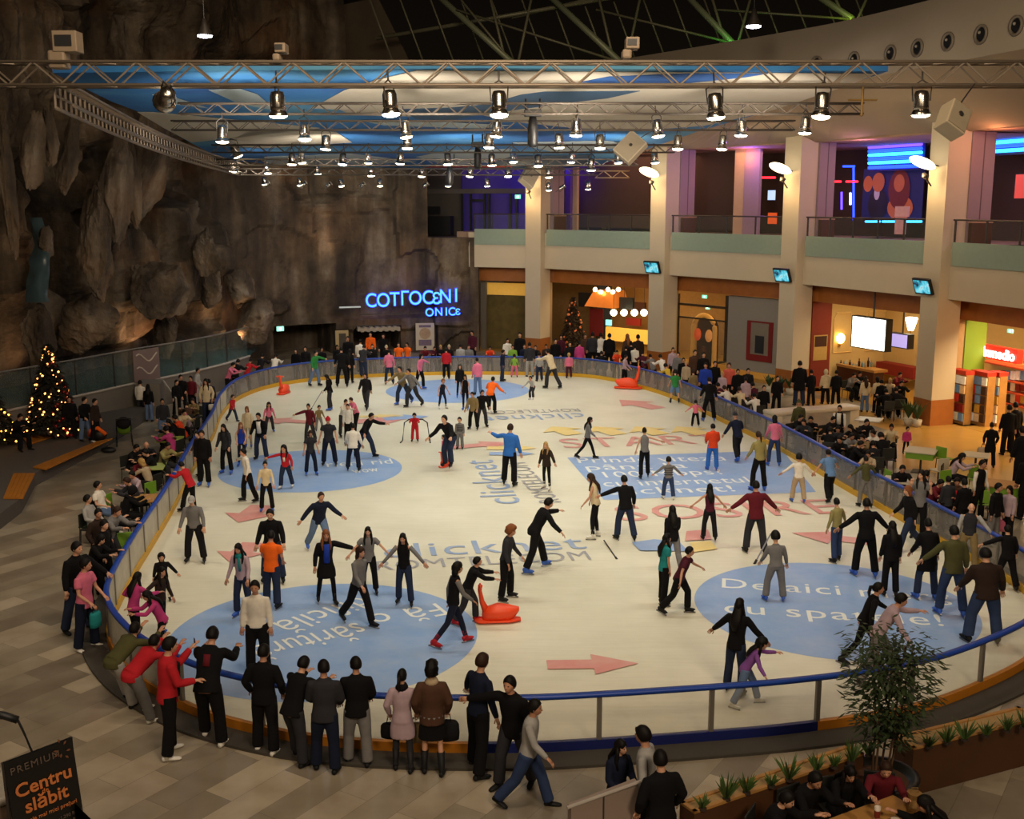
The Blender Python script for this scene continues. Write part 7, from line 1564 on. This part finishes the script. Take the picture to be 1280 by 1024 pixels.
def off_boards(p, ice, f):
    q = min(RINK, key=lambda r: (r.x-p.x)**2+(r.y-p.y)**2); i = RINK.index(q); t = RINK[(i+1) % len(RINK)]-RINK[i-1]; n = Vector((t.y, -t.x, 0)).normalized()
    d = (p-q).dot(n)                                     # > 0 outside
    need = .36 if ice else (.62 if f[3] in ('ln', 'bd') else (.78 if f[3] in SIT else .42))
    if ice and f[3] == 'ln': need = .55
    if ice and d > -need: p -= n*(need+d)
    if not ice and d < need: p += n*(need-d)
for it in range(6):
    for k, (p, f, lab, ice, cr) in enumerate(ROW):
        if p.z < .3: off_boards(p, ice, f)
        for p2, f2, l2, i2, c2 in ROW[:k]:
            if not (cr and c2): continue
            e = p-p2; e.z = 0; m = .62 if f[3] in SIT or f2[3] in SIT else .44; L_ = e.length
            if 1e-3 < L_ < m: e *= (m-L_)/L_*.4; p += e; p2 -= e
for p, f, lab, ice, cr in ROW:
    h, pose, face, top, bot, hair, shoe, build = float(f[2]), f[3], f[4], f[5], f[6], f[7], f[8], f[9]; sk = shoe[0] == 'k'
    if h > 10:
        S = cached(('S', pose, build == 'c', sk), skeleton, pose, build == 'c', sk)
        if pose in SIT: h = 1.68 if build != 'c' else 1.25
        else:
            topz = ZAT(h, p.x, p.y)-p.z; full = (S.H @ Vector((0, 0, .135))).z+S.dz; base = 1.75+(.07 if sk else 0)+(.07 if build == 'c' else 0)
            lo, hi = ((1.5, 1.96) if build != 'c' else (.85, 1.6)); h = min(max(base*topz/full, lo), hi)
    PP[lab] = person(p, h, pose, float(face), top, bot, hair, shoe, lab, build, rnd=rnd.randrange(3))
    if pose in SIT and p.z < .1:
        lf = p.x < 0; c = chair(p, R(float(face)), mat('seat_dark', '1c1c18', .6), 'x', None) if 'seat_dark' not in MATS or not globals().get('CH0') else copy_tree(CH0)
        CH0 = c; c.location = p; c.rotation_euler = (0, 0, R(float(face))); th = Matrix.Rotation(R(float(face)), 3, 'Z') @ Vector((0, .06, 0)); c.location = p+th
        tag(c, 'dark cafe chair under a seated person '+('at the left cafe' if lf else 'behind the right boards'), 'chair', 'occupied chairs '+('at the left cafe' if lf else 'behind the right boards'))
for ln_ in SEATED.strip().split('\n'):
    d, lab = ln_.split('|'); x, y, h, pose, face, top, bot, hair, shoe, build = d.split(); o, S, k = person((float(x), float(y), 0), float(h), pose, float(face), top, bot, hair, shoe, lab, build, rnd=rnd.randrange(3)); PP[lab] = (o, S, k)
    c = copy_tree(CH0); c.location = Vector((float(x), float(y), 0)); c.rotation_euler = (0, 0, R(float(face))); tag(c, 'dark chair of the seated group at the bottom right', 'chair', 'chairs of the seated group')
def who(s): return next(v for q, v in PP.items() if s in q)
def extra(s, nm, fn, m, lab=None):
    """a garment piece that belongs to one person"""
    o, S, k = who(s); bm = bmesh.new(); fn(bm, S); bmesh.ops.translate(bm, verts=bm.verts[:], vec=(0, 0, S.dz)); q = obj(nm, bm, m, o, True); return q
def chest(bm, S, z0, z1, r, dy=-1, w=.09):
    T = S.T; R3 = T.to_3x3(); loft(bm, [(T @ Vector((0, dy*.075, z)), R3 @ Vector((1, 0, 0)), R3 @ Vector((0, 1, 0)), w, r) for z in (z0, (z0+z1)/2, z1)], 12)
for s, m in (('long black cardigan', cm('rb')), ('black suit over white', cm('wh')), ('waiter in black vest and white shirt', cm('wh')), ('in white and red leaning', cm('rd'))): extra(s, 'shirt_front', lambda bm, S: chest(bm, S, .05, .5, .085), m)
extra('dark red print', 'back_print', lambda bm, S: chest(bm, S, .25, .42, .075, 1, .07), cm('drd')); extra('girl in red sweater', 'front_print', lambda bm, S: chest(bm, S, .2, .38, .08, -1, .05), cm('wh'))
def sleeves(bm, S, r=.058):
    for s in (1, -1): sh, el, wr = S.arm[s]; limb(bm, [sh, sh.lerp(el, .5), el, el.lerp(wr, .5), wr], [r, r*.95, r*.85, r*.75, r*.6])
for s, c in (('black vest with grey sleeves', 'gr'), ('bald person in grey', 'lg'), ('waiter in black vest and white sl', 'wh'), ('waiter in black vest and white shirt', 'wh'), ('black vest and red skates', 'gr'), ('black and white jacket', 'wh'), ('pink vest', 'wh'), ('girl in pink padded', 'pk')): extra(s, 'sleeves', sleeves, cm(c))
extra('red and black jacket', 'black_panel', lambda bm, S: chest(bm, S, -.05, .42, .1, -1, .1), cm('bk'))
def stripes(c, n, z0, z1):
    def fn(bm, S):
        T = S.T; R3 = T.to_3x3()
        for k in range(n):
            z = z0+(z1-z0)*k/(n-1); loft(bm, [(T @ Vector((0, 0, z+d)), R3 @ Vector((1, 0, 0)), R3 @ Vector((0, 1, 0)), .187, .134) for d in (-.012, .012)], 16)
    return fn
for s, c in (('grey striped sweater and jeans', 'dg'), ('boy in grey striped', 'dg')): extra(s, 'stripes', stripes(c, 4, .1, .4), cm(c))
for s, c in (('teal scarf', 'tl'), ('pale pinkish coat', 'bk'), ('fur collar', 'be')):
    o, S, k = who(s); plain(o, 0, 'scarf' if 'teal' in s or 'pink' in s else 'fur_collar', scarf_mesh(S), [cm(c)])
extra('fur collar', 'sweater_hem', lambda bm, S: loft(bm, [(S.pel+Vector((0, 0, z)), Vector((1, 0, 0)), Vector((0, 1, 0)), .205, .16) for z in (-.1, -.03, .02)], 14), cm('gr'))
# things carried
def carried(nm, lab, cat, s, side, bm, m, off=(0, 0, 0), parts=()):
    o, S, k = who(s); bpy.context.view_layer.update(); sh, el, wr = S.arm[side]; d = (wr-el).normalized(); w = o.matrix_world @ (wr+d*.09+Vector((0, 0, S.dz)))
    t = thing(nm, lab, cat, w+Vector(off), o.rotation_euler.z); obj(parts[0] if parts else 'body', bm, m, t, True); return t
def bag_bm(w, d, h): 
    bm = bmesh.new(); loft(bm, [(Vector((0, 0, -.12-h*f)), Vector((1, 0, 0)), Vector((0, 1, 0)), w*q, d*q) for f, q in ((0, .8), (.15, .95), (.6, 1), (.95, .95), (1, .7))], 12); return bm
def strap(t, m): bm = bmesh.new(); tube(bm, [(-.07, 0, -.13), (-.05, 0, -.02), (0, 0, .02), (.05, 0, -.02), (.07, 0, -.13)], .008, 5); obj('handle', bm, m, t)
for nm, lab, cat, s, side, dim, c in (('plastic_bag', 'turquoise plastic bag hanging from the hand of the person in the pink shirt', 'bag', 'pink short sleeved', -1, (.15, .09, .3), 'tl'), ('handbag', 'black handbag held left of the pale pinkish coat', 'bag', 'pale pinkish coat', 1, (.17, .08, .24), 'bk'), ('shoulder_bag', 'grey patterned bag on the right side of the pale pinkish coat', 'bag', 'pale pinkish coat', -1, (.17, .09, .3), 'khaki'),
                                     ('shopping_bag', 'large black bag at the side of the person with the fur collar vest', 'bag', 'fur collar', -1, (.2, .09, .32), 'bk2'), ('tan_bag', 'tan bag carried by the person in black in the food court', 'bag', 'carrying a tan bag', 1, (.2, .12, .3), 'be'), ('pink_bag', 'pink bag carried at the right edge outside the boards', 'bag', 'person with a pink bag', -1, (.16, .1, .3), 'pk'), ('white_bag', 'white and red bag held by the cream coat at the rink gate', 'bag', 'cream coat standing', 1, (.16, .09, .24), 'wh')):
    t = carried(nm, lab, cat, s, side, bag_bm(*dim), cm(c)); strap(t, cm('bk'))
bm = bmesh.new(); box(bm, (0, 0, .03), (.06, .012, .12), bev=.004); t = carried('phone', 'black phone held up by the person in red and black', 'phone', 'holding up a phone', 1, bm, BLACK); bm = bmesh.new(); box(bm, (0, -.007, .03), (.05, .002, .1)); obj('display', bm, glow('phone_glow', '7888a0', .6), t)
bm = bmesh.new(); ball(bm, (0, 0, 0), .11); o = obj('pink_ball', bm, mat('ball_pink', 'd0506a', .5), smooth=True, label='small pink ball resting at the right boards behind the pink sweater', category='ball'); o.location = G(1015, 583, .11)+Vector((.2, .6, 0))
# ================================================================ light and camera
def light(nm, kind, loc, e, col, **kw):
    l = bpy.data.lights.new(nm, kind); l.energy = e; l.color = lin(col)
    for k, v in kw.items(): setattr(l, k, v)
    o = bpy.data.objects.new(nm, l); o.location = loc; C.objects.link(o); return o
def aim(o, t): o.rotation_euler = (Vector(t)-o.location).to_track_quat('-Z', 'Y').to_euler(); return o
for p, D in LAMPPOS:
    if p.y > 56: continue
    l = light('stage_light_beam', 'SPOT', p+Vector((0, 0, -.1)), 340 if D > 24 else 400, 'f5f4e4', spot_size=R(98), spot_blend=.75, shadow_soft_size=.16); aim(l, (p.x*.8, p.y+(1.5 if D == 24 else -.5), 0))
for k, p in enumerate(LIGHTS): light('pillar_glow', 'POINT', p, 150, 'ffd498', shadow_soft_size=.2)
# shop ceilings, each with its row of downlights
for i, e, c in ((0, 40, 'ffdea8'), (1, 200, 'ffdea8'), (2, 150, 'ffdea8'), (3, 260, 'ffdea8'), (4, 900, 'ffdea8')):
    L = BAY[i][3]; l = light('shop_downlights', 'AREA', LP(i, L/2, 3.6, 4.8), e, c, shape='RECTANGLE', size=L*.8, size_y=1.6); l.rotation_euler = (0, 0, math.atan2(BAY[i][1].y, BAY[i][1].x))
for i, u, w, e, c in ((0, 4, 3.5, 110, '6a3cff'), (1, 1.5, 2.6, 10, 'b070ff'), (1, 5, 2.8, 26, 'ffa050'), (2, 3.5, 2.2, 55, '8a5cff'), (2, 2.5, 3, 20, 'ff9a60'), (3, 2.5, 1.2, 34, 'd890b0'), (3, 6, 3.5, 60, '8080ff'), (4, 1.5, .9, 30, 'ffa070'), (4, 5, 3.5, 50, '6080ff')):
    light('gallery_downlight', 'POINT', LP(i, u, w, 10.9), e*2.4, c, shadow_soft_size=.25)
l = light('stage_light_beam', 'SPOT', AT(300, 200, 53), 700, 'fff4e0', spot_size=R(110), spot_blend=.8, shadow_soft_size=.2); aim(l, (-11, 64, 5))
for i, e in ((1, 90), (2, 110), (3, 120), (4, 120), (5, 60)):
    L = BAY[i][3]; l = light('gallery_fill', 'AREA', LP(i, L/2, 3.6, 11.2), e, 'ffc0a4', shape='RECTANGLE', size=L*.7, size_y=2.2); l.rotation_euler = (0, 0, math.atan2(BAY[i][1].y, BAY[i][1].x))  # added area fill in each bay, brightening the gallery
for x, y, tx in ((337, 228, -13), (383, 228, -11), (414, 229, -9.5), (456, 229, -7.5), (535, 229, -4.5)):
    l = light('wall_spot', 'SPOT', AT(x, y+2, 57), 330, 'fff0d8', spot_size=R(75), spot_blend=.9, shadow_soft_size=.12); aim(l, (tx, 66, 4.5))
# uplights in the planting at the foot of the rock, roof green lights
for q, e in ((G(20, 520), 60), ((-17, 52, 1.6), 70), ((-14.2, 58, 1.6), 80), ((-9, 62.2, 6.2), 60), ((-22, 42, 1.6), 50)):
    l = light('rock_uplight', 'SPOT', (q[0], q[1], 1.4 if q[2] == 0 else q[2]), e*3, 'ffc890', spot_size=R(110), spot_blend=.8, shadow_soft_size=.2); aim(l, (q[0]-3.5, q[1]+3, 9))
for x, y, e in ((776, 80, 26), (915, 55, 22), (1066, 24, 26)): light('green_roof_light', 'POINT', AT(x, y+3, 57.3), e, '30ff40' if x < 1000 else 'b0e030', shadow_soft_size=.1)
# fill spots added overhead to brighten the near floor and the food court
for x, y, e in ((-13, 26, 160), (-13, 14, 190), (0, 11, 160), (15, 30, 170), (14, 18, 70), (-6, 8, 150)):
    l = light('floor_fill', 'SPOT', (x, y, 15), e*10, 'ffe8cc', spot_size=R(80), spot_blend=.9, shadow_soft_size=.5)
for x, y, z, e, tx, ty, tz in ((-6, -4, 17, 1250, -20, 45, 9), (8, -4, 17, 2600, 14, 45, 9), (0, 14, 17.5, 2600, 0, 60, 17)):
    l = light('front_fill', 'AREA', (x, y, z), e, 'ffe4c0', size=5.); aim(l, (tx, ty, tz))  # unseen area fills added to brighten rock, facade and roof
for x in (-8, -3, 2, 7): l = light('mural_fill', 'SPOT', (x, 31, 9.9), 1500, 'fff0dc', spot_size=R(120), spot_blend=.9, shadow_soft_size=.3); aim(l, (x*.9, 41, 12))  # unseen spots added to brighten the painted ceiling
for x in (-8, -2, 4): l = light('mural_fill', 'SPOT', (x, 47, 9.4), 1100, 'fff0dc', spot_size=R(120), spot_blend=.9, shadow_soft_size=.3); aim(l, (x*.9, 53, 11.2))  # second added row, brightening the far half of the ceiling
w = bpy.data.worlds.new('night'); bpy.context.scene.world = w; w.use_nodes = True; b = w.node_tree.nodes['Background']; b.inputs[0].default_value = (*lin('ffdcb4'), 1); b.inputs[1].default_value = .03
cam = bpy.data.cameras.new('camera'); co = bpy.data.objects.new('camera', cam); C.objects.link(co)
co.location = (0, 0, CAMH); co.rotation_euler = (math.pi/2-TH, 0, 0); cam.sensor_width = 36; cam.lens = 36*F/1280; cam.clip_end = 300
s = bpy.context.scene; s.camera = co; s.view_settings.view_transform = 'Standard'; s.view_settings.look = 'None'; s.view_settings.exposure = 0; s.view_settings.gamma = 1
s.cycles.max_bounces = 6; s.cycles.transparent_max_bounces = 16; s.cycles.sample_clamp_indirect = 4; s.cycles.caustics_reflective = False; s.cycles.caustics_refractive = False
